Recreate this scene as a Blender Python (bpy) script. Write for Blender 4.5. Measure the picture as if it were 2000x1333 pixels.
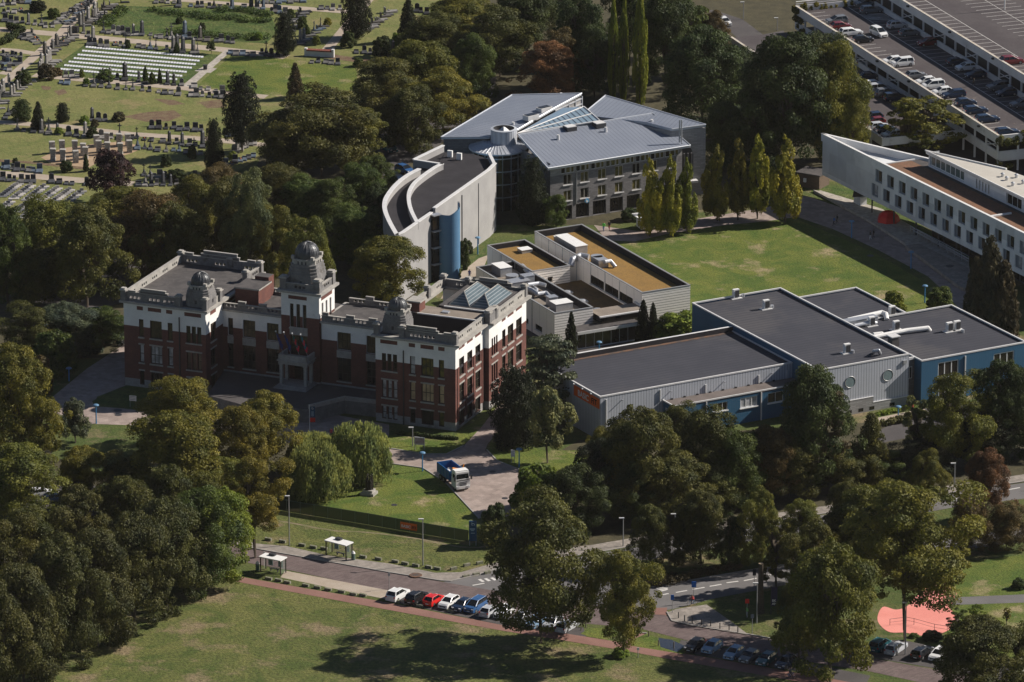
import bpy, math, random
import numpy as np
from mathutils import Vector
random.seed(7)
R=math.radians
for o in list(bpy.data.objects): bpy.data.objects.remove(o)
SC=bpy.context.scene
# ---------------- camera ----------------
CF,PIT,CH=12500.,R(18.2),336.
CY=-CH/math.tan(PIT)
cd=bpy.data.cameras.new("camera"); cam=bpy.data.objects.new("camera",cd); SC.collection.objects.link(cam)
cam.location=(0,CY,CH); cam.rotation_euler=(math.pi/2-PIT,0,0)
cd.sensor_width=36; cd.lens=CF/2000*36; cd.clip_start=10; cd.clip_end=8000
SC.camera=cam
# ---------------- sky, sun, exposure ----------------
SUN_AZ,SUN_EL=17.5,35.          # azimuth measured from +X towards +Y
w=bpy.data.worlds.new("World"); SC.world=w; w.use_nodes=True
nt=w.node_tree; bg=nt.nodes["Background"]
sky=nt.nodes.new("ShaderNodeTexSky"); sky.sky_type='NISHITA'; sky.sun_disc=False
sky.sun_elevation=R(SUN_EL); sky.sun_rotation=R(90-SUN_AZ); sky.air_density=.7; sky.dust_density=.2; sky.altitude=100
nt.links.new(sky.outputs[0],bg.inputs[0]); bg.inputs[1].default_value=0.05
sl=bpy.data.lights.new("sun",'SUN'); sl.energy=5.0; sl.angle=R(.5); sl.color=(1,.93,.84)
so=bpy.data.objects.new("sun",sl); SC.collection.objects.link(so)
sd=Vector((math.cos(R(SUN_AZ))*math.cos(R(SUN_EL)),math.sin(R(SUN_AZ))*math.cos(R(SUN_EL)),math.sin(R(SUN_EL))))
so.rotation_euler=sd.to_track_quat('Z','Y').to_euler(); so.location=(80,60,120)
SC.view_settings.view_transform='Standard'; SC.view_settings.look='None'
SC.view_settings.exposure=.50; SC.view_settings.gamma=1

# ---------------- surveying: a point seen in the photograph at known height -> world ----------------
def P(px,py,z=0.):
    a=(px-1000)/CF;b=-(py-666.5)/CF
    c,s=math.cos(PIT),math.sin(PIT)
    d=(a,c+b*s,-s+b*c); t=(z-CH)/d[2]
    return (d[0]*t,CY+d[1]*t,z)
def proj(x,y,z):
    c,s=math.cos(PIT),math.sin(PIT); Y=y-CY; Z=z-CH
    d=Y*c-Z*s; u=Y*s+Z*c
    return (1000+CF*x/d,666.5-CF*u/d)
def hz(px,pb,pt):
    x,y,_=P(px,pb); lo,hi=0,60
    for i in range(30):
        m=(lo+hi)/2
        if proj(x,y,m)[1]>pt: lo=m
        else: hi=m
    return lo
def ppm(py): # photo pixels per metre at image row
    return CF/ (CH/math.sin(PIT+math.atan((py-666.5)/CF)))
class Fr:
    def __init__(s,o,deg): s.o=o; s.a=R(deg); s.c,s.s=math.cos(s.a),math.sin(s.a); s.deg=deg
    def W(s,a,b): return (s.o[0]+a*s.c-b*s.s, s.o[1]+a*s.s+b*s.c)
    def L(s,p): dx,dy=p[0]-s.o[0],p[1]-s.o[1]; return (dx*s.c+dy*s.s,-dx*s.s+dy*s.c)
    def rect(s,a0,a1,b0,b1): return [s.W(a0,b0),s.W(a1,b0),s.W(a1,b1),s.W(a0,b1)]

# ---------------- materials ----------------
MT={}
def mat(name,c,c2=None,ns=1.,rough=.85,metal=0.,spec=.3,stripe=None,brick=None,grain=0.,gs=12.,tint=False,bump=0.,em=None,c3=None,ns3=.1,th3=.6,transl=0.,alpha=1,dist=0.):
    if name in MT: return MT[name]
    m=bpy.data.materials.new(name); MT[name]=m; m.use_nodes=True
    N=m.node_tree.nodes; Lk=m.node_tree.links.new
    b=N["Principled BSDF"]; tc=N.new("ShaderNodeTexCoord")
    def rgb(col): return (col[0],col[1],col[2],1)
    cur=None
    def mix(f,a_,b_,typ='MIX'):
        x=N.new("ShaderNodeMix"); x.data_type='RGBA'; x.blend_type=typ
        for sock,val in ((x.inputs[0],f),(x.inputs[6],a_),(x.inputs[7],b_)):
            if hasattr(val,'links'): Lk(val,sock)
            else: sock.default_value=val
        return x.outputs[2]
    def noise(sc,det=5,rough=.6,d=0.):
        n=N.new("ShaderNodeTexNoise"); n.inputs["Scale"].default_value=sc; n.inputs["Detail"].default_value=det
        n.inputs["Roughness"].default_value=rough; n.inputs["Distortion"].default_value=d; Lk(tc.outputs["Object"],n.inputs["Vector"]); return n.outputs[0]
    def ramp(f,lo,hi):
        r=N.new("ShaderNodeMapRange"); r.inputs[1].default_value=lo; r.inputs[2].default_value=hi; Lk(f,r.inputs[0]); return r.outputs[0]
    cur=rgb(c)
    if c2 is not None: cur=mix(ramp(noise(ns,d=dist),.38,.62),rgb(c),rgb(c2))
    if c3 is not None: cur=mix(ramp(noise(ns3,6,.65),th3,th3+.12),cur,rgb(c3))
    if brick:
        t=N.new("ShaderNodeTexBrick"); Lk(tc.outputs["UV"],t.inputs["Vector"])
        t.inputs["Scale"].default_value=1; t.inputs["Brick Width"].default_value=brick[0]; t.inputs["Row Height"].default_value=brick[1]
        t.inputs["Mortar Size"].default_value=brick[2]; t.inputs["Bias"].default_value=0
        t.inputs["Color1"].default_value=(1,1,1,1); t.inputs["Color2"].default_value=(.7,.7,.7,1); t.inputs["Mortar"].default_value=rgb(brick[3])
        cur=mix(1.,cur,t.outputs[0],'MULTIPLY')
    hgt=None
    if stripe:
        ax,per,fr,scol,hb=stripe
        sp=N.new("ShaderNodeSeparateXYZ"); Lk(tc.outputs["UV"],sp.inputs[0])
        m1=N.new("ShaderNodeMath"); m1.operation='DIVIDE'; Lk(sp.outputs[0 if ax=='U' else 1],m1.inputs[0]); m1.inputs[1].default_value=per
        m2=N.new("ShaderNodeMath"); m2.operation='FRACT'; Lk(m1.outputs[0],m2.inputs[0])
        m3=N.new("ShaderNodeMath"); m3.operation='LESS_THAN'; Lk(m2.outputs[0],m3.inputs[0]); m3.inputs[1].default_value=fr
        cur=mix(m3.outputs[0],cur,rgb(scol)); hgt=m3.outputs[0]
    if grain: 
        g=ramp(noise(gs,3,.8),.3,.7); g2=N.new("ShaderNodeMapRange"); Lk(g,g2.inputs[0]); g2.inputs[3].default_value=1-grain; g2.inputs[4].default_value=1+grain
        cur=mix(1.,cur,g2.outputs[0],'MULTIPLY')
    if tint:
        oi=N.new("ShaderNodeObjectInfo"); cur=mix(1.,cur,oi.outputs["Color"],'MULTIPLY')
    if hasattr(cur,'links'): Lk(cur,b.inputs["Base Color"])
    else: b.inputs["Base Color"].default_value=cur
    b.inputs["Roughness"].default_value=rough; b.inputs["Metallic"].default_value=metal
    b.inputs["Specular IOR Level"].default_value=spec
    if bump:
        bp=N.new("ShaderNodeBump"); bp.inputs["Strength"].default_value=1; bp.inputs["Distance"].default_value=bump
        Lk(noise(gs,4,.7),bp.inputs["Height"]); Lk(bp.outputs[0],b.inputs["Normal"])
    elif stripe and stripe[4]:
        bp=N.new("ShaderNodeBump"); bp.inputs["Strength"].default_value=.6; bp.inputs["Distance"].default_value=stripe[4]
        bp.invert=True; Lk(hgt,bp.inputs["Height"]); Lk(bp.outputs[0],b.inputs["Normal"])
    if transl:
        tr=N.new("ShaderNodeBsdfTranslucent"); mx=N.new("ShaderNodeMixShader"); mx.inputs[0].default_value=transl
        if hasattr(cur,'links'): Lk(cur,tr.inputs[0])
        else: tr.inputs[0].default_value=cur
        Lk(b.outputs[0],mx.inputs[1]); Lk(tr.outputs[0],mx.inputs[2]); Lk(mx.outputs[0],N["Material Output"].inputs[0])
    if alpha<1:
        tr=N.new("ShaderNodeBsdfTransparent"); mx=N.new("ShaderNodeMixShader"); mx.inputs[0].default_value=alpha
        Lk(tr.outputs[0],mx.inputs[1]); Lk(b.outputs[0],mx.inputs[2]); Lk(mx.outputs[0],N["Material Output"].inputs[0])
    return m
G3=lambda v,t=0.: (v*(1+t),v,v*(1-t))
# ground
m_grass=mat("lawn grass",(.050,.076,.012),(.090,.100,.024),ns=.16,grain=.42,gs=2.2,bump=.2,c3=(.19,.145,.08),ns3=.10,th3=.54,dist=1.)
m_field=mat("field grass",(.058,.080,.013),(.115,.118,.030),ns=.13,grain=.5,gs=1.8,bump=.25,c3=(.19,.145,.08),ns3=.12,th3=.525,dist=1.5)
m_green=mat("green grass",(.060,.098,.010),(.118,.135,.020),ns=.17,grain=.42,gs=2.5,bump=.2,c3=(.26,.21,.11),ns3=.13,th3=.555,dist=1.)
m_lush=mat("lush grass",(.040,.075,.010),(.085,.105,.024),ns=.35,grain=.5,gs=1.5,bump=.35)
m_cem=mat("cemetery grass",(.165,.160,.052),(.110,.128,.032),ns=.14,grain=.28,gs=1.5,bump=.15,c3=(.20,.165,.07),ns3=.12,th3=.54,dist=1)
m_soil=mat("bare soil",(.115,.065,.042),(.16,.12,.065),ns=.8,grain=.3,gs=4,bump=.1)
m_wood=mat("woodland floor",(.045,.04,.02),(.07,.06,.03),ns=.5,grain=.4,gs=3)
m_gravel=mat("gravel path",(.33,.27,.21),(.38,.32,.26),ns=.4,grain=.15,gs=5)
m_slabs=mat("pale paving",(.40,.36,.31),(.45,.41,.36),ns=.4,grain=.1,gs=4,brick=(.6,.6,.02,(.75,.75,.75)))
m_forec=mat("forecourt paving",(.31,.245,.215),(.36,.29,.255),ns=.25,grain=.12,gs=6,brick=(.9,.9,.03,(.8,.8,.8)))
m_side=mat("pavement slabs",(.27,.24,.21),(.32,.28,.245),ns=.3,grain=.12,gs=5,brick=(.6,.6,.03,(.72,.72,.72)))
m_road=mat("brick road",(.135,.098,.094),(.165,.125,.118),ns=.35,grain=.18,gs=5,brick=(.9,.3,.03,(.8,.8,.8)))
m_asph=mat("grey asphalt",(.125,.118,.116),(.15,.142,.14),ns=.2,grain=.1,gs=6,c3=(.095,.088,.085),ns3=.15,th3=.58)
m_dark=mat("dark asphalt and shaded paving",(.065,.058,.058),(.085,.077,.075),ns=.15,grain=.15,gs=3,c3=(.17,.155,.14),ns3=.12,th3=.60)
m_bike=mat("red cycle path",(.20,.105,.085),(.24,.13,.105),ns=.3,grain=.12,gs=5)
m_mark=mat("road paint",(.62,.60,.57),(.5,.48,.45),ns=2,grain=.1)
m_kerb=mat("kerb stone",(.30,.28,.26),grain=.15)
m_pink=mat("pink rubber ground",(.66,.235,.195),(.72,.28,.235),ns=.15,grain=.05,gs=3)
m_water=mat("puddle water",(.03,.035,.045),rough=.08,spec=.6)
# buildings
m_brick=mat("red brick",(.150,.060,.046),(.115,.048,.040),ns=.6,grain=.15,gs=6,brick=(.45,.14,.02,(1.15,1.2,1.2)))
m_plast=mat("white glazed wall",(.78,.765,.735),(.68,.665,.64),ns=.35,grain=.06,gs=8,c3=(.52,.50,.47),ns3=.5,th3=.63)
m_stone=mat("weathered stone",(.145,.14,.138),(.20,.19,.185),ns=.8,grain=.2,gs=5,c3=(.11,.10,.09),ns3=.6,th3=.55)
m_stonel=mat("pale stone",(.36,.34,.31),(.28,.265,.24),ns=.8,grain=.15,gs=5,c3=(.18,.17,.155),ns3=.7,th3=.60)
m_plinth=mat("plinth stone",(.30,.29,.28),(.24,.23,.225),ns=.6,grain=.15,gs=4)
m_rfelt=mat("grey roof felt",(.060,.055,.054),(.092,.083,.080),ns=.35,grain=.12,gs=4,dist=2,c3=(.055,.05,.05),ns3=.25,th3=.56)
m_rdark=mat("dark roof felt",(.020,.018,.021),(.030,.027,.031),ns=.3,grain=.12,gs=4,stripe=('U',1.,.04,(.014,.013,.015),0))
m_rblue=mat("grey bitumen roof",(.038,.039,.050),(.048,.049,.060),ns=.2,grain=.10,gs=5,stripe=('U',1.1,.14,(.024,.025,.033),0),c3=(.066,.063,.068),ns3=.05,th3=.53)
m_rgrav=mat("gravel roof",(.24,.20,.165),(.19,.16,.13),ns=.5,grain=.3,gs=6)
m_copper=mat("dark ribbed lead",(.05,.05,.055),(.09,.095,.10),ns=1.,rough=.45,spec=.5,metal=.3)
m_sedum=mat("ochre sedum",(.245,.140,.036),(.205,.120,.034),ns=.35,grain=.25,gs=4,c3=(.16,.12,.035),ns3=.3,th3=.62,bump=.05)
m_sedumb=mat("brown sedum",(.10,.065,.028),(.14,.085,.035),ns=.5,grain=.3,gs=4,c3=(.15,.09,.03),ns3=.3,th3=.55)
m_sedumr=mat("russet sedum",(.20,.10,.058),(.15,.085,.05),ns=.8,grain=.3,gs=3,c3=(.24,.15,.09),ns3=.4,th3=.6)
m_zinc=mat("standing seam zinc",(.235,.26,.31),(.27,.295,.345),ns=.15,rough=.5,metal=.35,spec=.4,stripe=('U',.8,.16,(.17,.18,.215),.03))
m_zincf=mat("zinc flashing",(.55,.57,.60),rough=.45,metal=.3)
m_gbrick=mat("grey brick",(.20,.19,.19),(.23,.22,.22),ns=.3,grain=.08,brick=(.8,.3,.04,(.72,.72,.72)))
m_gbrickl=mat("pale grey brick",(.33,.32,.31),(.37,.36,.35),ns=.3,grain=.08,brick=(1.2,.3,.05,(.72,.72,.72)))
m_conc=mat("pale concrete wall",(.29,.28,.275),(.33,.32,.312),ns=.3,grain=.08,c3=(.34,.325,.30),ns3=.3,th3=.62)
m_wconc=mat("white concrete",(.66,.67,.68),(.74,.75,.76),ns=.25,grain=.05,c3=(.56,.57,.58),ns3=.22,th3=.58,brick=(6,4,.03,(.8,.8,.8)))
m_wcap=mat("white capping",(.62,.61,.60),(.56,.55,.54),ns=1.,rough=.5)
m_blue=mat("blue cladding",(.032,.105,.185),(.036,.115,.20),ns=.3,rough=.5,stripe=('U',.35,.12,(.022,.09,.18),.03))
m_bluec=mat("blue render",(.075,.170,.285),(.085,.185,.305),ns=.25,rough=.6,stripe=('V',1.2,.02,(.035,.13,.26),0))
m_steel=mat("ribbed steel cladding",(.46,.48,.52),(.50,.52,.56),ns=.3,rough=.5,metal=.1,stripe=('U',.5,.25,(.29,.305,.34),.04))
m_board=mat("pale horizontal boards",(.80,.76,.71),(.84,.80,.75),ns=.3,rough=.6,stripe=('V',.45,.2,(.22,.205,.19),.05))
m_panel=mat("smooth pale panels",(.80,.755,.70),(.84,.80,.74),ns=.5,rough=.6,stripe=('U',2.6,.02,(.25,.23,.21),0))
m_darkm=mat("dark metal",(.06,.06,.065),rough=.5,metal=.4)
m_galv=mat("galvanised metal",(.50,.51,.53),(.42,.43,.45),ns=2.,rough=.4,metal=.55)
m_white=mat("white paint",(.74,.73,.71),(.68,.67,.65),ns=2,rough=.5)
m_frame=mat("pale window frame",(.45,.42,.37),rough=.6)
m_frdark=mat("dark window frame",(.035,.028,.022),rough=.5)
m_glass=mat("dark window glass",(.012,.012,.013),(.03,.026,.018),ns=.5,rough=.12,spec=.5)
m_gtan=mat("window with tan reflection",(.50,.37,.22),(.30,.22,.13),ns=.8,rough=.3,spec=.5)  # tan reflected light painted into the pane colour
m_gbrn=mat("window with brown interior",(.075,.055,.036),(.02,.017,.014),ns=.9,rough=.15,spec=.5)
m_gyel=mat("window with yellow curtain",(.15,.125,.035),(.05,.045,.02),ns=1.2,rough=.2,spec=.5)
m_gbl=mat("window with grey blind",(.50,.50,.52),(.2,.21,.22),ns=.8,rough=.3,spec=.5)
m_skyl=mat("roof glazing",(.10,.13,.14),(.075,.10,.11),ns=.7,rough=.15,spec=.6,stripe=('V',.5,.25,(.24,.26,.265),0))
m_skyp=mat("blue roof glazing",(.17,.24,.30),(.22,.29,.35),ns=.5,rough=.15,spec=.6)
m_rust=mat("rust stain felt",(.16,.085,.05),(.07,.055,.05),ns=.8,grain=.2)
m_orange=mat("orange sign",(.75,.14,.02),rough=.5)
m_sblue=mat("dark blue sign",(.008,.055,.13),rough=.5)
m_lampb=mat("blue lamp paint",(.04,.20,.42),rough=.45)
m_pole=mat("grey pole",(.30,.30,.30),rough=.5,metal=.3)
m_red=mat("bright red",(.62,.02,.015),rough=.5)
m_rail=mat("green fence wire",(.018,.032,.020),rough=.8,alpha=.93)
m_fpost=mat("green fence post",(.10,.14,.11),rough=.6)
m_timber=mat("grey timber",(.20,.17,.13),(.13,.11,.085),ns=2,grain=.2)
m_bark=mat("bark",(.06,.048,.036),(.09,.07,.05),ns=3,grain=.3,gs=8)
m_leaf=mat("leaves",(2.3,2.25,1.6),(.88,1.08,1.05),ns=4.,rough=.6,spec=.2,tint=True,transl=.30,grain=.38,gs=38)
m_paint=mat("car paint",(1,1,1),tint=True,rough=.25,spec=.6)
m_cglass=mat("car glass",(.01,.012,.014),rough=.06,spec=.6)
m_tyre=mat("tyre rubber",(.02,.02,.02),rough=.8)
m_rim=mat("wheel rim",(.35,.35,.36),rough=.35,metal=.7)
m_lampw=mat("headlight lens",(.6,.6,.62),rough=.1,spec=.6)
m_lampr=mat("tail light lens",(.35,.01,.01),rough=.15,spec=.6)
m_gran=mat("grave stone",(1,1,1),(.72,.71,.70),ns=1.6,tint=True,grain=.25,gs=9,rough=.6)

# ---------------- mesh builder ----------------
WL={}
def sub(a,b): return (a[0]-b[0],a[1]-b[1],a[2]-b[2])
def nrm(v):
    l=math.sqrt(v[0]**2+v[1]**2+v[2]**2) or 1; return (v[0]/l,v[1]/l,v[2]/l)
def crs(a,b): return (a[1]*b[2]-a[2]*b[1],a[2]*b[0]-a[0]*b[2],a[0]*b[1]-a[1]*b[0])
def dot(a,b): return a[0]*b[0]+a[1]*b[1]+a[2]*b[2]
class MB:
    def __init__(s,deg=0.): s.v=[];s.f=[];s.m=[];s.mats=[];s.deg=R(deg)
    def mi(s,m):
        if m not in s.mats: s.mats.append(m)
        return s.mats.index(m)
    def face(s,pts,m):
        n=len(s.v); s.v+= [tuple(p) for p in pts]; s.f.append(tuple(range(n,n+len(pts)))); s.m.append(s.mi(m))
    def prism(s,poly,z0,z1,m,mt=None,bottom=False,top=True):
        n=len(poly)
        A=sum(poly[i][0]*poly[(i+1)%n][1]-poly[(i+1)%n][0]*poly[i][1] for i in range(n))
        if A<0: poly=poly[::-1]
        zt=z1 if callable(z1) else (lambda p:z1)
        for i in range(n):
            a,b=poly[i],poly[(i+1)%n]
            s.face([(a[0],a[1],z0),(b[0],b[1],z0),(b[0],b[1],zt(b)),(a[0],a[1],zt(a))],m)
        if top: s.face([(p[0],p[1],zt(p)) for p in poly],mt or m)
        if bottom: s.face([(p[0],p[1],z0) for p in poly[::-1]],m)
        return s
    def box(s,c,size,m,deg=0.,mt=None,z0=None):
        # c centre (x,y,z) - or z0 bottom
        cx,cy=c[0],c[1]; zb=c[2]-size[2]/2 if z0 is None else z0
        co,si=math.cos(R(deg)),math.sin(R(deg)); hx,hy=size[0]/2,size[1]/2
        poly=[(cx+x*co-y*si,cy+x*si+y*co) for x,y in ((-hx,-hy),(hx,-hy),(hx,hy),(-hx,hy))]
        return s.prism(poly,zb,zb+size[2],m,mt,bottom=True)
    def cyl(s,c,r0,r1,z0,z1,m,n=12,mt=None,top=True,a0=0,a1=360,bottom=False):
        full=abs(a1-a0)>=360; k=n if full else n+1
        A=[R(a0+(a1-a0)*i/n) for i in range(k)]
        b=[(c[0]+r0*math.cos(a),c[1]+r0*math.sin(a),z0) for a in A]; t=[(c[0]+r1*math.cos(a),c[1]+r1*math.sin(a),z1) for a in A]
        for i in range(n): j=(i+1)%k; s.face([b[i],b[j],t[j],t[i]] if r1>1e-6 else [b[i],b[j],t[i]],m)
        if top and full and r1>1e-6: s.face(t,mt or m)
        if bottom and full: s.face(b[::-1],m)
        return s
    def tube(s,p0,p1,r,m,n=6,r1=None,cap=True):
        d=nrm(sub(p1,p0)); h=(0,0,1) if abs(d[2])<.9 else (1,0,0)
        u=nrm(crs(d,h)); v=crs(d,u); r1=r if r1 is None else r1
        A=[2*math.pi*i/n for i in range(n)]
        q=lambda p,r,a: tuple(p[k]+r*(u[k]*math.cos(a)+v[k]*math.sin(a)) for k in range(3))
        b=[q(p0,r,a) for a in A]; t=[q(p1,r1,a) for a in A]
        for i in range(n): j=(i+1)%n; s.face([b[j],b[i],t[i],t[j]],m)
        if cap: s.face(t[::-1],m); s.face(b,m)
        return s
    def sph(s,c,r,m,nu=12,nv=6,zs=1.,half=False,rx=None):
        rx=rx or r
        v0=0 if half else -nv
        rows=[]
        for j in range(v0,nv+1):
            a=math.pi/2*j/nv
            rows.append([(c[0]+rx*math.cos(a)*math.cos(2*math.pi*i/nu),c[1]+r*math.cos(a)*math.sin(2*math.pi*i/nu),c[2]+r*zs*math.sin(a)) for i in range(nu)])
        for j in range(len(rows)-1):
            for i in range(nu):
                k=(i+1)%nu; f=[rows[j][i],rows[j][k],rows[j+1][k],rows[j+1][i]]
                if j==len(rows)-2: f=f[:3]
                elif j==0 and not half: f=[f[0],f[2],f[3]]
                s.face(f,m)
        return s
    def strip(s,pts,wd,z0,z1,m):  # mitred wall of given width along a line
        pts=[p for i,p in enumerate(pts) if i==0 or math.dist(p[:2],pts[i-1][:2])>1e-3]; n=len(pts)
        if n<2: return s
        Lf=[];Rt=[]
        for i in range(n):
            a=pts[max(i-1,0)]; p=pts[i]; b=pts[min(i+1,n-1)]
            d0=nrm((p[0]-a[0],p[1]-a[1],0)) if i else nrm((b[0]-p[0],b[1]-p[1],0)); d1=nrm((b[0]-p[0],b[1]-p[1],0)) if i<n-1 else d0
            t=nrm((d0[0]+d1[0],d0[1]+d1[1],0)); k=wd/2/max(.45,t[0]*d0[0]+t[1]*d0[1]); e=wd/2*((i==n-1)-(i==0))
            Lf.append((p[0]-t[1]*k+t[0]*e,p[1]+t[0]*k+t[1]*e)); Rt.append((p[0]+t[1]*k+t[0]*e,p[1]-t[0]*k+t[1]*e))
        for i in range(n-1):
            j=i+1; A,B_,C_,D_=Rt[i],Rt[j],Lf[j],Lf[i]
            s.face([(*A,z0),(*B_,z0),(*B_,z1),(*A,z1)],m); s.face([(*C_,z0),(*D_,z0),(*D_,z1),(*C_,z1)],m); s.face([(*A,z1),(*B_,z1),(*C_,z1),(*D_,z1)],m)
        s.face([(*Lf[0],z0),(*Rt[0],z0),(*Rt[0],z1),(*Lf[0],z1)],m); s.face([(*Rt[-1],z0),(*Lf[-1],z0),(*Lf[-1],z1),(*Rt[-1],z1)],m)
        return s
    def build(s,name,parent=None,smooth=False,col=None):
        off=WL[parent.name] if parent else (0,0,0)
        me=bpy.data.meshes.new(name)
        me.from_pydata([(x-off[0],y-off[1],z-off[2]) for x,y,z in s.v],[],s.f)
        for m in s.mats: me.materials.append(m)
        me.polygons.foreach_set("material_index",s.m)
        uv=me.uv_layers.new(name="UVMap"); U=[]
        cu,su=math.cos(s.deg),math.sin(s.deg)
        for f in s.f:
            p0=s.v[f[0]]; n=(0,0,0)
            for i in range(1,len(f)-1):
                c=crs(sub(s.v[f[i]],p0),sub(s.v[f[i+1]],p0)); n=(n[0]+c[0],n[1]+c[1],n[2]+c[2])
            n=nrm(n)
            if abs(n[2])>.995: t,b=(cu,su,0),(-su,cu,0)
            else: t=nrm(crs((0,0,1),n)); b=crs(n,t)
            for i in f: p=s.v[i]; U.append(dot(p,t)); U.append(dot(p,b))
        uv.data.foreach_set("uv",U)
        if smooth: me.polygons.foreach_set("use_smooth",[True]*len(s.f))
        me.update()
        o=bpy.data.objects.new(name,me); SC.collection.objects.link(o)
        if parent: o.parent=parent
        WL[o.name]=off
        if col: o.color=(*col,1)
        return o
def tag(o,label=None,cat=None,group=None,kind=None):
    if label: o['label']=label
    if cat: o['category']=cat
    if group: o['group']=group
    if kind: o['kind']=kind
    return o
def empty(name,loc,label,cat,group=None,rz=0.):
    o=bpy.data.objects.new(name,None); o.empty_display_size=.5; SC.collection.objects.link(o)
    o.location=(loc[0],loc[1],loc[2] if len(loc)>2 else 0); o.rotation_euler=(0,0,rz); WL[o.name]=tuple(o.location)
    tag(o,label,cat,group); return o
KIDS={}
def kids(o):
    return KIDS.get(o.name,[])
def reg(root):   # remember a prototype's children for copying
    for c in [x for x in bpy.data.objects if x.parent==root]:
        KIDS.setdefault(root.name,[]).append(c); reg(c)
def copy_tree(o,parent=None,loc=None,rz=None,label=None,group=None,scale=None,col=None):
    c=o.copy(); SC.collection.objects.link(c)
    if parent: c.parent=parent
    if loc is not None: c.location=(loc[0],loc[1],loc[2] if len(loc)>2 else 0)
    if rz is not None: c.rotation_euler=(0,0,rz)
    if scale is not None: c.scale=scale
    if label: c['label']=label
    if group: c['group']=group
    if col and c.type=='MESH': c.color=(*col,1)
    for k in kids(o): copy_tree(k,c,col=col if k.get('_tint') else None)
    return c

# ---------------- walls with openings ----------------
class Fac:
    """wall from p0 (left seen from outside) to p1, outward normal towards the viewer"""
    def __init__(s,root,p0,p1,deg=0,depth=.3):
        s.root=root; s.p0=p0; l=math.dist(p0[:2],p1[:2]); s.l=l; s.d=((p1[0]-p0[0])/l,(p1[1]-p0[1])/l); s.n=(s.d[1],-s.d[0]); s.op=[]; s.dep=depth; s.wins=[]
    def pt(s,a,z,o=0.): return (s.p0[0]+s.d[0]*a+s.n[0]*o,s.p0[1]+s.d[1]*a+s.n[1]*o,z)
    def bx(s,mb,a0,a1,z0,z1,o0,o1,m):
        mb.prism([s.pt(a0,0,o0)[:2],s.pt(a1,0,o0)[:2],s.pt(a1,0,o1)[:2],s.pt(a0,0,o1)[:2]],z0,z1,m,bottom=True)
    def hole(s,a0,a1,z0,z1): s.op.append((a0,a1,z0,z1))
    def win(s,a0,a1,z0,z1,nx=2,ny=2,glass=None,frame=None,dep=None,fw=.07,name='window',sill=None,lintel=None,lm=None,label=None):
        s.op.append((a0,a1,z0,z1)); dep=dep or s.dep; frame=frame or m_frdark
        f=MB(); d=dep-.08
        xs=[a0+(a1-a0)*i/nx for i in range(nx+1)]; zs=[z0+(z1-z0)*i/ny for i in range(ny+1)]
        for i,x in enumerate(xs):
            x0=min(max(x-fw/2,a0),a1-fw); s.bx(f,x0,x0+fw,z0,z1,-dep,-d,frame)
        for i,z in enumerate(zs):
            zz=min(max(z-fw/2,z0),z1-fw); s.bx(f,a0,a1,zz,zz+fw,-dep,-d+.01,frame)
        if sill: s.bx(f,a0-.15,a1+.15,z0-sill,z0,0.,.16,lm or m_stonel)
        if lintel: s.bx(f,a0-.15,a1+.15,z1,z1+lintel,0.,.07,lm or m_stonel)
        o=f.build(name,s.root)
        g=MB(); g.face([s.pt(a0,z0,-dep+.02),s.pt(a1,z0,-dep+.02),s.pt(a1,z1,-dep+.02),s.pt(a0,z1,-dep+.02)],glass or m_glass)
        g.build('pane',o)
        if label: o['label']=label
        return o
    def wall(s,mb,z0,z1,bands,a0=0.,a1=None,back=None):
        """bands: [(z_upper,mat)...]; back = thickness if holes go right through"""
        a1=s.l if a1 is None else a1
        xs=sorted({a0,a1}|{x for o in s.op for x in o[:2] if a0<x<a1}); zs=sorted({z0,z1}|{z for o in s.op for z in o[2:] if z0<z<z1}|{b[0] for b in bands if z0<b[0]<z1})
        def bm(z):
            for b in bands:
                if z<b[0]: return b[1]
            return bands[-1][1]
        for i in range(len(xs)-1):
            j=0
            while j<len(zs)-1:
                xm=(xs[i]+xs[i+1])/2; zm=(zs[j]+zs[j+1])/2
                if any(o[0]<xm<o[1] and o[2]<zm<o[3] for o in s.op): j+=1; continue
                k=j+1
                m=bm(zm)
                while k<len(zs)-1:
                    zk=(zs[k]+zs[k+1])/2
                    if bm(zk)!=m or any(o[0]<xm<o[1] and o[2]<zk<o[3] for o in s.op): break
                    k+=1
                q=[(xs[i],zs[j]),(xs[i+1],zs[j]),(xs[i+1],zs[k]),(xs[i],zs[k])]
                mb.face([s.pt(x,z) for x,z in q],m)
                if back: mb.face([s.pt(x,z,-back) for x,z in q[::-1]],m)
                j=k
        for (x0,x1,c0,c1) in s.op:
            d=-(back or s.dep); 
            for q in (((x0,c0),(x1,c0)),((x1,c0),(x1,c1)),((x1,c1),(x0,c1)),((x0,c1),(x0,c0))):
                (xa,za),(xb,zb)=q; mb.face([s.pt(xa,za),s.pt(xa,za,d),s.pt(xb,zb,d),s.pt(xb,zb)],bm((c0+c1)/2))
        if back:
            mb.face([s.pt(a0,z1),s.pt(a1,z1),s.pt(a1,z1,-back),s.pt(a0,z1,-back)],bands[-1][1])
            mb.face([s.pt(a1,z0),s.pt(a1,z0,-back),s.pt(a1,z1,-back),s.pt(a1,z1)],bands[-1][1]); mb.face([s.pt(a0,z0,-back),s.pt(a0,z0),s.pt(a0,z1),s.pt(a0,z1,-back)],bands[-1][1])
        return mb
def ground(name,px,m,lvl,z=None,kind='structure'):
    mb=MB(lvl*7); zz=.004*lvl if z is None else z
    mb.face([P(x,y,zz) for x,y in px],m)
    o=mb.build(name); # face upwards
    if o.data.polygons[0].normal.z<0: o.data.flip_normals()
    return tag(o,kind=kind)
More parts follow.
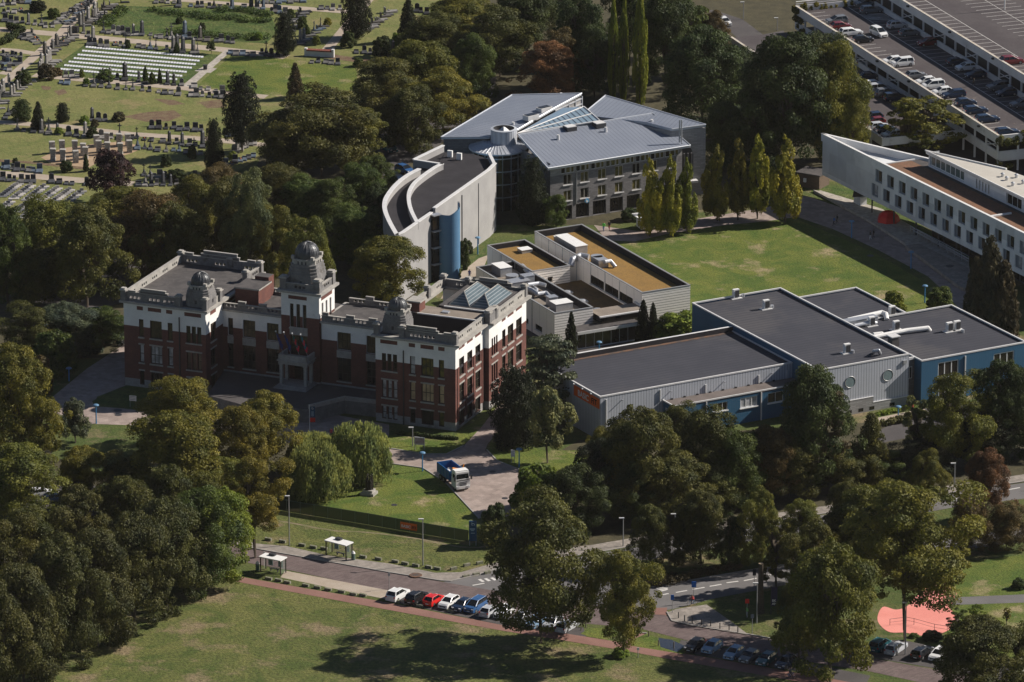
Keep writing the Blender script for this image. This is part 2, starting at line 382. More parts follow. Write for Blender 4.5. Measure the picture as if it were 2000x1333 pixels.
def band(name,pts,wpx,m,lvl,kind='structure'):
    """path along photo points, width in metres"""
    W=[P(x,y,0) for x,y in pts]; Lf=[];Rt=[]
    for i,p in enumerate(W):
        a=W[max(i-1,0)]; b=W[min(i+1,len(W)-1)]; d=nrm(sub(b,a)); n=(-d[1],d[0])
        Lf.append((p[0]+n[0]*wpx/2,p[1]+n[1]*wpx/2,.004*lvl)); Rt.append((p[0]-n[0]*wpx/2,p[1]-n[1]*wpx/2,.004*lvl))
    mb=MB(); 
    for i in range(len(W)-1): mb.face([Rt[i],Rt[i+1],Lf[i+1],Lf[i]],m)
    return tag(mb.build(name),kind=kind)
# ================= GROUND =================
g=MB(); g.face([(-600,-1150,0),(600,-1150,0),(600,900,0),(-600,900,0)],m_grass); tag(g.build('ground'),kind='structure')
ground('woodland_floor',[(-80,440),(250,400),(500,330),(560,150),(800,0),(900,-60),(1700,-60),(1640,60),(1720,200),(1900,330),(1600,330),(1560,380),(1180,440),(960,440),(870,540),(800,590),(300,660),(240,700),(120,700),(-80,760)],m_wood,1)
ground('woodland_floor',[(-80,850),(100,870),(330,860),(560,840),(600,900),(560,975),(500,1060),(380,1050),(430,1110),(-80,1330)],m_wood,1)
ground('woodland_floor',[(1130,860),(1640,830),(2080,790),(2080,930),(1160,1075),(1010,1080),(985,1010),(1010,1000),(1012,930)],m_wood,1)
ground('cemetery_lawn',[(-80,-50),(1000,-50),(760,120),(700,200),(560,200),(520,300),(330,420),(100,440),(-80,470)],m_cem,2)
ground('cemetery_lawn',[(236,12),(520,20),(545,60),(520,85),(330,75),(200,55)],m_lush,3)
ground('cemetery_lawn',[(455,106),(520,112),(695,128),(700,175),(560,190),(378,173)],m_green,3)
ground('cemetery_lawn',[(165,88),(440,108),(352,168),(85,145)],m_lush,3)
for q in ([(240,228),(290,219),(340,216),(356,226),(330,237),(285,238)],[(105,178),(125,174),(132,182),(115,187)],[(388,200),(430,195),(440,210),(405,212)],[(300,193),(340,196),(362,204),(330,206)],[(80,168),(100,170),(98,176),(84,176)]):
    ground('bare_patch',q,m_soil,4)
ground('sand_circle',[(80,308),(120,290),(180,282),(240,276),(268,284),(275,292),(250,302),(200,312),(170,330),(110,325)],mat('sandy ground',(.30,.21,.13),(.36,.26,.17),ns=.5,grain=.2),4)
# cemetery paths
ground('cemetery_path',[(186,-20),(210,-20),(128,68),(62,125),(0,176),(-80,240),(-80,222),(0,160),(106,68)],m_gravel,5)
band('cemetery_path',[(-60,54),(0,58),(110,67),(250,80),(400,94),(500,104),(560,112)],3.2,m_gravel,6)
ground('cemetery_path',[(440,98),(452,100),(370,173),(352,171)],m_slabs,7)
ground('cemetery_path',[(398,130),(424,134),(411,143),(380,139)],m_slabs,8)
band('cemetery_path',[(66,147),(170,157),(250,163),(350,172),(430,181),(520,190)],2.6,m_gravel,9)
band('cemetery_path',[(-60,236),(0,239),(120,247),(250,262),(400,272),(520,284)],2.6,m_gravel,6)
band('cemetery_path',[(-60,335),(0,339),(90,347),(172,354),(260,360)],3.2,m_gravel,6)
band('cemetery_path',[(0,97),(30,99),(66,105)],2.2,m_gravel,6)
band('cemetery_path',[(0,142),(22,145)],2.,m_gravel,6)
band('cemetery_path',[(-60,310),(60,318),(170,330)],1.5,m_soil,6)
ground('cemetery_path',[(722,-15),(742,-15),(645,103),(626,100)],m_gravel,7)
band('cemetery_path',[(505,11),(590,17),(680,24)],2.6,m_gravel,8)
band('cemetery_path',[(330,0),(420,5),(505,11)],2.,m_gravel,6)
band('cemetery_path',[(640,110),(720,121),(760,126)],3.,m_soil,6)
# campus
ground('lawn',[(1190,478),(1330,452),(1420,440),(1510,432),(1548,425),(1700,490),(1830,565),(1880,610),(1700,640),(1400,640),(1345,610),(1240,500)],m_green,2)
ground('campus_path',[(1160,440),(1250,452),(1360,428),(1500,405),(1560,382),(1580,385),(1650,408),(1725,444),(1825,495),(1900,538),(1980,600),(1990,660),(1900,640),(1850,575),(1812,540),(1712,487),(1625,447),(1556,424),(1500,432),(1400,442),(1300,458),(1240,472),(1185,470)],m_forec,3)
ground('lawn',[(1578,382),(1592,365),(1650,360),(1720,400),(1800,440),(1890,500),(1900,530),(1825,492),(1725,442),(1650,405)],m_lush,2)
ground('campus_path',[(1590,378),(1602,372),(1722,408),(1730,428),(1712,425)],m_slabs,4)
ground('campus_path',[(1772,478),(1798,474),(1890,520),(1890,560),(1875,540)],m_side,5)
ground('campus_path',[(935,505),(955,498),(945,522),(915,560),(860,585),(885,545)],m_gravel,5)
ground('campus_path',[(940,520),(1160,640),(1230,670),(1120,700),(1000,640)],m_dark,3)
ground('lawn',[(852,545),(895,540),(952,478),(962,485),(930,512),(885,548),(820,590),(800,590)],m_lush,2)
ground('campus_path',[(795,590),(830,585),(812,615),(800,615)],m_soil,3)
ground('forecourt',[(244,672),(250,752),(228,760),(180,784),(184,794),(240,798),(300,806),(400,812),(560,830),(600,800),(760,830),(760,905),(600,870),(430,850),(290,832),(170,828),(88,800),(102,776),(170,720)],m_forec,5)
ground('lawn',[(183,790),(190,775),(250,752),(330,765),(400,790),(400,810),(300,804),(240,796)],m_lush,6)
ground('lawn',[(110,830),(170,830),(290,834),(420,852),(420,930),(200,930),(100,890)],m_grass,6)
ground('forecourt',[(745,875),(830,888),(872,888),(905,872),(940,835),(975,790),(1000,790),(985,830),(952,868),(948,880),(970,900),(1012,916),(1014,995),(985,1012),(935,1012),(870,942),(826,914),(745,903)],m_forec,7)
ground('lawn',[(880,858),(893,846),(960,800),(975,785),(940,835),(905,870),(872,887),(830,887),(745,874),(760,850)],m_green,6)
ground('lawn',[(1010,918),(972,900),(951,880),(960,860),(1000,860),(1060,880),(1160,880),(1140,905),(1090,920)],m_green,6)
ground('lawn',[(590,890),(745,904),(826,916),(870,943),(925,1003),(918,1058),(800,1038),(700,1020),(560,998)],m_green,6)
ground('campus_path',[(1715,816),(1805,798),(1815,812),(1720,832)],m_gravel,5)
ground('campus_path',[(1650,880),(1790,800),(2080,760),(2080,800),(1800,850)],m_dark,3)
# verge, field
ground('verge',[(500,1000),(560,998),(918,1058),(1000,1060),(1000,1080),(905,1120),(860,1122),(500,1062),(380,1040)],m_field,3)
band('dirt_path',[(515,1014),(545,1018),(580,1024),(620,1032),(660,1038),(700,1039),(745,1043),(790,1049),(820,1053),(860,1062),(900,1069),(935,1070),(968,1064)],.5,mat('trodden earth',(.22,.17,.11),(.12,.12,.05),ns=.8,grain=.3),4)
ground('field',[(-100,1340),(200,1230),(380,1115),(470,1130),(735,1176),(980,1224),(1100,1242),(1350,1282),(1700,1340),(1700,1420),(-100,1420)],m_field,2)
ground('brick_road',[(360,1045),(500,1073),(760,1120),(865,1137),(1000,1158),(1250,1192),(1300,1202),(1330,1216),(1500,1247),(1700,1285),(2100,1358),(2100,1400),(1700,1312),(1560,1290),(1450,1268),(1345,1252),(1250,1228),(1000,1205),(760,1156),(560,1113),(360,1078)],m_road,5)
ground('car_bays',[(760,1155),(1000,1204),(1140,1226),(1145,1248),(985,1222),(757,1174)],m_dark,6)
ground('car_bays',[(1330,1250),(1560,1292),(1700,1320),(1690,1340),(1550,1310),(1320,1272)],m_dark,6)
ground('car_bays',[(1660,1255),(1760,1250),(1860,1270),(2080,1310),(2080,1350),(1700,1284)],m_dark,6)
ground('gravel_lay_by',[(557,1115),(762,1154),(752,1170),(690,1158),(548,1128)],m_gravel,6)
ground('verge',[(490,1112),(548,1128),(690,1158),(752,1171),(735,1174),(600,1150),(470,1128),(440,1115)],m_grass,7)
ground('cycle_path',[(380,1108),(465,1126),(600,1150),(735,1173),(980,1221),(1100,1237),(1220,1256),(1350,1279),(1500,1304),(1700,1340),(1700,1358),(1500,1321),(1337,1293),(1225,1272),(1100,1251),(980,1232),(750,1190),(600,1162),(465,1137),(380,1120)],m_bike,8)
ground('cycle_path',[(1215,1258),(1236,1240),(1262,1236),(1240,1262)],m_bike,7)
ground('verge',[(1134,1238),(1150,1228),(1190,1226),(1210,1240),(1185,1250),(1150,1244)],m_green,9)
ground('verge',[(1230,1252),(1262,1238),(1345,1268),(1335,1278),(1260,1266),(1235,1262)],m_green,9)
ground('puddle',[(1286,1246),(1312,1250),(1338,1262),(1322,1274),(1290,1264)],m_water,10)
# big junction and dual carriageway
ground('asphalt_road',[(865,1137),(930,1126),(985,1108),(1100,1092),(1160,1083),(1300,1058),(1450,1030),(1650,1000),(1870,963),(2100,928),(2100,962),(1870,990),(1650,1030),(1450,1060),(1300,1088),(1160,1108),(1090,1130),(1275,1147),(1450,1117),(1560,1100),(1700,1080),(1900,1045),(2100,1015),(2100,1045),(1900,1072),(1700,1112),(1560,1138),(1400,1168),(1315,1190),(1275,1196),(1250,1194),(1000,1160)],m_asph,6)
ground('pavement',[(500,1062),(560,1067),(640,1085),(760,1101),(850,1119),(900,1118),(965,1100),(1010,1084),(1160,1064),(1300,1040),(1450,1012),(1650,983),(1870,946),(2100,912),(2100,926),(1870,960),(1650,997),(1450,1027),(1300,1055),(1160,1080),(1050,1095),(985,1106),(930,1124),(880,1135),(860,1134),(760,1118),(500,1072),(360,1042),(360,1030)],m_side,5,z=.12)
ground('pavement',[(1302,1197),(1320,1190),(1380,1181),(1425,1212),(1462,1240),(1350,1222),(1312,1213)],m_side,5,z=.12)
ground('verge',[(1380,1181),(1560,1145),(1700,1118),(1740,1180),(1700,1270),(1560,1255),(1500,1245),(1462,1240),(1425,1212)],m_grass,7)
ground('red_crossing',[(1275,1188),(1303,1187),(1302,1202),(1272,1200)],m_bike,8)
def loop(pts,n=6):
    out=[]; m=len(pts)
    for i in range(m):
        a,b,c,d=pts[i-1],pts[i],pts[(i+1)%m],pts[(i+2)%m]
        for k in range(n):
            t=k/n; out.append(tuple(.5*((2*b[j])+(-a[j]+c[j])*t+(2*a[j]-5*b[j]+4*c[j]-d[j])*t*t+(-a[j]+3*b[j]-3*c[j]+d[j])*t**3) for j in (0,1)))
    return out
ground('pink_play_area',loop([(1724,1186),(1750,1191),(1772,1184),(1792,1162),(1808,1142),(1830,1134),(1854,1141),(1868,1158),(1864,1174),(1853,1185),(1862,1196),(1871,1210),(1860,1226),(1834,1239),(1800,1242),(1768,1236),(1735,1234),(1714,1212)]),m_pink,8)
ground('park_lawn',[(1880,1100),(2100,1070),(2100,1160),(1866,1167),(1850,1135),(1800,1120)],m_green,6)
ground('park_lawn',[(1862,1181),(2100,1174),(2100,1300),(1860,1268),(1845,1240)],m_green,6)
ground('park_path',[(1866,1167),(2100,1157),(2100,1174),(1858,1182)],m_asph,9)
ground('asphalt_road',[(1395,20),(1450,38),(1490,68),(1530,60),(1560,110),(1490,120),(1380,20)],m_dark,4)
ground('car_lot',[(730,260),(900,140),(970,150),(960,200),(850,290),(750,350)],m_dark,4)
ground('car_lot',[(40,510),(300,470),(280,580),(60,640)],m_dark,4)
ground('car_lot',[(20,950),(250,950),(250,1010),(20,1020)],m_dark,4)
ground('car_lot',[(1560,-40),(2200,-40),(2200,300),(1990,360),(1940,340),(1700,300),(1640,200)],m_dark,4)
# kerbs: real steps along the roads
def kerb(px,name='kerb'):
    mb=MB(); mb.strip([P(x,y) for x,y in px],.22,0,.14,m_kerb); tag(mb.build(name),kind='structure')
kerb([(360,1042),(500,1073),(760,1119),(860,1135),(880,1136),(930,1125),(985,1107),(1160,1081),(1300,1056),(1450,1028),(1650,998),(1870,961),(2090,927)])
kerb([(1240,1236),(1262,1238)]); kerb([(1303,1197),(1312,1213),(1350,1222),(1462,1240),(1560,1258)])
kerb([(1090,1130),(1275,1147),(1450,1117),(1560,1100),(1700,1080),(1900,1045)])
kerb([(745,904),(826,915),(870,943),(935,1013)]); kerb([(745,874),(830,888),(872,888),(905,872)]); kerb([(951,880),(971,901),(1012,917)])
# painted markings
def dash(x0,y0,x1,y1,wm=.18,lvl=8):
    a=P(x0,y0);b=P(x1,y1); d=nrm(sub(b,a)); n=(-d[1]*wm/2,d[0]*wm/2); z=.004*lvl
    mk.face([(a[0]-n[0],a[1]-n[1],z),(b[0]-n[0],b[1]-n[1],z),(b[0]+n[0],b[1]+n[1],z),(a[0]+n[0],a[1]+n[1],z)],m_mark)
mk=MB()
for q in ((1286,1164,1306,1160),(1320,1158,1342,1154),(1353,1152,1376,1148),(1386,1146,1409,1142),(1419,1139,1442,1136),(1453,1135,1478,1130),(923,1144,946,1140),(1500,1124,1524,1120),(1540,1118,1560,1114),
  (1415,1054,1432,1051),(1455,1047,1475,1044),(1500,1040,1520,1036),(1855,977,1890,971),(1965,958,1992,953),(1800,986,1830,981),(1160,1100,1176,1097),(1320,1073,1335,1070),(1180,1092,1195,1089)): dash(*q,wm=.3)
for k in range(4): dash(936+k*12,1132-k*1.5,944+k*12,1137-k*1.5,.5)
for k in range(3): dash(1282+k*3,1150+k*3,1304,1148+k*2,.35)
tag(mk.build('road_markings'),kind='structure')
# ================= MAIN BRICK BUILDING =================
FM=Fr(P(890,843),-22.3); W=FM.W
B=empty('college_building',(*W(-30,10),0),'old red brick and white college with three ribbed domes and a central tower','building')
BND=[(1.4,m_plinth),(10.5,m_brick),(99,m_plast)]
CZ=14.4
def wing_front(F,a0,mirror=False):
    """F starts at the wing's left corner; layout metres from left"""
    pass
def triple(F,a0,a1):
    wd=(a1-a0)/3
    for z0,z1,gl in ((8.8,11.7,m_glass),(4.2,7.2,random.choice([m_gbrn,m_gbl])),(.6,2.75,m_gbl)):
        for k in range(3):
            F.win(a0+k*wd+.12,a0+(k+1)*wd-.12,z0,z1,1,2,glass=gl,sill=.22 if z0!=.6 else None,lintel=.25 if z0<8 else None,fw=.09)
def stack(F,a0,a1,nx,gs=(m_gbrn,m_glass,m_glass),lm=None):
    for (z0,z1,ny),gl in zip(((8.75,11.8,2),(4.35,7.4,2),(.5,2.9,1)),gs):
        F.win(a0,a1,z0,z1,nx,ny,glass=gl,sill=.25,lintel=.25 if z0<8 else None,fw=.1)
slits=[]
def slit(F,mb,a0,a1,z0=13.35,z1=14.):
    F.bx(mb,a0,a1,z0,z1,0,.012,m_brick)
walls=MB(-22.3)
# right wing front
F=Fac(B,W(-14,0),W(0,0)); a=lambda x:(x-218)/932*14
triple(F,1.,3.9); stack(F,6.05,6.95,1,(m_gbl,m_gtan,m_glass)); stack(F,8.05,10.15,3,(m_gyel,m_gtan,m_glass)); stack(F,11.1,12.0,1,(m_gyel,m_gtan,m_gyel))
F.wall(walls,0,CZ,BND)
for s in ((.85,3.85),(5.85,6.95),(7.9,10.2),(11.,12.1)): slit(F,walls,*s)
F.bx(walls,4.85,5.0,0,12.6,0,.18,m_darkm)
# right wing side, first part, then projecting second part
F=Fac(B,W(0,0),W(0,12)); 
for b0 in (1.5,4.9,8.3): stack(F,b0,b0+2.1,2,(m_glass,m_glass,m_glass)); slit(F,walls,b0-.1,b0+2.3)
F.wall(walls,0,CZ,BND)
F=Fac(B,W(0,12),W(.85,12)); F.wall(walls,0,CZ,BND)
F=Fac(B,W(.85,12),W(.85,28)); 
for z0,z1 in ((8.8,11.8),(4.3,7.3),(.5,2.8)):
    for k in range(3): F.win(1.1+k*.95,1.75+k*.95,z0,z1,1,2,sill=.22,lintel=.22 if z0<8 else None)
for b0,b1 in ((5.6,7.),(8.,10.4),(11.6,14.)): stack(F,b0,b1,2,(m_glass,m_glass,m_glass)); slit(F,walls,b0-.1,b1+.1)
F.wall(walls,0,CZ,BND)
F=Fac(B,W(.85,28),W(-14,28)); F.wall(walls,0,CZ,BND)
# bays: brick pilasters on the lit side
for b0 in (.7,3.9,7.4,11.): 
    q=Fac(B,W(0,0),W(0,12)); q.bx(walls,b0,b0+.7,1.4,10.5,0,.10,m_brick)
# left wing
F=Fac(B,W(-59.4,.9),W(-44.6,.9))
stack(F,2.75,3.55,1,(m_gbrn,m_gbl,m_glass)); stack(F,4.75,6.85,3,(m_gbrn,m_gbl,m_glass)); stack(F,7.95,8.8,1,(m_gbrn,m_gbl,m_glass)); triple(F,11.2,14.1)
F.wall(walls,0,CZ,BND)
for s in ((2.4,3.5),(4.4,6.8),(7.7,8.8),(11.,14.)): slit(F,walls,*s)
F.bx(walls,10.,10.15,0,13.,0,.18,m_darkm)
F=Fac(B,W(-44.6,.9),W(-44.6,7.6)); stack(F,1.9,3.9,2); slit(F,walls,1.8,4); F.wall(walls,0,CZ,BND)
F=Fac(B,W(-14,7.6),W(-14,0)); stack(F,2,4,2); F.wall(walls,0,CZ,BND)
F=Fac(B,W(-59.4,23),W(-59.4,.9))
for b0 in (3,7,11,15): stack(F,b0,b0+2,2)
F.wall(walls,0,CZ,BND)
F=Fac(B,W(-44.6,23),W(-59.4,23)); F.wall(walls,0,CZ,BND)
F=Fac(B,W(-44.6,17),W(-44.6,23)); slit(F,walls,2,4.5); F.wall(walls,0,CZ,BND)
# recessed ranges
RZ=12.8; BR=[(2.6,m_plinth),(10.,m_brick),(99,m_plast)]
def tallbay(F,a0,a1,nx):
    F.win(a0,a1,8.6,11.6,nx,2,glass=m_gbrn,fw=.1)
    F.win(a0,a1,3.2,7.2,nx,3,glass=m_glass,fw=.1,sill=.2)
F=Fac(B,W(-44.6,7.6),W(-34,7.6)); tallbay(F,.9,1.8,1); tallbay(F,3.6,5.8,3); tallbay(F,7.9,10.,3); F.wall(walls,0,RZ,BR)
for q in ((.8,1.9),(3.5,5.9),(7.8,10.1)): F.bx(walls,*q,7.25,8.5,0,.08,m_stonel)
F=Fac(B,W(-26.9,7.6),W(-14,7.6)); tallbay(F,2.8,5.2,3); tallbay(F,8.,10.4,3); F.wall(walls,0,RZ,BR)
for q in ((2.7,5.3),(7.9,10.5)): F.bx(walls,*q,7.25,8.5,0,.08,m_stonel)
F=Fac(B,W(-14,18),W(-44.6,18)); F.wall(walls,0,RZ,BR)
# tower shaft
TB=[(2.6,m_plinth),(13.5,m_brick),(99,m_plast)]; TZ=17.5
F=Fac(B,W(-33.9,7.2),W(-27.1,7.2))
for k in range(3): F.win(1.55+k*1.15,2.2+k*1.15,11.5,15.6,1,3,glass=m_gbrn if k else m_glass,sill=.2)
F.win(1.6,4.6,7.,10.2,2,2,glass=m_gbrn); F.win(2.2,4.6,2.8,6.,2,2,glass=m_glass,name='entrance_door')
F.wall(walls,0,TZ,TB); F.bx(walls,1.5,4.7,10.3,11.65,0,.08,m_stonel); slit(F,walls,1.3,4.6,16.4,17.)
F=Fac(B,W(-27.1,7.2),W(-27.1,13.4))
for k in range(3): F.win(1.+k*1.6,1.7+k*1.6,13.1,15.9,1,2,sill=.15)
F.wall(walls,0,TZ,TB); slit(F,walls,.8,5.2,16.4,17.)
F=Fac(B,W(-27.1,13.4),W(-33.9,13.4)); F.wall(walls,0,TZ,TB)
F=Fac(B,W(-33.9,13.4),W(-33.9,7.2)); 
for k in range(3): F.win(1.+k*1.6,1.7+k*1.6,13.1,15.9,1,2)
F.wall(walls,0,TZ,TB)
walls.build('outer_wall',B)
# cornices
co=MB(-22.3)
def ring(mb,a0,a1,b0,b1,z0,z1,ov,m):
    mb.prism(FM.rect(a0-ov,a1+ov,b0-ov,b1+ov),z0,z1,m,bottom=True)
[co.prism(FM.rect(*q),CZ,CZ+.35,m_stonel,bottom=True) for q in ((-14.6,.9,-.6,.6),(-14.6,1.6,27.2,28.6),(-14.6,-13.3,.6,27.2),(-.5,.75,.6,12.2),(-.5,1.6,12.2,27.2))]; ring(co,-59.2,-44.8,1.1,22.8,CZ,CZ+.35,.75,m_stonel)
ring(co,-44.6,-34,7.8,17.8,RZ,RZ+.3,.5,m_stonel); ring(co,-26.9,-14.3,7.8,17.8,RZ,RZ+.3,.5,m_stonel); ring(co,-33.7,-27.3,7.4,13.2,TZ,TZ+.4,.8,m_stonel)
co.build('cornice',B)
# roofs
rf=MB(-22.3)
rf.prism(FM.rect(-59.1,-44.9,1.2,22.7),CZ+.3,CZ+.45,m_rfelt); rf.prism(FM.rect(-44.6,-34.1,7.9,17.7),RZ+.25,RZ+.4,m_rfelt); rf.prism(FM.rect(-26.8,-14.2,7.9,17.7),RZ+.25,RZ+.4,m_rfelt)
rf.build('flat_roof',B)
# right wing roof lies lower inside its parapet: dark well, brown strip, plant roof
rr=MB(-22.3)
rr.prism(FM.rect(-13.7,-.1,.4,27.6),CZ-4.4,CZ-4.,m_rdark)
rr.prism(FM.rect(-13.4,-.2,10.6,14.8),CZ-4,CZ+1.1,m_rdark,m_rgrav); rr.prism(FM.rect(-13.6,-8.6,.5,5.6),CZ-4,CZ+.4,m_rdark,m_rfelt); rr.build('flat_roof',B)
rs=MB(-22.3)
rs.box((*W(-5.7,10.5),CZ+1.15),(10.8,.18,.2),m_white,-22.3); rs.box((*W(-4.2,14.75),CZ+1.4),(8,.2,.2),m_white,-22.3); rs.box((*W(-7.,12.6),CZ+1.2),(1.2,.9,.22),m_galv,-22.3)
rs.build('roof_flashing',B)
ch=MB(-22.3); ch.box((*W(-12.,12.3),0),(2.,2.4,2.3),m_brick,-22.3,z0=CZ+.4,mt=m_stone); ch.box((*W(-12.,12.3),0),(2.5,2.8,.22),m_stonel,-22.3,z0=CZ+2.7); ch.build('chimney',B)
# raised roof with two glazed lanterns
pr=MB(-22.3); pr.prism(FM.rect(-9.2,.0,14.9,26.8),CZ-4,CZ+1.4,m_rdark,m_rfelt); pr.build('raised_roof',B)
def lantern(a0,a1,b0,b1,zb,h):
    mb=MB(-22.3); am=(a0+a1)/2; r0,r1=b0+2.,b1-2.; q=lambda a,b,z:(*W(a,b),z)
    mb.face([q(a0,b0,zb),q(a1,b0,zb),q(am,r0,zb+h)],m_skyl); mb.face([q(a1,b0,zb),q(a1,b1,zb),q(am,r1,zb+h),q(am,r0,zb+h)],m_skyl)
    mb.face([q(a1,b1,zb),q(a0,b1,zb),q(am,r1,zb+h)],m_skyl); mb.face([q(a0,b1,zb),q(a0,b0,zb),q(am,r0,zb+h),q(am,r1,zb+h)],m_skyl)
    o=mb.build('roof_lantern',B); f=MB()
    for p,r in ((q(a0,b0,zb),q(am,r0,zb+h)),(q(a1,b0,zb),q(am,r0,zb+h)),(q(am,r0,zb+h),q(am,r1,zb+h)),(q(a1,b1,zb),q(am,r1,zb+h)),(q(a0,b1,zb),q(am,r1,zb+h))): f.tube(p,r,.09,m_stonel,5)
    f.build('glazing_bar',o)
lantern(-7.8,-4.1,15.8,25.4,CZ+1.42,1.9); lantern(-4.1,-.5,15.8,25.4,CZ+1.42,1.9)
# pierced stone parapets
pa=MB(-22.3)
def parapet(p0,p1,z0,h,th=.32,humps=None,groups=None,rise=None,m=m_stone):
    F=Fac(B,p0,p1); l=F.l
    gs=groups if groups is not None else [l*(k+.5)/max(1,round(l/4.2)) for k in range(max(1,round(l/4.2)))]
    for gc in gs:
        for k in (-1,0,1): F.hole(gc+k*.72-.24,gc+k*.72+.24,z0+.42,z0+.86)
    F.wall(pa,z0,z0+h,[(99,m)],back=th)
    F.bx(pa,-.02,l+.02,z0+h,z0+h+.1,-th-.06,.06,m_stonel)
    if rise:
        for (r0,r1,rh) in rise: F.bx(pa,r0,r1,z0+h+.1,z0+h+rh,-th,0,m); F.bx(pa,r0-.05,r1+.05,z0+h+rh,z0+h+rh+.1,-th-.05,.05,m_stonel)
def pier(a_,b_,z0,h,w=.85):
    pa.box((*W(a_,b_),0),(w,w,h),m_stone,-22.3,z0=z0); pa.box((*W(a_,b_),0),(w+.3,w+.3,.18),m_stonel,-22.3,z0=z0+h); pa.box((*W(a_,b_),0),(w-.1,w-.1,.22),m_stonel,-22.3,z0=z0+h+.18)
PZ=CZ+.35
# left wing
rise=lambda l:[(1.,2.6,.3),(3.2,8.4,.75),(2.8,8.8,.42)]
parapet(W(-59.4,.9),W(-49.6,.9),PZ,1.45,groups=[2.1,5.6,8.2],rise=[(.9,2.2,.25),(2.9,8.,.42),(3.1,7.6,.8)])
parapet(W(-44.6,23),W(-59.4,23),PZ,1.5,groups=[2.,7.4,12.6],rise=[(3.9,10.9,.55),(4.3,10.4,1.1),(1.,2.4,.4),(12.4,13.8,.4)])
parapet(W(-59.4,23),W(-59.4,.9),PZ,1.35,groups=[3,6.8,10.8,14.8,19.2],m=m_stonel)
parapet(W(-44.6,17.2),W(-44.6,23),PZ,1.15,groups=[3.2]); parapet(W(-44.6,.9),W(-44.6,6.6),PZ,1.,groups=[2.8],m=m_stonel)
for q in ((-59.3,.9),(-59.3,23),(-44.7,22.7),(-44.8,17.2),(-44.7,1.1),(-49.4,1.),(-44.7,6.4),(-50.2,23)): pier(*q,PZ,1.75)
# right wing
parapet(W(-9.2,0),W(0,0),PZ,1.35,groups=[2.3,4.6],rise=[(1.,6.2,.35),(.6,5.8,.8),(7.2,8.5,.3)])
parapet(W(0,0),W(0,12),PZ,1.15,groups=[2.2,5.8,9.6],m=m_stonel); parapet(W(.85,15.5),W(.85,28),PZ,1.15,groups=[2.5,6.,9.8],m=m_stonel)
parapet(W(.85,28),W(-14,28),PZ,1.2,groups=[11.4],rise=[(2.5,9.,.55),(3.2,8.2,1.)]); parapet(W(-14,28),W(-14,9.),PZ,1.2,groups=[2.5,7,11.5,16.5],m=m_stonel)
for q in ((-.1,.1),(.6,12.4),(.6,15.2),(.6,27.8),(-13.8,27.8),(-9.4,27.8),(-13.8,21.),(-13.8,9.2),(-13.9,5.8),(-9.3,.1),(-13.8,.2)): pier(*q,PZ,1.7)
pa.box((*W(.45,13.8),0),(.9,2.4,1.9),m_stone,-22.3,z0=PZ); pa.box((*W(.45,13.8),0),(1.1,2.7,.15),m_stonel,-22.3,z0=PZ+1.9)
# recessed ranges, front and back
RP=RZ+.3
parapet(W(-44.5,7.6),W(-34,7.6),RP,.95,groups=[1.5,5.2,8.9],rise=[(2.7,4.,.5),(6.4,7.7,.5)]); parapet(W(-26.9,7.6),W(-14,7.6),RP,.95,groups=[3.,7.,10.6],rise=[(4.4,5.8,.5),(8.4,9.8,.5),(.2,1.2,.5)])
parapet(W(-14.2,18),W(-26.4,18),RP,.95,groups=[1.6,5.8,10.4],rise=[(3,4.4,.6),(7.8,9.2,.6)]); parapet(W(-32.8,18),W(-44.4,18),RP,.95,groups=[2,6,10])
# tower terrace
TP=TZ+.4
for p0,p1 in (((-33.9,7.2),(-27.1,7.2)),((-27.1,7.2),(-27.1,13.4)),((-27.1,13.4),(-33.9,13.4)),((-33.9,13.4),(-33.9,7.2))): parapet(W(*p0),W(*p1),TP,1.15,groups=[math.dist(p0,p1)/2])
for q in ((-33.5,7.6),(-27.5,7.6),(-27.5,13.),(-33.5,13.)): pier(*q,TP,1.9,1.1)
pa.build('parapet',B)
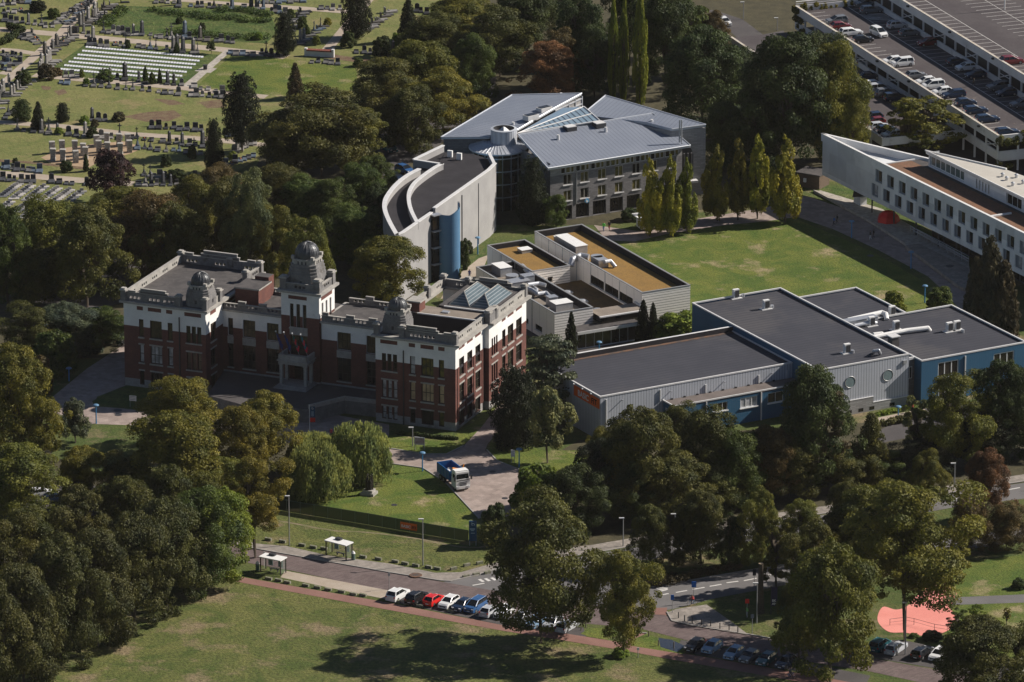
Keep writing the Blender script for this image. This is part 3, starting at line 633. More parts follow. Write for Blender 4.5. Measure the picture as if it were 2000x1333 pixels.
# turrets with domes
def turret(ac,bc,z0,wb,wt,h,rd,big=False):
    mb=MB(-22.3); c=W(ac,bc)
    steps=[(wb,0,.50),(wb*.955,.50,.58),(wb*.97,.58,.605),(wb*.915,.605,.69),(wb*.93,.69,.715),(wb*.865,.715,.80),(wb*.88,.80,.825),(wt,.825,.95),(wt+.16,.95,1.)]
    for wd,h0,h1 in steps:
        # octagonal-ish block: square with chamfered corners
        k=wd*.5; ch=wd*.16; pts=[(-k+ch,-k),(k-ch,-k),(k,-k+ch),(k,k-ch),(k-ch,k),(-k+ch,k),(-k,k-ch),(-k,-k+ch)]
        mb.prism([W(ac+x,bc+y) for x,y in pts],z0+h*h0,z0+h*h1,m_stone if h1<.93 else m_stonel)
    for s,(dx,dy,dg) in enumerate(((0,-1,0),(1,0,90))):
        for k in (-1,0,1):
            t=k*wd_(wb); x=ac+(t if dx==0 else dx*wt*.5); y=bc+(dy*wt*.5 if dx==0 else t)
            mb.box((*W(x,y),0),(.22,.12,h*.13),m_darkm,-22.3+dg,z0=z0+h*.80)
        x=ac+(dx*wb*.5); y=bc+dy*wb*.5; mb.box((*W(x,y),0),(.4,.1,.6),m_darkm,-22.3+dg,z0=z0+h*.18)
    for sx in (-1,1):
        for sy in (-1,1): mb.box((*W(ac+sx*wt*.42,bc+sy*wt*.42),0),(.55,.55,.5),m_stonel,-22.3,z0=z0+h)
    t=mb.build('turret',B)
    d=MB(); zc=z0+h; n=20
    d.cyl(c,rd,rd,zc,zc+rd*.25,m_copper,n=24,top=False); d.sph((*c,zc+rd*.25),rd,m_copper,24,8,1.0,half=True)
    for i in range(n):
        a_=2*math.pi*i/n; pts=[(c[0]+(rd+.03)*math.cos(e)*math.cos(a_),c[1]+(rd+.03)*math.cos(e)*math.sin(a_),zc+rd*.25+(rd+.03)*math.sin(e)) for e in (0,.35,.7,1.05,1.35,1.55)]
        for p,q in zip(pts,pts[1:]): d.tube(p,q,.03,m_copper,4,cap=False)
    d.sph((*c,zc+rd*1.28),.14,m_copper,8,4); d.build('dome',t)
wd_=lambda w:w*.13
turret(-46.6,3.6,PZ,4.2,3.35,3.6,1.55); turret(-11.5,3.4,PZ,4.2,3.35,3.6,1.55); turret(-30.6,10.4,TP,5.2,4.1,5.0,2.0)
# brick stair heads on the left range
sh=MB(-22.3); sh.prism(FM.rect(-43.6,-39.4,10.4,15.2),RZ+.4,RZ+3.1,m_brick,m_rfelt); sh.prism(FM.rect(-43.75,-39.25,10.25,15.35),RZ+3.1,RZ+3.35,m_stonel,m_rfelt); sh.build('stair_head',B)
sh=MB(-22.3); sh.prism(FM.rect(-42.3,-39.8,15.35,17.4),RZ+.4,RZ+3.9,m_brick,m_rfelt); sh.build('stair_head',B)
# portico
po=MB(-22.3)
for a_ in (-32.6,-28.3):
    for b_ in (4.2,6.4): po.box((*W(a_,b_),0),(.5,.5,3.5),m_stonel,-22.3,z0=2.7); po.box((*W(a_,b_),0),(.7,.7,.25),m_stonel,-22.3,z0=6.0)
po.prism(FM.rect(-33.,-27.9,3.8,7.15),6.2,6.7,m_stonel,bottom=True); po.prism(FM.rect(-33.2,-27.7,3.6,7.15),6.7,6.9,m_stonel,bottom=True)
for r in ((-33.,-27.9,3.8,4.1),(-33.,-32.7,3.8,7.15),(-28.2,-27.9,3.8,7.15)): po.prism(FM.rect(*r),6.9,7.8,m_stonel)
for k in range(3): po.prism(FM.rect(-33.-.2*k,-27.9+.2*k,3.2-.35*k,7.),2.25,2.75-.15*k,m_plinth)
po.build('portico',B)
# terrace with balustrade and stair
te=MB(-22.3); tp=[P(x,y,2.3)[:2] for x,y in ((735,789),(673,782),(600,800),(545,796),(470,790),(405,772),(430,735))]+[W(-44.6,7.5),W(-14,7.5),W(-14,1.)]
te.prism(tp,0,2.3,m_stone,m_dark)  # terrace top: paving given the asphalt tone to paint in its shade
te.strip([P(x,y,0)[:2] for x,y in ()],.3,0,1,m_stone)
tq=[P(x,y,2.3) for x,y in ((734,789),(673,782),(604,799))]; te.strip(tq,.3,2.3,3.0,m_stonel)
for k in range(7): te.prism([P(604+k*3.,800+k*3.4,0)[:2],P(545,797+k*3.4,0)[:2],P(548,760,0)[:2],P(600,760,0)[:2]],0,2.1-.3*k,m_plinth) if k else None
te.build('terrace',B)
# red tiled roof of a rear range between left wing and tower
rt=MB(-22.3); q=lambda a_,b_,z:(*W(a_,b_),z)
rt.prism(FM.rect(-44.4,-38,20,26),0,9,m_brick); rt.face([q(-44.6,19.6,9),q(-37.8,19.6,9),q(-37.8,23,11.3),q(-44.6,23,11.3)],mat('red roof tiles',(.24,.075,.05),(.17,.05,.035),ns=2,stripe=('V',.35,.2,(.08,.03,.02),.03)))
rt.face([q(-37.8,26.4,9),q(-44.6,26.4,9),q(-44.6,23,11.3),q(-37.8,23,11.3)],MT['red roof tiles']); rt.build('tiled_roof',B)
# flagpoles on the portico
for i,(a_,cols) in enumerate(((-32.3,[(.02,.03,.15),(.02,.03,.15)]),(-30.9,[(.02,.04,.12),(.03,.05,.2)]),(-29.4,[(.02,.1,.1),(.6,.02,.05)]),(-27.9,[(.01,.15,.2),(.6,.02,.05)]))):
    dsc=['leftmost of the four slanting flagpoles over the entrance, navy flag','second slanting flagpole from the left over the entrance, dark blue flag','third slanting flagpole from the left over the entrance, teal and red flag','rightmost slanting flagpole over the entrance, teal, red and blue flag'][i]
    r=empty('flagpole',(*W(a_,4.3),7.8),dsc,'flagpole','flagpoles above the entrance porch')
    p0=(*W(a_,4.3),7.8); p1=(*W(a_-.8,3.2),11.9); mb=MB(); mb.tube(p0,p1,.045,m_pole,6,r1=.035); mb.build('pole',r)
    kb=MB(); kb.sph(p1,.13,m_white,8,4); kb.build('finial',r)
    fl=MB(); t=lambda s:tuple(p0[k]+(p1[k]-p0[k])*s for k in range(3))
    for j in range(4):
        a0=t(.96-j*.14); a1=t(.96-(j+1)*.14); sw=(.12,.05,-.25)
        m=mat(f'flag cloth {i}{j%2}',cols[j%2] if j%2==0 else cols[1])
        for e in (-1,1): fl.face([(a0[0],a0[1]+.01*e,a0[2]-.1),(a0[0]+.35+.1*j,a0[1]+.12*e,a0[2]-.5),(a1[0]+.35,a1[1]+.15*e,a1[2]-.9),(a1[0],a1[1]+.01*e,a1[2]-.4)][::e],m)
    fl.build('flag',r)

# ================= CURVED AND GABLED GREY COLLEGE BUILDING =================
FC=Fr(P(1070,329.5,10.5),29.3); WC=FC.W
C=empty('college_building',(*WC(10,10),0),'modern grey college with zinc roofs, a round stair drum and a curved wing','building')
def q3(px,py,z): return P(px,py,z)
# section A: front block, eave 10.5, ridge 14
eL=P(1070,329.5,10.5); eR=P(1348.7,284.5,10.5); rR=P(1275,222,13.2); rL=P(1012,264,13.2)
la=math.dist(eL[:2],eR[:2])
wl=MB(29.3)
F=Fac(C,WC(1.,.9),WC(la-1.2,.9))
cols=[2.6,6.1,9.7,13.2,16.8,20.3,23.9,27.]
for i,x in enumerate(cols):
    for j,(z0,z1) in enumerate(((6.6,8.5),(3.6,5.5))):
        if x+1.8<F.l-.5: F.win(x+.1,x+1.8,z0,z1,2,1,glass=m_gyel if (i*3+j)%4 else m_glass,frame=m_frame,sill=.14,lm=m_wcap,dep=.2,fw=.1)
for k in range(8):
    if 1.8+k*3.5+2.7<F.l: F.win(1.8+k*3.5,1.8+k*3.5+2.7,0.1,2.7,4,1,glass=m_glass,frame=m_darkm,dep=.6,name='shopfront' if k!=1 else 'entrance_door')
n=24; xs0=2.2; 
for k in range(n):
    x=xs0+k*(F.l-2.6)/n; F.win(x,x+(F.l-2.6)/n-.12-(.25 if k%3==2 else 0),8.75,9.85,1,1,glass=m_gyel if k%3 else m_glass,frame=m_wcap,dep=.12,name='clerestory_window')
F.wall(wl,0,10.45,[(8.6,m_gbrick),(99,m_gbrickl)])
for x in (5.3,26.): F.bx(wl,x,x+.12,2.8,9,0,.14,m_galv)
# left end wall and back
Fl=Fac(C,WC(1.,14),WC(1.,.9)); Fl.wall(wl,0,11.,[(99,m_gbrick)])
Fr_=Fac(C,WC(la-1.2,.9),WC(la-1.2,12)); 
for z in (1.,4.,7.): Fr_.win(1,5,z,z+1.8,3,1,dep=.4)
Fr_.wall(wl,0,10.8,[(99,m_gbrick)])
wl.build('outer_wall',C)
def slab(pts,th,m,edge,name='metal_roof',deg=29.3):
    mb=MB(deg); top=pts; bot=[(p[0],p[1],p[2]-th) for p in pts]; n=len(pts)
    A=sum(pts[i][0]*pts[(i+1)%n][1]-pts[(i+1)%n][0]*pts[i][1] for i in range(n))
    if A<0: top=top[::-1]; bot=bot[::-1]
    mb.face(top,m); mb.face(bot[::-1],edge)
    for i in range(n): j=(i+1)%n; mb.face([bot[i],bot[j],top[j],top[i]],edge)
    o=mb.build(name,C); f=MB()
    for i in range(n): f.tube((top[i][0],top[i][1],top[i][2]+.05),(top[(i+1)%n][0],top[(i+1)%n][1],top[(i+1)%n][2]+.05),.11,m_zincf,5)
    f.build('roof_edge',o); return o
slab([eL,eR,rR,rL],.35,m_zinc,m_zincf)
# section B: back right, its gable wall carries a tall arched recess
b1=P(1145,214,13.2);b2=P(1182.5,189,13.2);b3=P(1378.5,244,13.0);b4=P(1312,254,12.6)
pB=[P(1130,228,13)[:2],b2[:2],b3[:2],(b4[0],b4[1]),rR[:2]]
mb=MB(29.3); mb.prism([P(1160,232,12.4)[:2],b2[:2],b3[:2],b4[:2]],0,12.4,m_gbrickl); mb.build('outer_wall',C)
slab([(b2[0],b2[1],13.4),(b3[0],b3[1],13.0),(b4[0],b4[1],12.7),(*P(1262,240,12.9)[:2],12.9),(*P(1135,228,13)[:2],13.2)],.4,m_zinc,m_zincf,deg=-20)
Fg=Fac(C,b4[:2],b3[:2]); ar=MB(); l=Fg.l
cx=l*.42; rw=l*.22
for k in range(8): # arched dark recess
    t0=-1+k*.25; t1=t0+.25; h0=7.6+1.6*math.sqrt(max(0,1-t0*t0)); h1=7.6+1.6*math.sqrt(max(0,1-t1*t1))
    ar.face([Fg.pt(cx+rw*t0,3,.03),Fg.pt(cx+rw*t1,3,.03),Fg.pt(cx+rw*t1,h1,.03),Fg.pt(cx+rw*t0,h0,.03)],m_darkm)
for k in range(4): Fg.bx(ar,cx-rw+rw*2*(k+.5)/4-.1,cx-rw+rw*2*(k+.5)/4+.1,3,8,.03,.3,m_gbrick)
Fg.bx(ar,cx-rw-.4,cx+rw+.6,2.6,3.,0,1.2,m_wcap); Fg.bx(ar,.3,2.2,1.,2.6,0,1.,m_wcap)
ar.build('arched_recess',C)
for k in (0,1):
    c=P(1327+k*4,262,12.6); mb=MB(); mb.cyl(c[:2],.13,.13,11,15.2,m_galv,8); mb.build('flue_pipe',C)
# section C: back left roof
c1=P(861,268.7,12.2); c2=P(1000,186,13.4); c3=P(1136,183,14.2); c4=P(1084,211,13.8); c5=P(1010,254,12.6); c6=P(955,268,12.2)
slab([c1,c2,c3,c4,c5,c6],.35,m_zinc,m_zincf,deg=60)
mb=MB(60); mb.prism([P(866,270,11.8)[:2],P(1003,189,11.8)[:2],(c3[0]-.5,c3[1]),(c4[0]-.5,c4[1]),P(1008,256,11.8)[:2],P(955,270,11.8)[:2]],0,lambda p:11.8,m_gbrick); mb.build('outer_wall',C)
Fg=Fac(C,c4[:2],c3[:2]); f=MB(); 
for k in range(5): Fg.bx(f,k*Fg.l/4-.08,k*Fg.l/4+.08,11.2,13.3+k*.1,.02,.2,m_zincf)
for z in (11.2,12.2,13.2): Fg.bx(f,0,Fg.l,z,z+.16,.02,.2,m_zincf)
Fg.bx(f,0,Fg.l,0,13.4,-.3,0,m_gbrickl)
f.build('gable_frame',C)
# glazed ridge between them
g0=P(1009,262,13.0); g1=P(1140,209,14.6); g2=P(1172,237,13.6)
mb=MB(29.3); mb.face([g0,g2,g1],m_skyp); o=mb.build('glazed_roof',C); f=MB()
L3=lambda a,b,t:tuple(a[k]+(b[k]-a[k])*t for k in range(3))
for a,b in ((g0,g1),(g1,g2),(g2,g0),(g0,L3(g1,g2,.5))): f.tube((a[0],a[1],a[2]+.05),(b[0],b[1],b[2]+.05),.13,m_wcap,5)
for k in range(1,15): t=k/15; a=L3(g0,g1,t); b=L3(g0,g2,t); f.tube((a[0],a[1],a[2]+.03),(b[0],b[1],b[2]+.03),.07,m_wcap,4)
f.build('glazing_bar',o)
b0=P(1035,254,12.8);b1_=P(1100,211,14.); mb=MB(60); mb.face([g0,g1,b1_,P(1060,232,13.2)],mat('pale blue roof panels',(.20,.29,.38),rough=.3,stripe=('U',.8,.1,(.4,.44,.48),0))); mb.build('glazed_roof',C)
for (x,y) in ((1113,247),(1170,240)):
    c=P(x,y,13.6); mb=MB(); mb.box((*c[:2],13.2),(2.,1.7,.8),m_darkm,29.3); mb.box((*c[:2],13.65),(1.9,1.6,.12),m_wcap,29.3); mb.build('roof_hatch',C)
for (x,y) in ((1037,228),(1063,213)):
    c=P(x,y,13.7); mb=MB(); mb.box((*c[:2],13.6),(2.6,1.6,.9),m_wcap,40); mb.box((*c[:2],14.08),(2.2,1.2,.1),m_glass,40); mb.build('roof_hatch',C)
for (x,y) in ((1090,269),(1183,254),(1273,239),(1096,187),(1052,222),(1002,244)):
    c=P(x,y,12.8); mb=MB(); mb.cyl(c[:2],.3,.25,12.3,13.3,m_wcap,8); mb.build('roof_vent',C)
# round stair drum
dc=P(973,286,10.8)[:2]; dt=P(984,262,13)[:2]
dr=MB(); dr.cyl(dc,4.6,4.6,0,10.6,m_glass,28,top=False)
for k in range(18):
    a_=2*math.pi*k/18; dr.tube((dc[0]+4.65*math.cos(a_),dc[1]+4.65*math.sin(a_),0),(dc[0]+4.65*math.cos(a_),dc[1]+4.65*math.sin(a_),10.6),.07,m_galv,4)
for z in (2.4,4.8,7.2,9.6): dr.cyl(dc,4.72,4.72,z,z+.22,m_galv,28,top=False)
dr.build('stair_drum',C)
mr=mat('ribbed zinc disc',(.42,.44,.48),rough=.5,metal=.35,stripe=('U',.9,.12,(.25,.27,.30),.03))
dk=MB(); dk.cyl(dc,5.3,5.3,10.5,10.75,m_zincf,36,bottom=True); dk.cyl(dc,5.25,2.3,10.75,11.55,mr,36); 
for k in range(44):
    a_=2*math.pi*k/44; dk.tube((dc[0]+5.2*math.cos(a_),dc[1]+5.2*math.sin(a_),10.82),(dc[0]+2.6*math.cos(a_),dc[1]+2.6*math.sin(a_),11.6),.03,m_zincf,4)
dk.build('disc_roof',C)
dc=dt; ct=MB(); ct.cyl(dc,2.35,2.35,10.9,14.0,m_steel,28,top=False); ct.cyl(dc,2.4,1.9,14.0,14.1,m_zincf,28,top=False); ct.cyl(dc,1.9,1.9,13.4,14.1,m_darkm,28,mt=m_darkm,top=False); ct.cyl(dc,1.95,1.95,13.3,13.42,m_darkm,28); ct.cyl(dc,1.3,.2,13.42,14.3,m_wcap,4); ct.build('lantern_drum',C)
# curved wing: heights from the base of the blue cylinder
ZW=12.2
outer=[(864,286),(810,312),(817,332),(795,344),(775,360),(760,378),(752,394),(752,412),(761,435),(775,460)]
wallp=[(775,460),(786,455),(841,417),(849,408),(954,334),(966,322),(955,300),(925,290)]
def smooth(pts,n=6):
    out=[]; q=[pts[0]]+list(pts)+[pts[-1]]
    for i in range(1,len(q)-2):
        for k in range(n):
            t=k/n; a,b,c,d=q[i-1],q[i],q[i+1],q[i+2]
            out.append(tuple(.5*((2*b[j])+(-a[j]+c[j])*t+(2*a[j]-5*b[j]+4*c[j]-d[j])*t*t+(-a[j]+3*b[j]-3*c[j]+d[j])*t**3) for j in (0,1)))
    return out+[pts[-1]]
outer=outer[:2]+smooth(outer[2:])
po_=[P(x,y,ZW)[:2] for x,y in outer]; pw=[P(x,y,ZW)[:2] for x,y in wallp]
mb=MB(40); mb.prism(po_+pw,0,ZW-1.1,m_bluec,m_rdark); mb.build('curved_wing_core',C)
cw=MB(40)
def parawall(pts,zb,zt,th,m,mt=None):
    cw.strip(pts,th,zb,zt,m); cw.strip(pts,th+.18,zt,zt+.16,mt or m_wcap)
cw_=[ (x,y,0) for x,y in po_]; parawall(cw_[:2],ZW-4,ZW,.45,m_conc); parawall(cw_[2:],ZW-4,ZW,.6,m_conc)
parawall([(x,y,0) for x,y in pw[:3]],0,ZW,.45,m_conc); parawall([(x,y,0) for x,y in pw[3:6]],0,ZW+.1,.45,m_conc); parawall([(x,y,0) for x,y in pw[5:7]],ZW-1.4,ZW,.4,m_conc)
inner=[(865,300),(862,322),(847,330),(823,347),(807,362),(799,379),(799,397),(804,415),(814,435)]
parawall([(*P(x,y,ZW)[:2],0) for x,y in smooth(inner[1:])],ZW-1.2,ZW+.05,.5,m_conc)
parawall([(*P(x,y,ZW)[:2],0) for x,y in ((811,314),(863,322))],ZW-1.2,ZW+.05,.4,m_conc)
cw.build('parapet_wall',C)
mb=MB(40); ip=[P(x,y,ZW-1)[:2] for x,y in inner[2:]]+[P(x,y,ZW-1)[:2] for x,y in ((841,424),(950,345),(950,310),(870,300))]
mb.face([(x,y,ZW-.95) for x,y in ip],m_rdark); mb.build('flat_roof',C)
for (x,y) in ((879,307),(897,312)):
    c=P(x,y,ZW-.9); mb=MB(); mb.box((*c[:2],ZW-.3),(.9,.5,1.2),m_white,-20); mb.cyl(c[:2],.05,.05,ZW-.9,ZW+.3,m_darkm,6); mb.build('air_unit',C)
# vertical joints on the long wall
for (x0,y0) in ((901,372),(933,350)):
    pass
# blue half cylinder
bc=P(876,412,12.2); br=2.0
mb=MB(); n=22; pts=[]
for k in range(n+1):
    a_=R(-175+205*k/n); pts.append((bc[0]+br*math.cos(a_),bc[1]-.0+br*math.sin(a_)))
for k,(p,r) in enumerate(zip(pts,pts[1:])):
    z0=11.9+(.0 if k<n*.45 else (k/n-.45)*3.2); z1=11.9+(.0 if k+1<n*.45 else ((k+1)/n-.45)*3.2)
    mb.face([(p[0],p[1],0),(r[0],r[1],0),(r[0],r[1],z1),(p[0],p[1],z0)],m_bluec)
    mb.face([(p[0]*.9+bc[0]*.1,p[1]*.9+bc[1]*.1,0),(p[0]*.9+bc[0]*.1,p[1]*.9+bc[1]*.1,z0),(r[0]*.9+bc[0]*.1,r[1]*.9+bc[1]*.1,z1),(r[0]*.9+bc[0]*.1,r[1]*.9+bc[1]*.1,0)],m_bluec)
mb.build('blue_cylinder',C)
# dark recess with landings behind the cylinder
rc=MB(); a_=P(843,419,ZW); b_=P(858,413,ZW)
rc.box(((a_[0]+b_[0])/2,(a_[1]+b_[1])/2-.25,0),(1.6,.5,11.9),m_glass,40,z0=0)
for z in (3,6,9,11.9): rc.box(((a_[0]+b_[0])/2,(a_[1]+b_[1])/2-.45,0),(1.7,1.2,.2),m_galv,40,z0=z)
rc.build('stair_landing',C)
jt=MB()
for (x,y) in ((810,436),(901,372),(933,349)):
    c=P(x,y,ZW); jt.box((c[0]+.12,c[1]-.28,0),(.14,.12,ZW-1.),m_darkm,40,z0=.2)
jt.build('wall_joint',C)
sgn=empty('round_sign',WC(8.4,.8)+(3.1,),'small round blue sign with a white swirl above the grey college entrance','sign')
mb=MB(); c=WC(8.4,.75); n_=(math.sin(R(29.3)),-math.cos(R(29.3)),0); mb.tube((c[0],c[1],3.1),(c[0]+n_[0]*.12,c[1]+n_[1]*.12,3.1),.45,mat('light blue sign',(.10,.30,.50)),20); mb.build('sign_disc',sgn)
mb=MB(); mb.tube((c[0]+n_[0]*.12,c[1]+n_[1]*.12,3.0),(c[0]+n_[0]*.16,c[1]+n_[1]*.16,3.0),.2,m_white,16); mb.box((c[0]+n_[0]*.14-.15,c[1]+n_[1]*.14-.06,3.2),(.08,.04,.4),m_white,29.3); mb.build('sign_emblem',sgn)
# ================= LOW PANEL-CLAD BUILDING WITH SEDUM ROOFS =================
FD=Fr(P(1253.7,573,6.8),27.2)
def par_ring(mb,fr,rects,zt,th,hgt,m_in,m_cap,root=None):
    a0,a1,b0,b1=rects
    for r in ((a0,a1,b0,b0+th),(a0,a1,b1-th,b1),(a0,a0+th,b0+th,b1-th),(a1-th,a1,b0+th,b1-th)):
        mb.prism(fr.rect(*r),zt-hgt,zt,m_in,m_cap)
Dn=empty('low_canteen_building',(*FD.W(-3,15),0),'low pale panelled building with ochre sedum roofs and metal ducts','building')
def boxbuild(fr,a0,a1,b0,b1,zt,zr,front_m,side_m,roof_m,wins=(),deg=27.2,root=None,inset=1.0,felt=m_rdark):
    w_=MB(deg); root=root or Dn
    F=Fac(root,fr.W(a0,b0),fr.W(a1,b0)); 
    for s,q in wins:
        if s=='f': F.win(*q,glass=m_glass,frame=m_frame,dep=.25)
    F.wall(w_,0,zt,[(99,front_m)])
    F=Fac(root,fr.W(a0,b1),fr.W(a0,b0)); 
    for s,q in wins:
        if s=='l': F.win(*q,glass=m_glass,frame=m_darkm,dep=.25,sill=.1,lm=m_wcap)
    F.wall(w_,0,zt,[(99,side_m)])
    for k in range(1,int(F.l/5.2)): F.bx(w_,k*5.2,k*5.2+.22,0,zt,0,.05,m_galv)
    F=Fac(root,fr.W(a1,b0),fr.W(a1,b1)); F.wall(w_,0,zt,[(99,side_m)])
    F=Fac(root,fr.W(a1,b1),fr.W(a0,b1)); F.wall(w_,0,zt,[(99,side_m)])
    w_.build('outer_wall',root)
    p=MB(deg); t=.28
    for r in ((a0+.02,a1-.02,b0+.02,b0+t),(a0+.02,a1-.02,b1-t,b1-.02),(a0+.02,a0+t,b0+t,b1-t),(a1-t,a1-.02,b0+t,b1-t)):
        p.prism(fr.rect(*r),zt-1.6,zt+.01,m_rdark)
    for r in ((a0-.05,a1+.05,b0-.05,b0+t),(a0-.05,a1+.05,b1-t,b1+.05),(a0-.05,a0+t,b0+t,b1-t),(a1-t,a1+.05,b0+t,b1-t)):
        p.prism(fr.rect(*r),zt+.01,zt+.12,m_pole,m_pole,bottom=True)
    p.build('parapet',root)
    r=MB(deg); r.prism(fr.rect(a0+t,a1-t,b0+t,b1-t),zr-.3,zr,felt); r.build('flat_roof',root)
    if roof_m:
        r=MB(deg); r.face([(*q,zr+.03) for q in fr.rect(a0+.3,a1-.3-inset*.2,b0+.3,b1-.3-inset*.3)],roof_m); r.build('sedum_roof' if roof_m is not m_rgrav else 'gravel_roof',root)
boxbuild(FD,0,9.3,0,39.3,6.8,5.8,m_board,m_panel,m_sedum,wins=[('l',(39.3-x-5,39.3-x,3.3,4.9,2,1)) for x in (3.2,8.4,13.6)],inset=.9)
boxbuild(FD,-16.6,-9.3,0,29.1,5.6,4.6,m_board,m_panel,m_rgrav,wins=[('l',(x,x+2.6,.9,1.9,1,1)) for x in (12,17,22)],inset=1.4)
boxbuild(FD,-9.55,-2.2,21.8,38.7,5.8,5.0,m_board,m_panel,m_sedum,wins=[('l',(8,13,1.2,3.2,4,1)),('f',(3.,4.,3.4,4.4,1,1))],inset=.7)
mb=MB(27.2); mb.prism(FD.rect(-9.3,0,2.3,22),0,2.9,m_board,m_sedumb); mb.build('lower_sedum_roof',Dn)
for b_ in (4.5,10,15.5):
    c=FD.W(-5.6,b_+1); mb=MB(); mb.box((*c,3.05),(1.7,1.4,.25),m_wcap,27.2); mb.sph((*c,3.16),.7,m_galv,8,4,.35,half=True,rx=.8); mb.build('rooflight',Dn)
# glass pavilion and canopy
mb=MB(27.2); mb.prism(FD.rect(-9.,-.4,-2.2,2.2),3.4,4.5,m_glass,m_rgrav); mb.prism(FD.rect(-9.2,-.2,-2.4,-2.),4.4,4.6,m_wcap); mb.prism(FD.rect(-.4,0,-2.4,2.3),4.4,4.75,m_wcap); mb.build('glass_attic',Dn)
mb=MB(27.2); mb.prism(FD.rect(-14.5,-2.6,-4.6,-1.),2.95,3.25,m_rfelt,m_rfelt,bottom=True); mb.prism(FD.rect(-14.7,-2.4,-4.75,-4.6),2.9,3.4,m_wcap); mb.build('canopy',Dn)
F=Fac(Dn,FD.W(-14.3,-3.8),FD.W(-2.9,-3.8)); F.win(.1,11.3,.1,2.8,7,1,glass=m_glass,frame=m_wcap,dep=.2,name='glass_wall'); g_=MB(27.2); F.wall(g_,0,2.95,[(99,m_wcap)]); F=Fac(Dn,FD.W(-2.9,-3.8),FD.W(-2.9,0)); F.wall(g_,0,2.95,[(99,m_glass)]); g_.build('outer_wall',Dn)
# recessed plant niche and rooftop equipment
def duct(root,pts,r,m=m_galv,sq=False):
    mb=MB(); n=4 if sq else 10
    for p,q in zip(pts,pts[1:]): mb.tube(p,q,r,m,n)
    for p in pts[1:-1]: mb.sph(p,r*1.02,m,10,5)
    mb.build('duct',root)
def unit(root,x,y,z,sx,sy,sz,dg,m=m_galv,top=m_white,name='air_handling_unit'):
    c=P(x,y,z); mb=MB(dg); mb.box((*c[:2],0),(sx,sy,sz),m,dg,z0=z,mt=top); mb.box((*c[:2],0),(sx+.12,sy+.12,.06),top,dg,z0=z+sz)
    o=mb.build(name,root)
    return c
unit(Dn,1116,487,5.75,7.6,2.3,1.6,117.2); unit(Dn,1098,474,5.75,2.2,2.2,1.0,117.2)
mb=MB(117.2); c=P(1172,520,5.8); mb.box((*c[:2],0),(2.6,1.9,1.5),m_galv,117.2,z0=5.75); mb.cyl((c[0]-.5,c[1]+1.3),1.1,1.1,5.75,7.25,m_galv,14); mb.build('air_handling_unit',Dn)
duct(Dn,[P(1150,503,6.3),P(1133,500,6.4),P(1118,508,6.3),P(1115,520,5.4)],.55)
duct(Dn,[P(1180,512,7.1),P(1192,510,6.9),P(1202,522,6.0)],.35)
unit(Dn,1025,492,5.05,2.0,1.8,.55,27)
unit(Dn,1096,605,4.65,3.2,2.4,1.4,27); unit(Dn,1078,597,4.65,1.6,1.4,1.6,27,top=m_galv)
unit(Dn,980,535,4.65,3.4,2.2,1.5,117); mb=MB(); c=P(1000,547,4.7); mb.cyl(c[:2],1.1,1.1,4.65,5.6,m_galv,14); mb.build('air_handling_unit',Dn)
unit(Dn,1012,562,4.65,3.6,2.2,1.3,27,top=m_galv); unit(Dn,1030,556,4.65,2.,1.6,1.7,27,top=m_galv)
duct(Dn,[P(1006,548,5.3),P(1025,545,5.3),P(1038,538,5.4),P(1020,520,5.3),P(1012,522,5.)],.42)
duct(Dn,[P(1026,562,5.4),P(1040,568,5.4),P(1050,575,5.3),P(1066,573,5.2),P(1078,585,5.0)],.42)
duct(Dn,[P(1030,557,5.9),P(1052,554,5.7),P(1066,558,5.5)],.36); duct(Dn,[P(1040,560,5.2),P(1048,566,5.3),P(1048,574,5.1)],.3)

# ================= RIBBED STEEL SPORTS HALL =================
FE=Fr(P(1172,775.5,7.5),28.9); WE=FE.W
E_=empty('sports_hall',(*WE(25,8),0),'large flat roofed hall in ribbed grey steel and blue cladding with dark bitumen roofs','building')
def hall(a0,a1,b0,b1,zt,fm,lm_,fac=None,name='outer_wall',bands=None,left=None,cap=m_wcap,pr=.45,poly=None):
    w_=MB(28.9)
    F=Fac(E_,WE(a0,b0),WE(a1,b0),depth=.2)
    if fac: fac(F,w_)
    F.wall(w_,0,zt,bands or [(99,fm)])
    for p,q in (((a0,b1),(a0,b0)),((a1,b0),(a1,b1)),((a1,b1),(a0,b1))):
        F=Fac(E_,WE(*p),WE(*q)); F.wall(w_,0,zt,[(99,lm_)])
    w_.build(name,E_)
    c_=MB(28.9); t=.22
    for r in ((a0-.06,a1+.06,b0-.06,b0+t),(a0-.06,a1+.06,b1-t,b1+.06),(a0-.06,a0+t,b0+t,b1-t),(a1-t,a1+.06,b0+t,b1-t)):
        c_.prism(FE.rect(*r),zt-.14,zt+.08,cap,cap)
    c_.build('roof_edge',E_)
    r=MB(28.9+90); r.prism(FE.rect(a0+t,a1-t,b0+t,b1-t),zt-pr-.2,zt-pr,m_rblue); r.build('flat_roof',E_)
def f1(F,w_):
    for x in (1.,11.,): F.bx(w_,x,x+.2,0 if x<5 else 5,zt_-.6,0,.2,m_wcap)
    for x in (19.5,29.5,34.8): F.bx(w_,x,x+.2,5,6.4,0,.2,m_wcap)
    for x in (4.,13.,23,32): F.bx(w_,x,x+.12,zt_-1.2,zt_-1.1,0,.5,m_galv)
zt_=7.5
hall(0,36,0,19.3,7.5,m_steel,m_steel,f1,pr=.12)
mb=MB(28.9); mb.prism(FE.rect(0,36.,18.9,19.4),7.3,8.25,m_rdark,m_wcap); mb.prism(FE.rect(.3,35.8,18.2,18.9),7.4,7.44,m_rust); mb.build('parapet',E_)
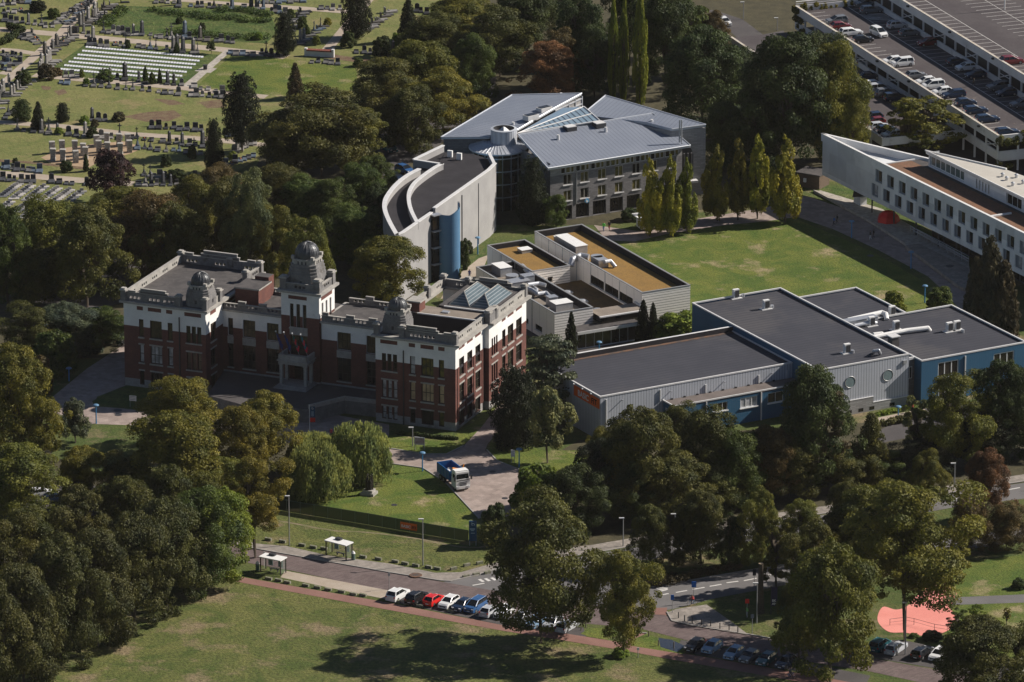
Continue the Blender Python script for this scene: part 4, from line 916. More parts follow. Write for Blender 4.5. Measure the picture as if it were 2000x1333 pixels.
def f2(F,w_):
    for x in (6.,13.2):  # round windows
        r=.95; z=5.6; pts=[F.pt(x+r*math.cos(2*math.pi*k/24),z+r*math.sin(2*math.pi*k/24),.06) for k in range(24)]
        q=MB(); q.face(pts,mat('greenish round glass',(.20,.27,.27),(.16,.21,.22),ns=2,rough=.5)); 
        for k in range(24): q.tube(pts[k],pts[(k+1)%24],.05,m_pole,4)
        q.build('round_window',E_)
    F.bx(w_,0,10.4,0,2.4,0.01,.16,m_gbrickl); F.bx(w_,10.4,17.1,0,1.4,0.01,.16,m_gbrickl); F.bx(w_,-.05,10.45,2.4,2.5,0,.2,m_wcap); F.bx(w_,10.35,17.2,1.4,1.5,0,.2,m_wcap)
    F.bx(w_,16,16.7,7.1,7.7,0,.25,m_galv); 0
    for x in (3,5.4,7.6,9.7,13.6): F.bx(w_,x,x+.9,.25,.8,.15,.18,m_glass)
hall(36,53.2,-8.2,32.2,8.6,m_steel,m_blue,f2,pr=.4)
def f3(F,w_):
    F.win(3.2,7.2,3.8,6.6,3,1,glass=m_glass,frame=m_white,dep=.2,sill=.2,lm=m_white,fw=.16); F.win(3.4,6.,.2,2.6,2,1,glass=m_glass,frame=m_white,dep=.2,fw=.16); F.bx(w_,8.3,8.5,0,7,0,.2,m_wcap)
    F.win(14,18,3.8,6.4,3,1,glass=m_glass,frame=m_white,dep=.2,fw=.16)
hall(54.9,75.2,-9.4,13.3,7.5,m_blue,m_blue,f3,pr=.3)
mb=MB(28.9); mb.prism(FE.rect(53.2,54.9,-7.2,13.3),0,7.4,m_gbrick,m_rblue); mb.prism(FE.rect(53.2,54.95,-7.4,-7.1),7.2,7.6,m_wcap); mb.build('link_wall',E_)
F=Fac(E_,WE(53.2,-7.2),WE(54.9,-7.2)); F.win(.3,1.2,4.,6.,2,1,glass=m_glass,frame=m_white,dep=-.05); 
hall(53.2,66.3,13.3,29.2,7.5,m_blue,m_blue,pr=.3)
def fa(F,w_):
    F.win(12.4,15.6,2.6,4.3,3,1,glass=m_gbl,frame=m_white,dep=.15,sill=.15,lm=m_white,fw=.12); F.win(7.2,10.,2.8,4.2,3,1,glass=m_glass,frame=m_white,dep=.15,sill=.15,lm=m_white); F.win(17.6,20.5,2.6,4.3,2,1,glass=m_glass,frame=m_white,dep=.15,sill=.15,lm=m_white)
    for x in (5.9,16.2): F.bx(w_,x,x+.2,0,4.8,0,.18,m_wcap)
w_=MB(28.9); F=Fac(E_,WE(11.7,-3.5),WE(35.9,-3.5),depth=.2); fa(F,w_); F.wall(w_,0,5.,[(99,m_blue)]); F=Fac(E_,WE(11.7,0),WE(11.7,-3.5)); F.win(.6,2.3,.1,4.1,1,1,glass=m_wcap,frame=m_blue,dep=.1,name='side_door'); F.wall(w_,0,5.,[(99,m_blue)]); w_.build('annex_wall',E_)
mb=MB(28.9); mb.prism(FE.rect(11.7,35.9,-3.5,-.05),4.7,4.95,m_rust,mat('brown roof felt',(.15,.125,.115),(.12,.10,.09),ns=.4,grain=.12)); mb.prism(FE.rect(11.65,35.9,-3.6,-3.4),4.9,5.12,m_wcap); mb.prism(FE.rect(11.6,11.8,-3.6,0),4.9,5.12,m_wcap)
for k in range(9): mb.prism(FE.rect(13+k*2.4,13.35+k*2.4,-.35,-.1),4.95,5.15,m_rdark)
mb.build('annex_roof',E_)
# orange sign on the gable
F=Fac(E_,WE(0,9.2),WE(0,.02)); sg=empty('wall_sign',(*WE(-.1,4.5),5.5),'orange sign with white and black lettering on the left gable of the steel hall','sign')
mb=MB(); F.bx(mb,.9,9.1,5.4,7.1,.02,.14,m_orange); mb.build('sign_board',sg)
def text(txt,size,loc,xdir,col,parent,name='lettering',up=(0,0,1)):
    cu=bpy.data.curves.new(name,'FONT'); cu.body=txt; cu.size=size; cu.extrude=.01; cu.offset=size*.018; cu.align_x='LEFT'
    o=bpy.data.objects.new(name,cu); SC.collection.objects.link(o); cu.materials.append(col)
    x=Vector(xdir).normalized(); u=Vector(up); z=x.cross(u).normalized(); u=z.cross(x)
    from mathutils import Matrix
    M=Matrix((x,u,z)).transposed().to_4x4(); off=WL[parent.name]
    bpy.context.view_layer.update(); me=bpy.data.meshes.new_from_object(o.evaluated_get(bpy.context.evaluated_depsgraph_get())); bpy.data.objects.remove(o)
    o=bpy.data.objects.new(name,me); SC.collection.objects.link(o)
    M.translation=Vector(loc)-Vector(off); o.parent=parent; o.matrix_basis=M; return o
m_black=mat("black lettering",(.015,.012,.012)); 
text('BASIC',1.35,F.pt(2.2,5.75,.16),(*F.d,0),m_white,sg); text('FIT',1.35,F.pt(6.6,5.75,.16),(*F.d,0),m_black,sg)
for k in (1.8,4.6,7.4):
    mb=MB(); p=F.pt(k,7.5,0); q=F.pt(k,7.6,.7); mb.tube(p,q,.04,m_darkm,5); mb.sph(q,.14,m_white,8,4); mb.build('sign_light',E_)
# rooftop things
def acu(x,y,z,dg=28.9,root=None,label='x'):
    c=P(x,y,z); mb=MB(dg); mb.box((*c[:2],0),(1.1,.55,1.5),m_white,dg,z0=z+.12); mb.box((*c[:2],0),(2.,1.2,.1),m_wcap,dg,z0=z)
    co,si=math.cos(R(dg)),math.sin(R(dg)); mb.box((c[0]+.29*si+.1,c[1]-.29*co,0),(.8,.04,1.2),m_darkm,dg,z0=z+.25); mb.build('air_unit',root)
acu(1437,583,8.2,root=E_); acu(1496,604,8.2,root=E_); acu(1654,690,8.2,root=E_); acu(1742,616,7.2,root=E_); acu(1702,637,7.2,root=E_); acu(1750,645,7.2,root=E_); acu(1854,648,7.2,root=E_); acu(1869,645,7.2,root=E_)
for (x,y) in ((1451,580),(1508,602),(1665,690),(1880,650)):
    mb=MB(); c=P(x,y,8.2 if x<1700 else 7.2); mb.cyl(c[:2],.3,.3,c[2],c[2]+.5,m_galv,8); mb.build('roof_vent',E_)
duct(E_,[P(1656,626,7.9),P(1722,611,8.),P(1730,614,7.9),P(1732,625,7.3)],.42,m_white); duct(E_,[P(1668,637,7.7),P(1700,630,7.8),P(1712,632,7.5)],.35)
unit(E_,1680,633,7.25,6.,1.5,1.,28.9,top=m_galv,name='air_handling_unit'); duct(E_,[P(1700,660,7.7),P(1770,646,7.8),P(1812,641,7.8),P(1816,646,7.2)],.38,m_white); duct(E_,[P(1706,654,7.6),P(1722,652,7.6),P(1722,657,7.2)],.35,m_white)
duct(E_,[P(1706,690,8.2),P(1707,686,9.1),P(1716,685,9.2),P(1719,691,8.4)],.3)
mb=MB(28.9); c=P(1745,666,8); mb.box((*c[:2],0),(1.4,1.4,1.6),m_rfelt,28.9,z0=7.2); mb.box((*c[:2],0),(1.7,1.7,.15),m_wcap,28.9,z0=8.8); mb.build('roof_hatch',E_)

# ================= WEDGE-SHAPED WHITE CONCRETE BUILDING =================
FF=Fr(P(1607,262,10.9),-62.3); WF=FF.W
Fb=empty('wedge_building',(*WF(35,6),0),'white wedge shaped building on posts with two rows of deep grey windows','building')
w_=MB(-62.3); F=Fac(Fb,WF(0,0),WF(88,0),depth=.35)
m_rev=mat("blue grey reveal",(.16,.185,.22),rough=.5)
for k in range(17):
    for x,z in ((19.8+k*4.02,8.15),(18.5+k*4.02,5.25)):
        if x+1.3<87.5:
            o=F.win(x-1.15,x+1.15,z-1.15,z+1.15,1,1,glass=m_rev,frame=m_rev,dep=.3,fw=.12)
            q=MB(); F.bx(q,x-.25,x+.6,z-.85,z+1.1,-.29,-.2,random.choice((m_glass,m_glass,m_glass,m_gbrn,m_glass,m_gbl))); q.build('sash',o)
F.wall(w_,3.2,10.9,[(99,m_wconc)])
ang=math.degrees(math.atan2(8.7,22.5))
far=[WF(88,0),WF(88,14.5),WF(60,14.5),WF(40.4,14.)]
bk=[WF(22.6,8.8),WF(0,0)]
poly=[WF(0,0),WF(88,0),WF(88,14.5),WF(24.,9.3)]
for p,q in ((poly[1],poly[2]),(poly[2],poly[3]),(poly[3],poly[0])):
    G_=Fac(Fb,p,q); G_.wall(w_,3.2,10.9 if p!=poly[2] else 10.2,[(99,m_wconc)])
w_.face([(*p,3.2) for p in poly[::-1]],m_wconc)
w_.strip([(*p,0) for p in (poly[0],poly[1])],.4,9.6,10.92,m_wconc); w_.strip([(*p,0) for p in (poly[0],poly[3])],.4,9.6,10.92,m_wconc)
w_.build('outer_wall',Fb)
c_=MB(); c_.strip([(*p,0) for p in (poly[0],poly[1])],.5,10.92,11.02,m_white); c_.strip([(*p,0) for p in (poly[0],poly[3])],.5,10.92,11.02,m_white); c_.build('capping',Fb)
r=MB(-62.3); r.face([(*p,9.7) for p in (poly[0],poly[1],poly[2],poly[3])],m_wconc); r.prism([WF(21,.4),WF(88,.4),WF(88,14),WF(26,8.9),WF(21,7.6)],9.72,10.6,m_wconc,m_rfelt); r.build('flat_roof',Fb)
r=MB(-62.3); r.face([(*p,10.68) for p in (WF(21.2,.3),WF(88,.3),WF(88,5.8),WF(21.2,5.8))],m_sedumr); r.build('sedum_roof',Fb)
r=MB(-62.3); r.box((*WF(57,2.3),10.8),(.4,4.2,.3),m_white,-62.3); r.build('roof_upstand',Fb); r=MB(-62.3); r.box((*WF(20.9,3.5),10.5),(.3,6.5,.6),m_wcap,-62.3); r.build('roof_upstand',Fb)
# penthouse
ph=MB(-62.3); F=Fac(Fb,WF(25.5,6.8),WF(88,6.8))
F.win(.4,12.,10.9,13.,7,1,glass=mat('penthouse glass',(.10,.14,.13),(.2,.22,.2),ns=.4,rough=.1,spec=.6),frame=m_white,dep=.3,fw=.18)
for k in range(5): F.win(16.+k*1.,16.4+k*1.,10.9,12.6,1,1,glass=m_darkm,frame=m_frame,dep=.2)
F.win(26,31,10.8,12.9,3,1,glass=m_glass,frame=m_white,dep=.3)
F.wall(ph,9.7,13.2,[(99,m_wconc)]); 
G_=Fac(Fb,WF(25.5,9.),WF(25.5,6.8)); G_.wall(ph,9.7,13.2,[(99,m_wconc)]); ph.build('penthouse_wall',Fb)
r=MB(-62.3); rp=[WF(25.2,6.4),WF(88,6.4),WF(88,20),WF(41.3,13.)]; r.prism(rp,12.9,13.35,m_wcap,mat('pale roof membrane',(.44,.41,.36),(.48,.45,.40),ns=.3,grain=.08)); 
r.strip([(*p,0) for p in (rp[3],rp[0],rp[1])],.3,13.35,13.6,m_white); r.build('penthouse_roof',Fb)
for (x,y) in ((1966,355),(1985,350),(1978,366),(1998,362),(1958,348)):
    c=P(x,y,13.1); mb=MB(); mb.cyl(c[:2],.25,.25,13.3,13.9,m_galv,8); mb.cyl(c[:2],.4,.1,13.9,14.1,m_galv,8); mb.build('roof_vent',Fb)
# posts, recessed ground floor, terrace slab, ramp rails
for k in range(10):
    q=WF(16.5+k*7.6,.7); mb=MB(); mb.cyl(q,.14,.14,0,3.2,m_darkm,8,top=False); mb.build('support_post',Fb)
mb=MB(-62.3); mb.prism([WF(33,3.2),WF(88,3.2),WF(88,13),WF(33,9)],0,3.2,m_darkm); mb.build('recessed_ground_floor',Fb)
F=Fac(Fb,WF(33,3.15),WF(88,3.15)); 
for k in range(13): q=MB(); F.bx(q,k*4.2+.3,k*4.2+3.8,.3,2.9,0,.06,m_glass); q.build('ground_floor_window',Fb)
mb=MB(-62.3); mb.prism([P(x,y,.45)[:2] for x,y in ((1588,371),(1604,374),(1724,409),(1890,505),(1900,560),(1770,480),(1768,476),(1700,432))],0,.45,m_slabs); mb.build('terrace_slab',Fb)
mb=MB(-62.3); mb.prism([P(x,y,.6)[:2] for x,y in ((1768,480),(1795,476),(1892,524),(1892,566),(1875,560))],0,.6,m_side); mb.build('ramp',Fb)
for o_ in (0,1.4):
    mb=MB(); a=P(1778+o_*4,452+o_*3,.6); b=P(1892,512+o_*3,.6); 
    for z in (1.1,1.6): mb.tube((a[0],a[1],z),(b[0],b[1],z),.05,m_galv,5)
    for k in range(9): t=k/8; x=a[0]+(b[0]-a[0])*t; y=a[1]+(b[1]-a[1])*t; mb.tube((x,y,.5),(x,y,1.6),.04,m_galv,4)
    mb.build('handrail',Fb)
# red faceted pavilion under the building
c=P(1735,432,.45); rs=empty('red_sculpture',c,'bright red faceted dome standing under the raised white building','sculpture')
mb=MB(); mb.sph((*c[:2],.45),2.1,m_red,7,3,.95,half=True); mb.build('faceted_shell',rs)
c=P(1680,398,.45); bs=empty('glass_shelter',c,'small dark folded canopy on a pale plinth under the tip of the white building','shelter')
mb=MB(); mb.box((*c[:2],.5),(2.2,1.4,1.5),m_wconc,-62,z0=.45); mb.build('plinth',bs); mb=MB(); mb.face([(c[0]-1.5,c[1]-1,1.95),(c[0]+1.5,c[1]-1,2.3),(c[0]+1.8,c[1]+2,3.),(c[0]-1.,c[1]+2,2.6)],m_darkm); mb.face([(c[0]-1.5,c[1]-1,1.9),(c[0]-1.,c[1]+2,2.55),(c[0]+1.8,c[1]+2,2.95),(c[0]+1.5,c[1]-1,2.25)],m_darkm); mb.build('canopy',bs)
# dark brick shed beside it
c=P(1588,362,0); sh=empty('brick_shed',c,'small dark brick shed with a flat grey roof beside the tip of the white building','shed')
mb=MB(-30); mb.box((*c[:2],0),(4.6,4.,2.5),mat('brown brick',(.12,.085,.06),brick=(.4,.14,.02,(1.1,1.1,1.1))),-30,z0=0); mb.build('wall',sh); mb=MB(); mb.box((*c[:2],0),(5.,4.4,.2),m_rfelt,-30,z0=2.5); mb.build('roof',sh)
q=MB(); q.box((c[0]-1.6,c[1]-1.9,1.5),(.5,.3,.7),m_white,-30); q.build('window',sh)

# ================= MULTI-DECK CAR PARK =================
FG=Fr(P(1950,265,7.0),110.2); WG=FG.W
Gp=empty('car_park_building',(*WG(45,-10),0),'split level white concrete car park with open decks full of cars','car park')
m_deck=mat('parking deck asphalt',(.060,.050,.052),(.078,.067,.068),ns=.15,grain=.15,gs=2,c3=(.24,.20,.16),ns3=.16,th3=.64)
m_gconc=mat('white car park concrete',(.68,.67,.66),(.60,.59,.58),ns=.3,grain=.06,c3=(.42,.40,.38),ns3=.35,th3=.6)
def quad(fr,a0,a1,b0,b1,z,m,name,deg=110.2,th=.4):
    mb=MB(deg); mb.prism(fr.rect(a0,a1,b0,b1),z-th,z,m_gconc,m,bottom=True); return mb.build(name,Gp)
quad(FG,0,96,-16,-.3,5.9,m_deck,'parking_deck'); quad(FG,-60,96,-75,-16.6,9.4,m_deck,'parking_deck'); quad(FG,15,92,.3,16.4,3.0,m_deck,'parking_deck'); quad(FG,0,96,-16,-.3,2.4,m_deck,'parking_deck')
w_=MB(110.2)
def bandw(a0,a1,b,z0,z1,th=.3): w_.prism(FG.rect(a0,a1,b-th/2,b+th/2),z0,z1,m_gconc,bottom=True)
bandw(-.1,96,0,5.35,7.0); bandw(-.1,96,0,2.4,3.95); bandw(-60,96,-16.3,8.75,10.4); bandw(-60,96,-15.9,5.9,6.95); bandw(-60,0,-16.3,5.35,6.95)
bandw(15,92,16.4,2.5,4.0)
w_.prism(FG.rect(-.15,.15,-16,-.2),5.35,7.0,m_gconc,bottom=True); w_.prism(FG.rect(-.15,.15,-16,-.2),2.4,3.95,m_gconc,bottom=True)
w_.prism(FG.rect(14.9,15.2,.2,16.4),2.5,4,m_gconc,bottom=True); w_.prism(FG.rect(95.8,96.1,-16,-.2),5.6,7,m_gconc,bottom=True); w_.prism(FG.rect(-60,96,-17.5,-17.2),0,8.7,m_darkm)  # last prism: dark sheet standing in for the shade under the upper deck
w_.build('parapet_band',Gp)
cp=MB(110.2)
for (a0,a1,b,z) in ((-.2,96,0,7.0),(-60,96,-16.3,10.4),(15,92,16.4,4.0)): cp.prism(FG.rect(a0,a1,b-.25,b+.25),z,z+.08,mat('lichened coping',(.42,.36,.28),(.5,.47,.43),ns=1.2,grain=.3,gs=3),bottom=True)
cp.build('coping',Gp)
class PS:
    def box(s,*a,**k): q=MB(); q.box(*a,**k); q.build('post',Gp)
    def tube(s,*a,**k): q=MB(); q.tube(*a,**k); q.build('brace',Gp)
    def build(s,*a): pass
ps=PS()
for k in range(20):
    a=k*5.05+.2
    if a<96:
        for b,z0,z1 in ((0,0,2.4),(0,3.95,5.35),(-16.2,6.9,8.8)): ps.box((*WG(a,b),0),(.3,.3,z1-z0),m_gconc,110.2,z0=z0)
        ps.box((*WG(a,16.4),0),(.3,.3,2.5),m_gconc,110.2,z0=0) if 15<a<92 else None
        if k%3==0:
            for b,z0,z1 in ((0,3.95,5.35),(-16.2,6.95,8.8)): ps.tube((*WG(a,b),z1),(*WG(a+5,b),z0),.1,m_gconc,4); ps.tube((*WG(a,b),(z0+z1)/2),(*WG(a+5,b),(z0+z1)/2),.08,m_gconc,4)
for k in range(12): ps.box((*WG(-k*5.05,-16.3),0),(.3,.3,8.8),m_gconc,110.2,z0=0)
for b in (-4,-8,-12): 
    for z0,z1 in ((0,2.4),(3.95,5.35)): ps.box((*WG(0,b),0),(.3,.3,z1-z0),m_gconc,110.2,z0=z0)
ps.build('post',Gp)
ln=MB()
def gl(a0,b0,a1,b1,z,wd=.12):
    p=WG(a0,b0); q=WG(a1,b1); d=nrm((q[0]-p[0],q[1]-p[1],0)); n=(-d[1]*wd/2,d[0]*wd/2)
    ln.face([(p[0]-n[0],p[1]-n[1],z+.012),(q[0]-n[0],q[1]-n[1],z+.012),(q[0]+n[0],q[1]+n[1],z+.012),(p[0]+n[0],p[1]+n[1],z+.012)],m_mark)
for k in range(39):
    a=1+k*2.5; 
    if a<95: gl(a,-.5,a,-5.2,5.9); gl(a,-10.8,a,-15.6,5.9)
gl(0,-10.8,95,-10.8,5.9,.15)
for k in range(60):
    a=-50+k*2.45
    gl(a,-17,a,-21.8,9.4); gl(a,-28,a,-37.6,9.4); gl(a,-44,a,-53.6,9.4); gl(a,-60,a,-69,9.4)
for b in (-21.8,-32.8,-48.8): gl(-50,b,95,b,9.4)
for k in range(6): gl(85+k*.9,-11,84+k*.9,-15.5,5.9,.3)
ln.build('bay_marking',Gp)
for (a,b,z) in ((70,0,6.6),(55,0,6.6),(40,0,6.6),(24,0,6.6),(8,0,6.6),(78,-16.3,10.),(58,-16.3,10.),(38,-16.3,10.),(18,-16.3,10.)):
    mb=MB(); p=WG(a,b+.25); mb.box((*p,z),(.5,.7,.3),m_darkm,110.2); mb.build('floodlight',Gp)
for z in (7.05,7.5): 
    mb=MB(); mb.tube((*WG(96,0),z+.3),(*WG(96,-16),z+.3),.09,m_gconc,4); mb.build('railing',Gp)
# ================= TREES =================
def leaf_mesh(name,centers,radii,aspect,nleaf,ls,seed,up=.35,droop=False,core=True):
    rg=np.random.default_rng(seed); K=len(centers); C_=np.array(centers); R_=np.array(radii)
    wgt=R_**2; idx=rg.choice(K,nleaf,p=wgt/wgt.sum())
    d=rg.normal(size=(nleaf,3)); d[:,2]+=up; d/=np.linalg.norm(d,axis=1)[:,None]
    cc=C_[idx]; out=cc-np.array([0,0,.45]); out/=np.linalg.norm(out,axis=1)[:,None]+1e-6
    d=d+out*.55; d/=np.linalg.norm(d,axis=1)[:,None]
    rad=R_[idx][:,None]*rg.uniform(.62,1.12,(nleaf,1))
    pos=cc+d*rad*np.array([1,1,aspect])
    if droop:
        t=rg.uniform(0,1,nleaf)
        st=.25+.75*np.abs(np.sin(idx*12.9898+np.floor(np.arctan2(d[:,1],d[:,0])*2.5)*4.1)); pos[:,2]-=t*st*np.maximum(.1,pos[:,2]-.02)*.98; pos[:,:2]*=(1+.16*t)[:,None]
        pos[:,:2]+=np.sin(pos[:,2:3]*9+idx[:,None]*1.7)*.008
    n=d+rg.normal(size=(nleaf,3))*.55; n[:,2]+=.25
    if droop: n[:,2]*=.3
    n/=np.linalg.norm(n,axis=1)[:,None]
    h=rg.normal(size=(nleaf,3)); u=np.cross(n,h); u/=np.linalg.norm(u,axis=1)[:,None]; v=np.cross(n,u)
    if droop: v=np.tile(np.array([0,0,1.]),(nleaf,1)); u=np.cross(n,v); u/=np.linalg.norm(u,axis=1)[:,None]+1e-9
    s=(ls*rg.uniform(.6,1.3,nleaf))[:,None]; sv=s*(2.6 if droop else .8)
    q=np.stack([pos-u*s,pos-v*sv,pos+u*s*.9,pos+v*sv],1).reshape(-1,3)
    me=bpy.data.meshes.new(name); nv=len(q); me.vertices.add(nv); me.vertices.foreach_set("co",q.ravel())
    me.loops.add(nv); me.loops.foreach_set("vertex_index",np.arange(nv)); me.polygons.add(nleaf)
    me.polygons.foreach_set("loop_start",np.arange(0,nv,4)); me.polygons.foreach_set("loop_total",np.full(nleaf,4))
    me.materials.append(m_leaf); me.update(); me.validate(); return me
def profile_clumps(kind,seed):
    rg=random.Random(seed); c=[];r=[]
    def add(x,y,z,rr): c.append((x,y,z)); r.append(rr)
    if kind in('round','broad','small'):
        n=74 if kind!='small' else 26
        lob=[(rg.uniform(0,6.28),rg.uniform(-.04,.20),rg.uniform(.15,.85),rg.uniform(.14,.26)) for _ in range(8)]
        for i in range(n):
            t=(i+.5)/n; z=t**.82; a=i*2.399+rg.uniform(-.5,.5)
            rr=.335*math.sqrt(max(0,1-((z-.40)/.62)**2))
            for la_,lm_,lz,lw in lob: rr+=lm_*max(0,math.cos(a-la_))**2*math.exp(-((z-lz)/lw)**2)
            rr*=rg.uniform(.62,1.1)
            add(rr*math.cos(a),rr*math.sin(a),.05+z*.86+rg.uniform(-.05,.05),rg.choice((.05,.07,.09,.12,.15))*rg.uniform(.85,1.15) if kind!='small' else rg.uniform(.10,.17))
        for i in range(16): a=rg.uniform(0,6.28); rr=rg.uniform(0,.2); add(rr*math.cos(a),rr*math.sin(a),rg.uniform(.15,.84),.14)
    elif kind in('cone','oval','cypress'):
        n=90 
        for i in range(n):
            z=(i+.5)/n; a=i*2.399+rg.uniform(-.5,.5)
            if kind=='cone': rr=.36*(1-z)**.75+.02
            elif kind=='oval': rr=.43*math.sqrt(max(0,1-((z-.42)/.62)**2))
            else: rr=.36*min(1,(1-z)*1.6)**.6
            rr*=rg.uniform(.8,1.08); add(rr*math.cos(a),rr*math.sin(a),.03+z*.93,rg.uniform(.09,.14)*(1.1-.5*z))
        for i in range(26):
            z=i/26; r0=(.40*(1-z)**.75 if kind=='cone' else .42*math.sqrt(max(0,1-((z-.42)/.62)**2)) if kind=='oval' else .36*min(1,(1-z)*1.6)**.6)
            a=i*1.7; add(.25*r0*math.cos(a),.25*r0*math.sin(a),.04+z*.88,r0*.62+.02)
    elif kind=='plume':   # upright flame shaped, several leaders
        for k in range(4):
            ax,ay=(rg.uniform(-.14,.14),rg.uniform(-.14,.14)) if k else (0,0); top=1 if k==0 else rg.uniform(.6,.88)
            for i in range(22):
                z=(i+.5)/22; a=rg.uniform(0,6.28); rr=(.34 if k==0 else .2)*(min(1,(1-z)*1.9)**.8)*(.55+.45*min(1,z*5))*rg.uniform(.6,1.05)
                add(ax+rr*math.cos(a),ay+rr*math.sin(a),.03+z*.95*top,rg.uniform(.05,.10)*(1.25-z*.7))
    elif kind=='column':
        for i in range(60):
            z=(i+.5)/60; a=i*2.4; rr=.33*min(1,(1-z)*2.5)**.6*min(1,.35+z*3)*rg.uniform(.55,1.1); add(rr*math.cos(a),rr*math.sin(a),z*.97,rg.uniform(.05,.11))
    elif kind=='cedar':
        for L in range(8):
            z=.1+L*.11; R0=.5*(1-z*.62)
            for i in range(11-L//2): a=i*2*math.pi/(11-L//2)+L*.7+rg.uniform(-.2,.2); rr=R0*rg.uniform(.45,1.); add(rr*math.cos(a),rr*math.sin(a),z+rg.uniform(-.03,.03)-.04*rr,rg.uniform(.09,.14))
    elif kind=='willow':
        for i in range(70):
            t=(i+.5)/70; a=i*2.4; z=.50+.46*t; rr=.42*math.sqrt(max(0,1-((z-.55)/.46)**2))*rg.uniform(.75,1.1); add(rr*math.cos(a),rr*math.sin(a),z,rg.uniform(.07,.12))
    elif kind=='bush':
        for i in range(20): a=i*2.4; t=(i+.5)/20; rr=.38*math.sqrt(1-t*t*.8)*rg.uniform(.7,1.05); add(rr*math.cos(a),rr*math.sin(a),.1+t*.72,rg.uniform(.14,.2))
    elif kind=='feather':
        for L in range(6):
            z=.15+L*.14; 
            for i in range(9): a=rg.uniform(0,6.28); rr=(.46*(1-abs(z-.45)*.9))*rg.uniform(.3,1.); add(rr*math.cos(a),rr*math.sin(a),z+rg.uniform(-.05,.05),rg.uniform(.07,.12))
    return c,r
PROTO={}
def proto(kind,var):
    key=(kind,var)
    if key in PROTO: return PROTO[key]
    c,r=profile_clumps(kind,hash_(kind)*10+var)
    asp={'cedar':.32,'feather':.4,'plume':1.5,'column':1.7,'willow':.8,'cone':.55,'oval':.55,'cypress':.5,'round':.72,'broad':.66}.get(kind,.85)
    n={'small':9000,'bush':6000,'cone':20000,'oval':22000,'cypress':13000,'column':8000,'plume':15000,'cedar':12000,'feather':8000,'willow':26000}.get(kind,42000)
    ls={'small':.024,'bush':.032,'cone':.015,'oval':.015,'cypress':.024,'column':.024,'plume':.018,'cedar':.018,'feather':.018,'willow':.011}.get(kind,.0100)
    PROTO[key]=leaf_mesh('crown',c,r,asp,n,ls,hash_(kind)+var*7,droop=(kind=='willow')); return PROTO[key]
def hash_(s): return sum(ord(ch)*(i+3) for i,ch in enumerate(s))%997
def trunk_proto(seed,spread):
    rg=random.Random(seed); mb=MB(); mb.tube((0,0,0),(.1,0,.35),1,m_bark,8,r1=.75,cap=False); mb.tube((.1,0,.35),(0,.1,.7),.75,m_bark,8,r1=.45,cap=False); mb.tube((0,.1,.7),(.1,0,1),.45,m_bark,6,r1=.12)
    for k in range(7):
        z=rg.uniform(.42,.8); a=k*.9+rg.uniform(-.3,.3); l=spread*rg.uniform(.5,1)
        mb.tube((0,0,z),(l*math.cos(a),l*math.sin(a),z+rg.uniform(.12,.3)),.22,m_bark,5,r1=.05)
    o=mb.build('trunk'); me=o.data; bpy.data.objects.remove(o); return me
TRK=[trunk_proto(k,s) for k,s in ((1,9),(2,8),(3,7))]; TRKT=trunk_proto(9,2.)
COL={'olive':(.078,.074,.014),'dolive':(.052,.050,.013),'green':(.046,.060,.014),'dgreen':(.030,.040,.013),'bright':(.085,.105,.014),'gold':(.100,.082,.014),'yellow':(.150,.130,.016),'ygreen':(.105,.115,.018),
 'red':(.098,.048,.026),'rust':(.066,.044,.018),'plum':(.028,.013,.016),'blue':(.050,.058,.040),'conif':(.015,.018,.010),'brown':(.048,.037,.022),'willow':(.165,.165,.062),'pale':(.092,.094,.042),'lime':(.11,.14,.022),'hedge':(.046,.044,.014),'weed':(.045,.065,.016),'copper':(.125,.060,.032)}
SPW={'round':'rounded tree','broad':'spreading tree','small':'small tree','cone':'conical conifer','oval':'dense conifer','cypress':'narrow conifer','plume':'flame shaped tree','column':'slender poplar','cedar':'layered cedar','willow':'weeping willow','bush':'bushy shrub','feather':'airy feathery tree'}
NAMES={'round':'deciduous_tree','broad':'deciduous_tree','small':'small_tree','cone':'conifer_tree','oval':'conifer_tree','cypress':'conifer_tree','plume':'upright_tree','column':'poplar_tree','cedar':'cedar_tree','willow':'willow_tree','bush':'shrub','feather':'feathery_tree'}
CW={'weed':'green','copper':'copper red','olive':'olive green','dolive':'dark olive','green':'mid green','dgreen':'dark green','bright':'bright green','gold':'golden olive','yellow':'yellow','ygreen':'yellow-green','red':'reddish brown','rust':'rusty brown','plum':'dark purple','blue':'blue-grey','conif':'blackish green','brown':'brownish','willow':'pale green','pale':'pale grey-green','lime':'lime green','hedge':'deep green'}
tcount=0
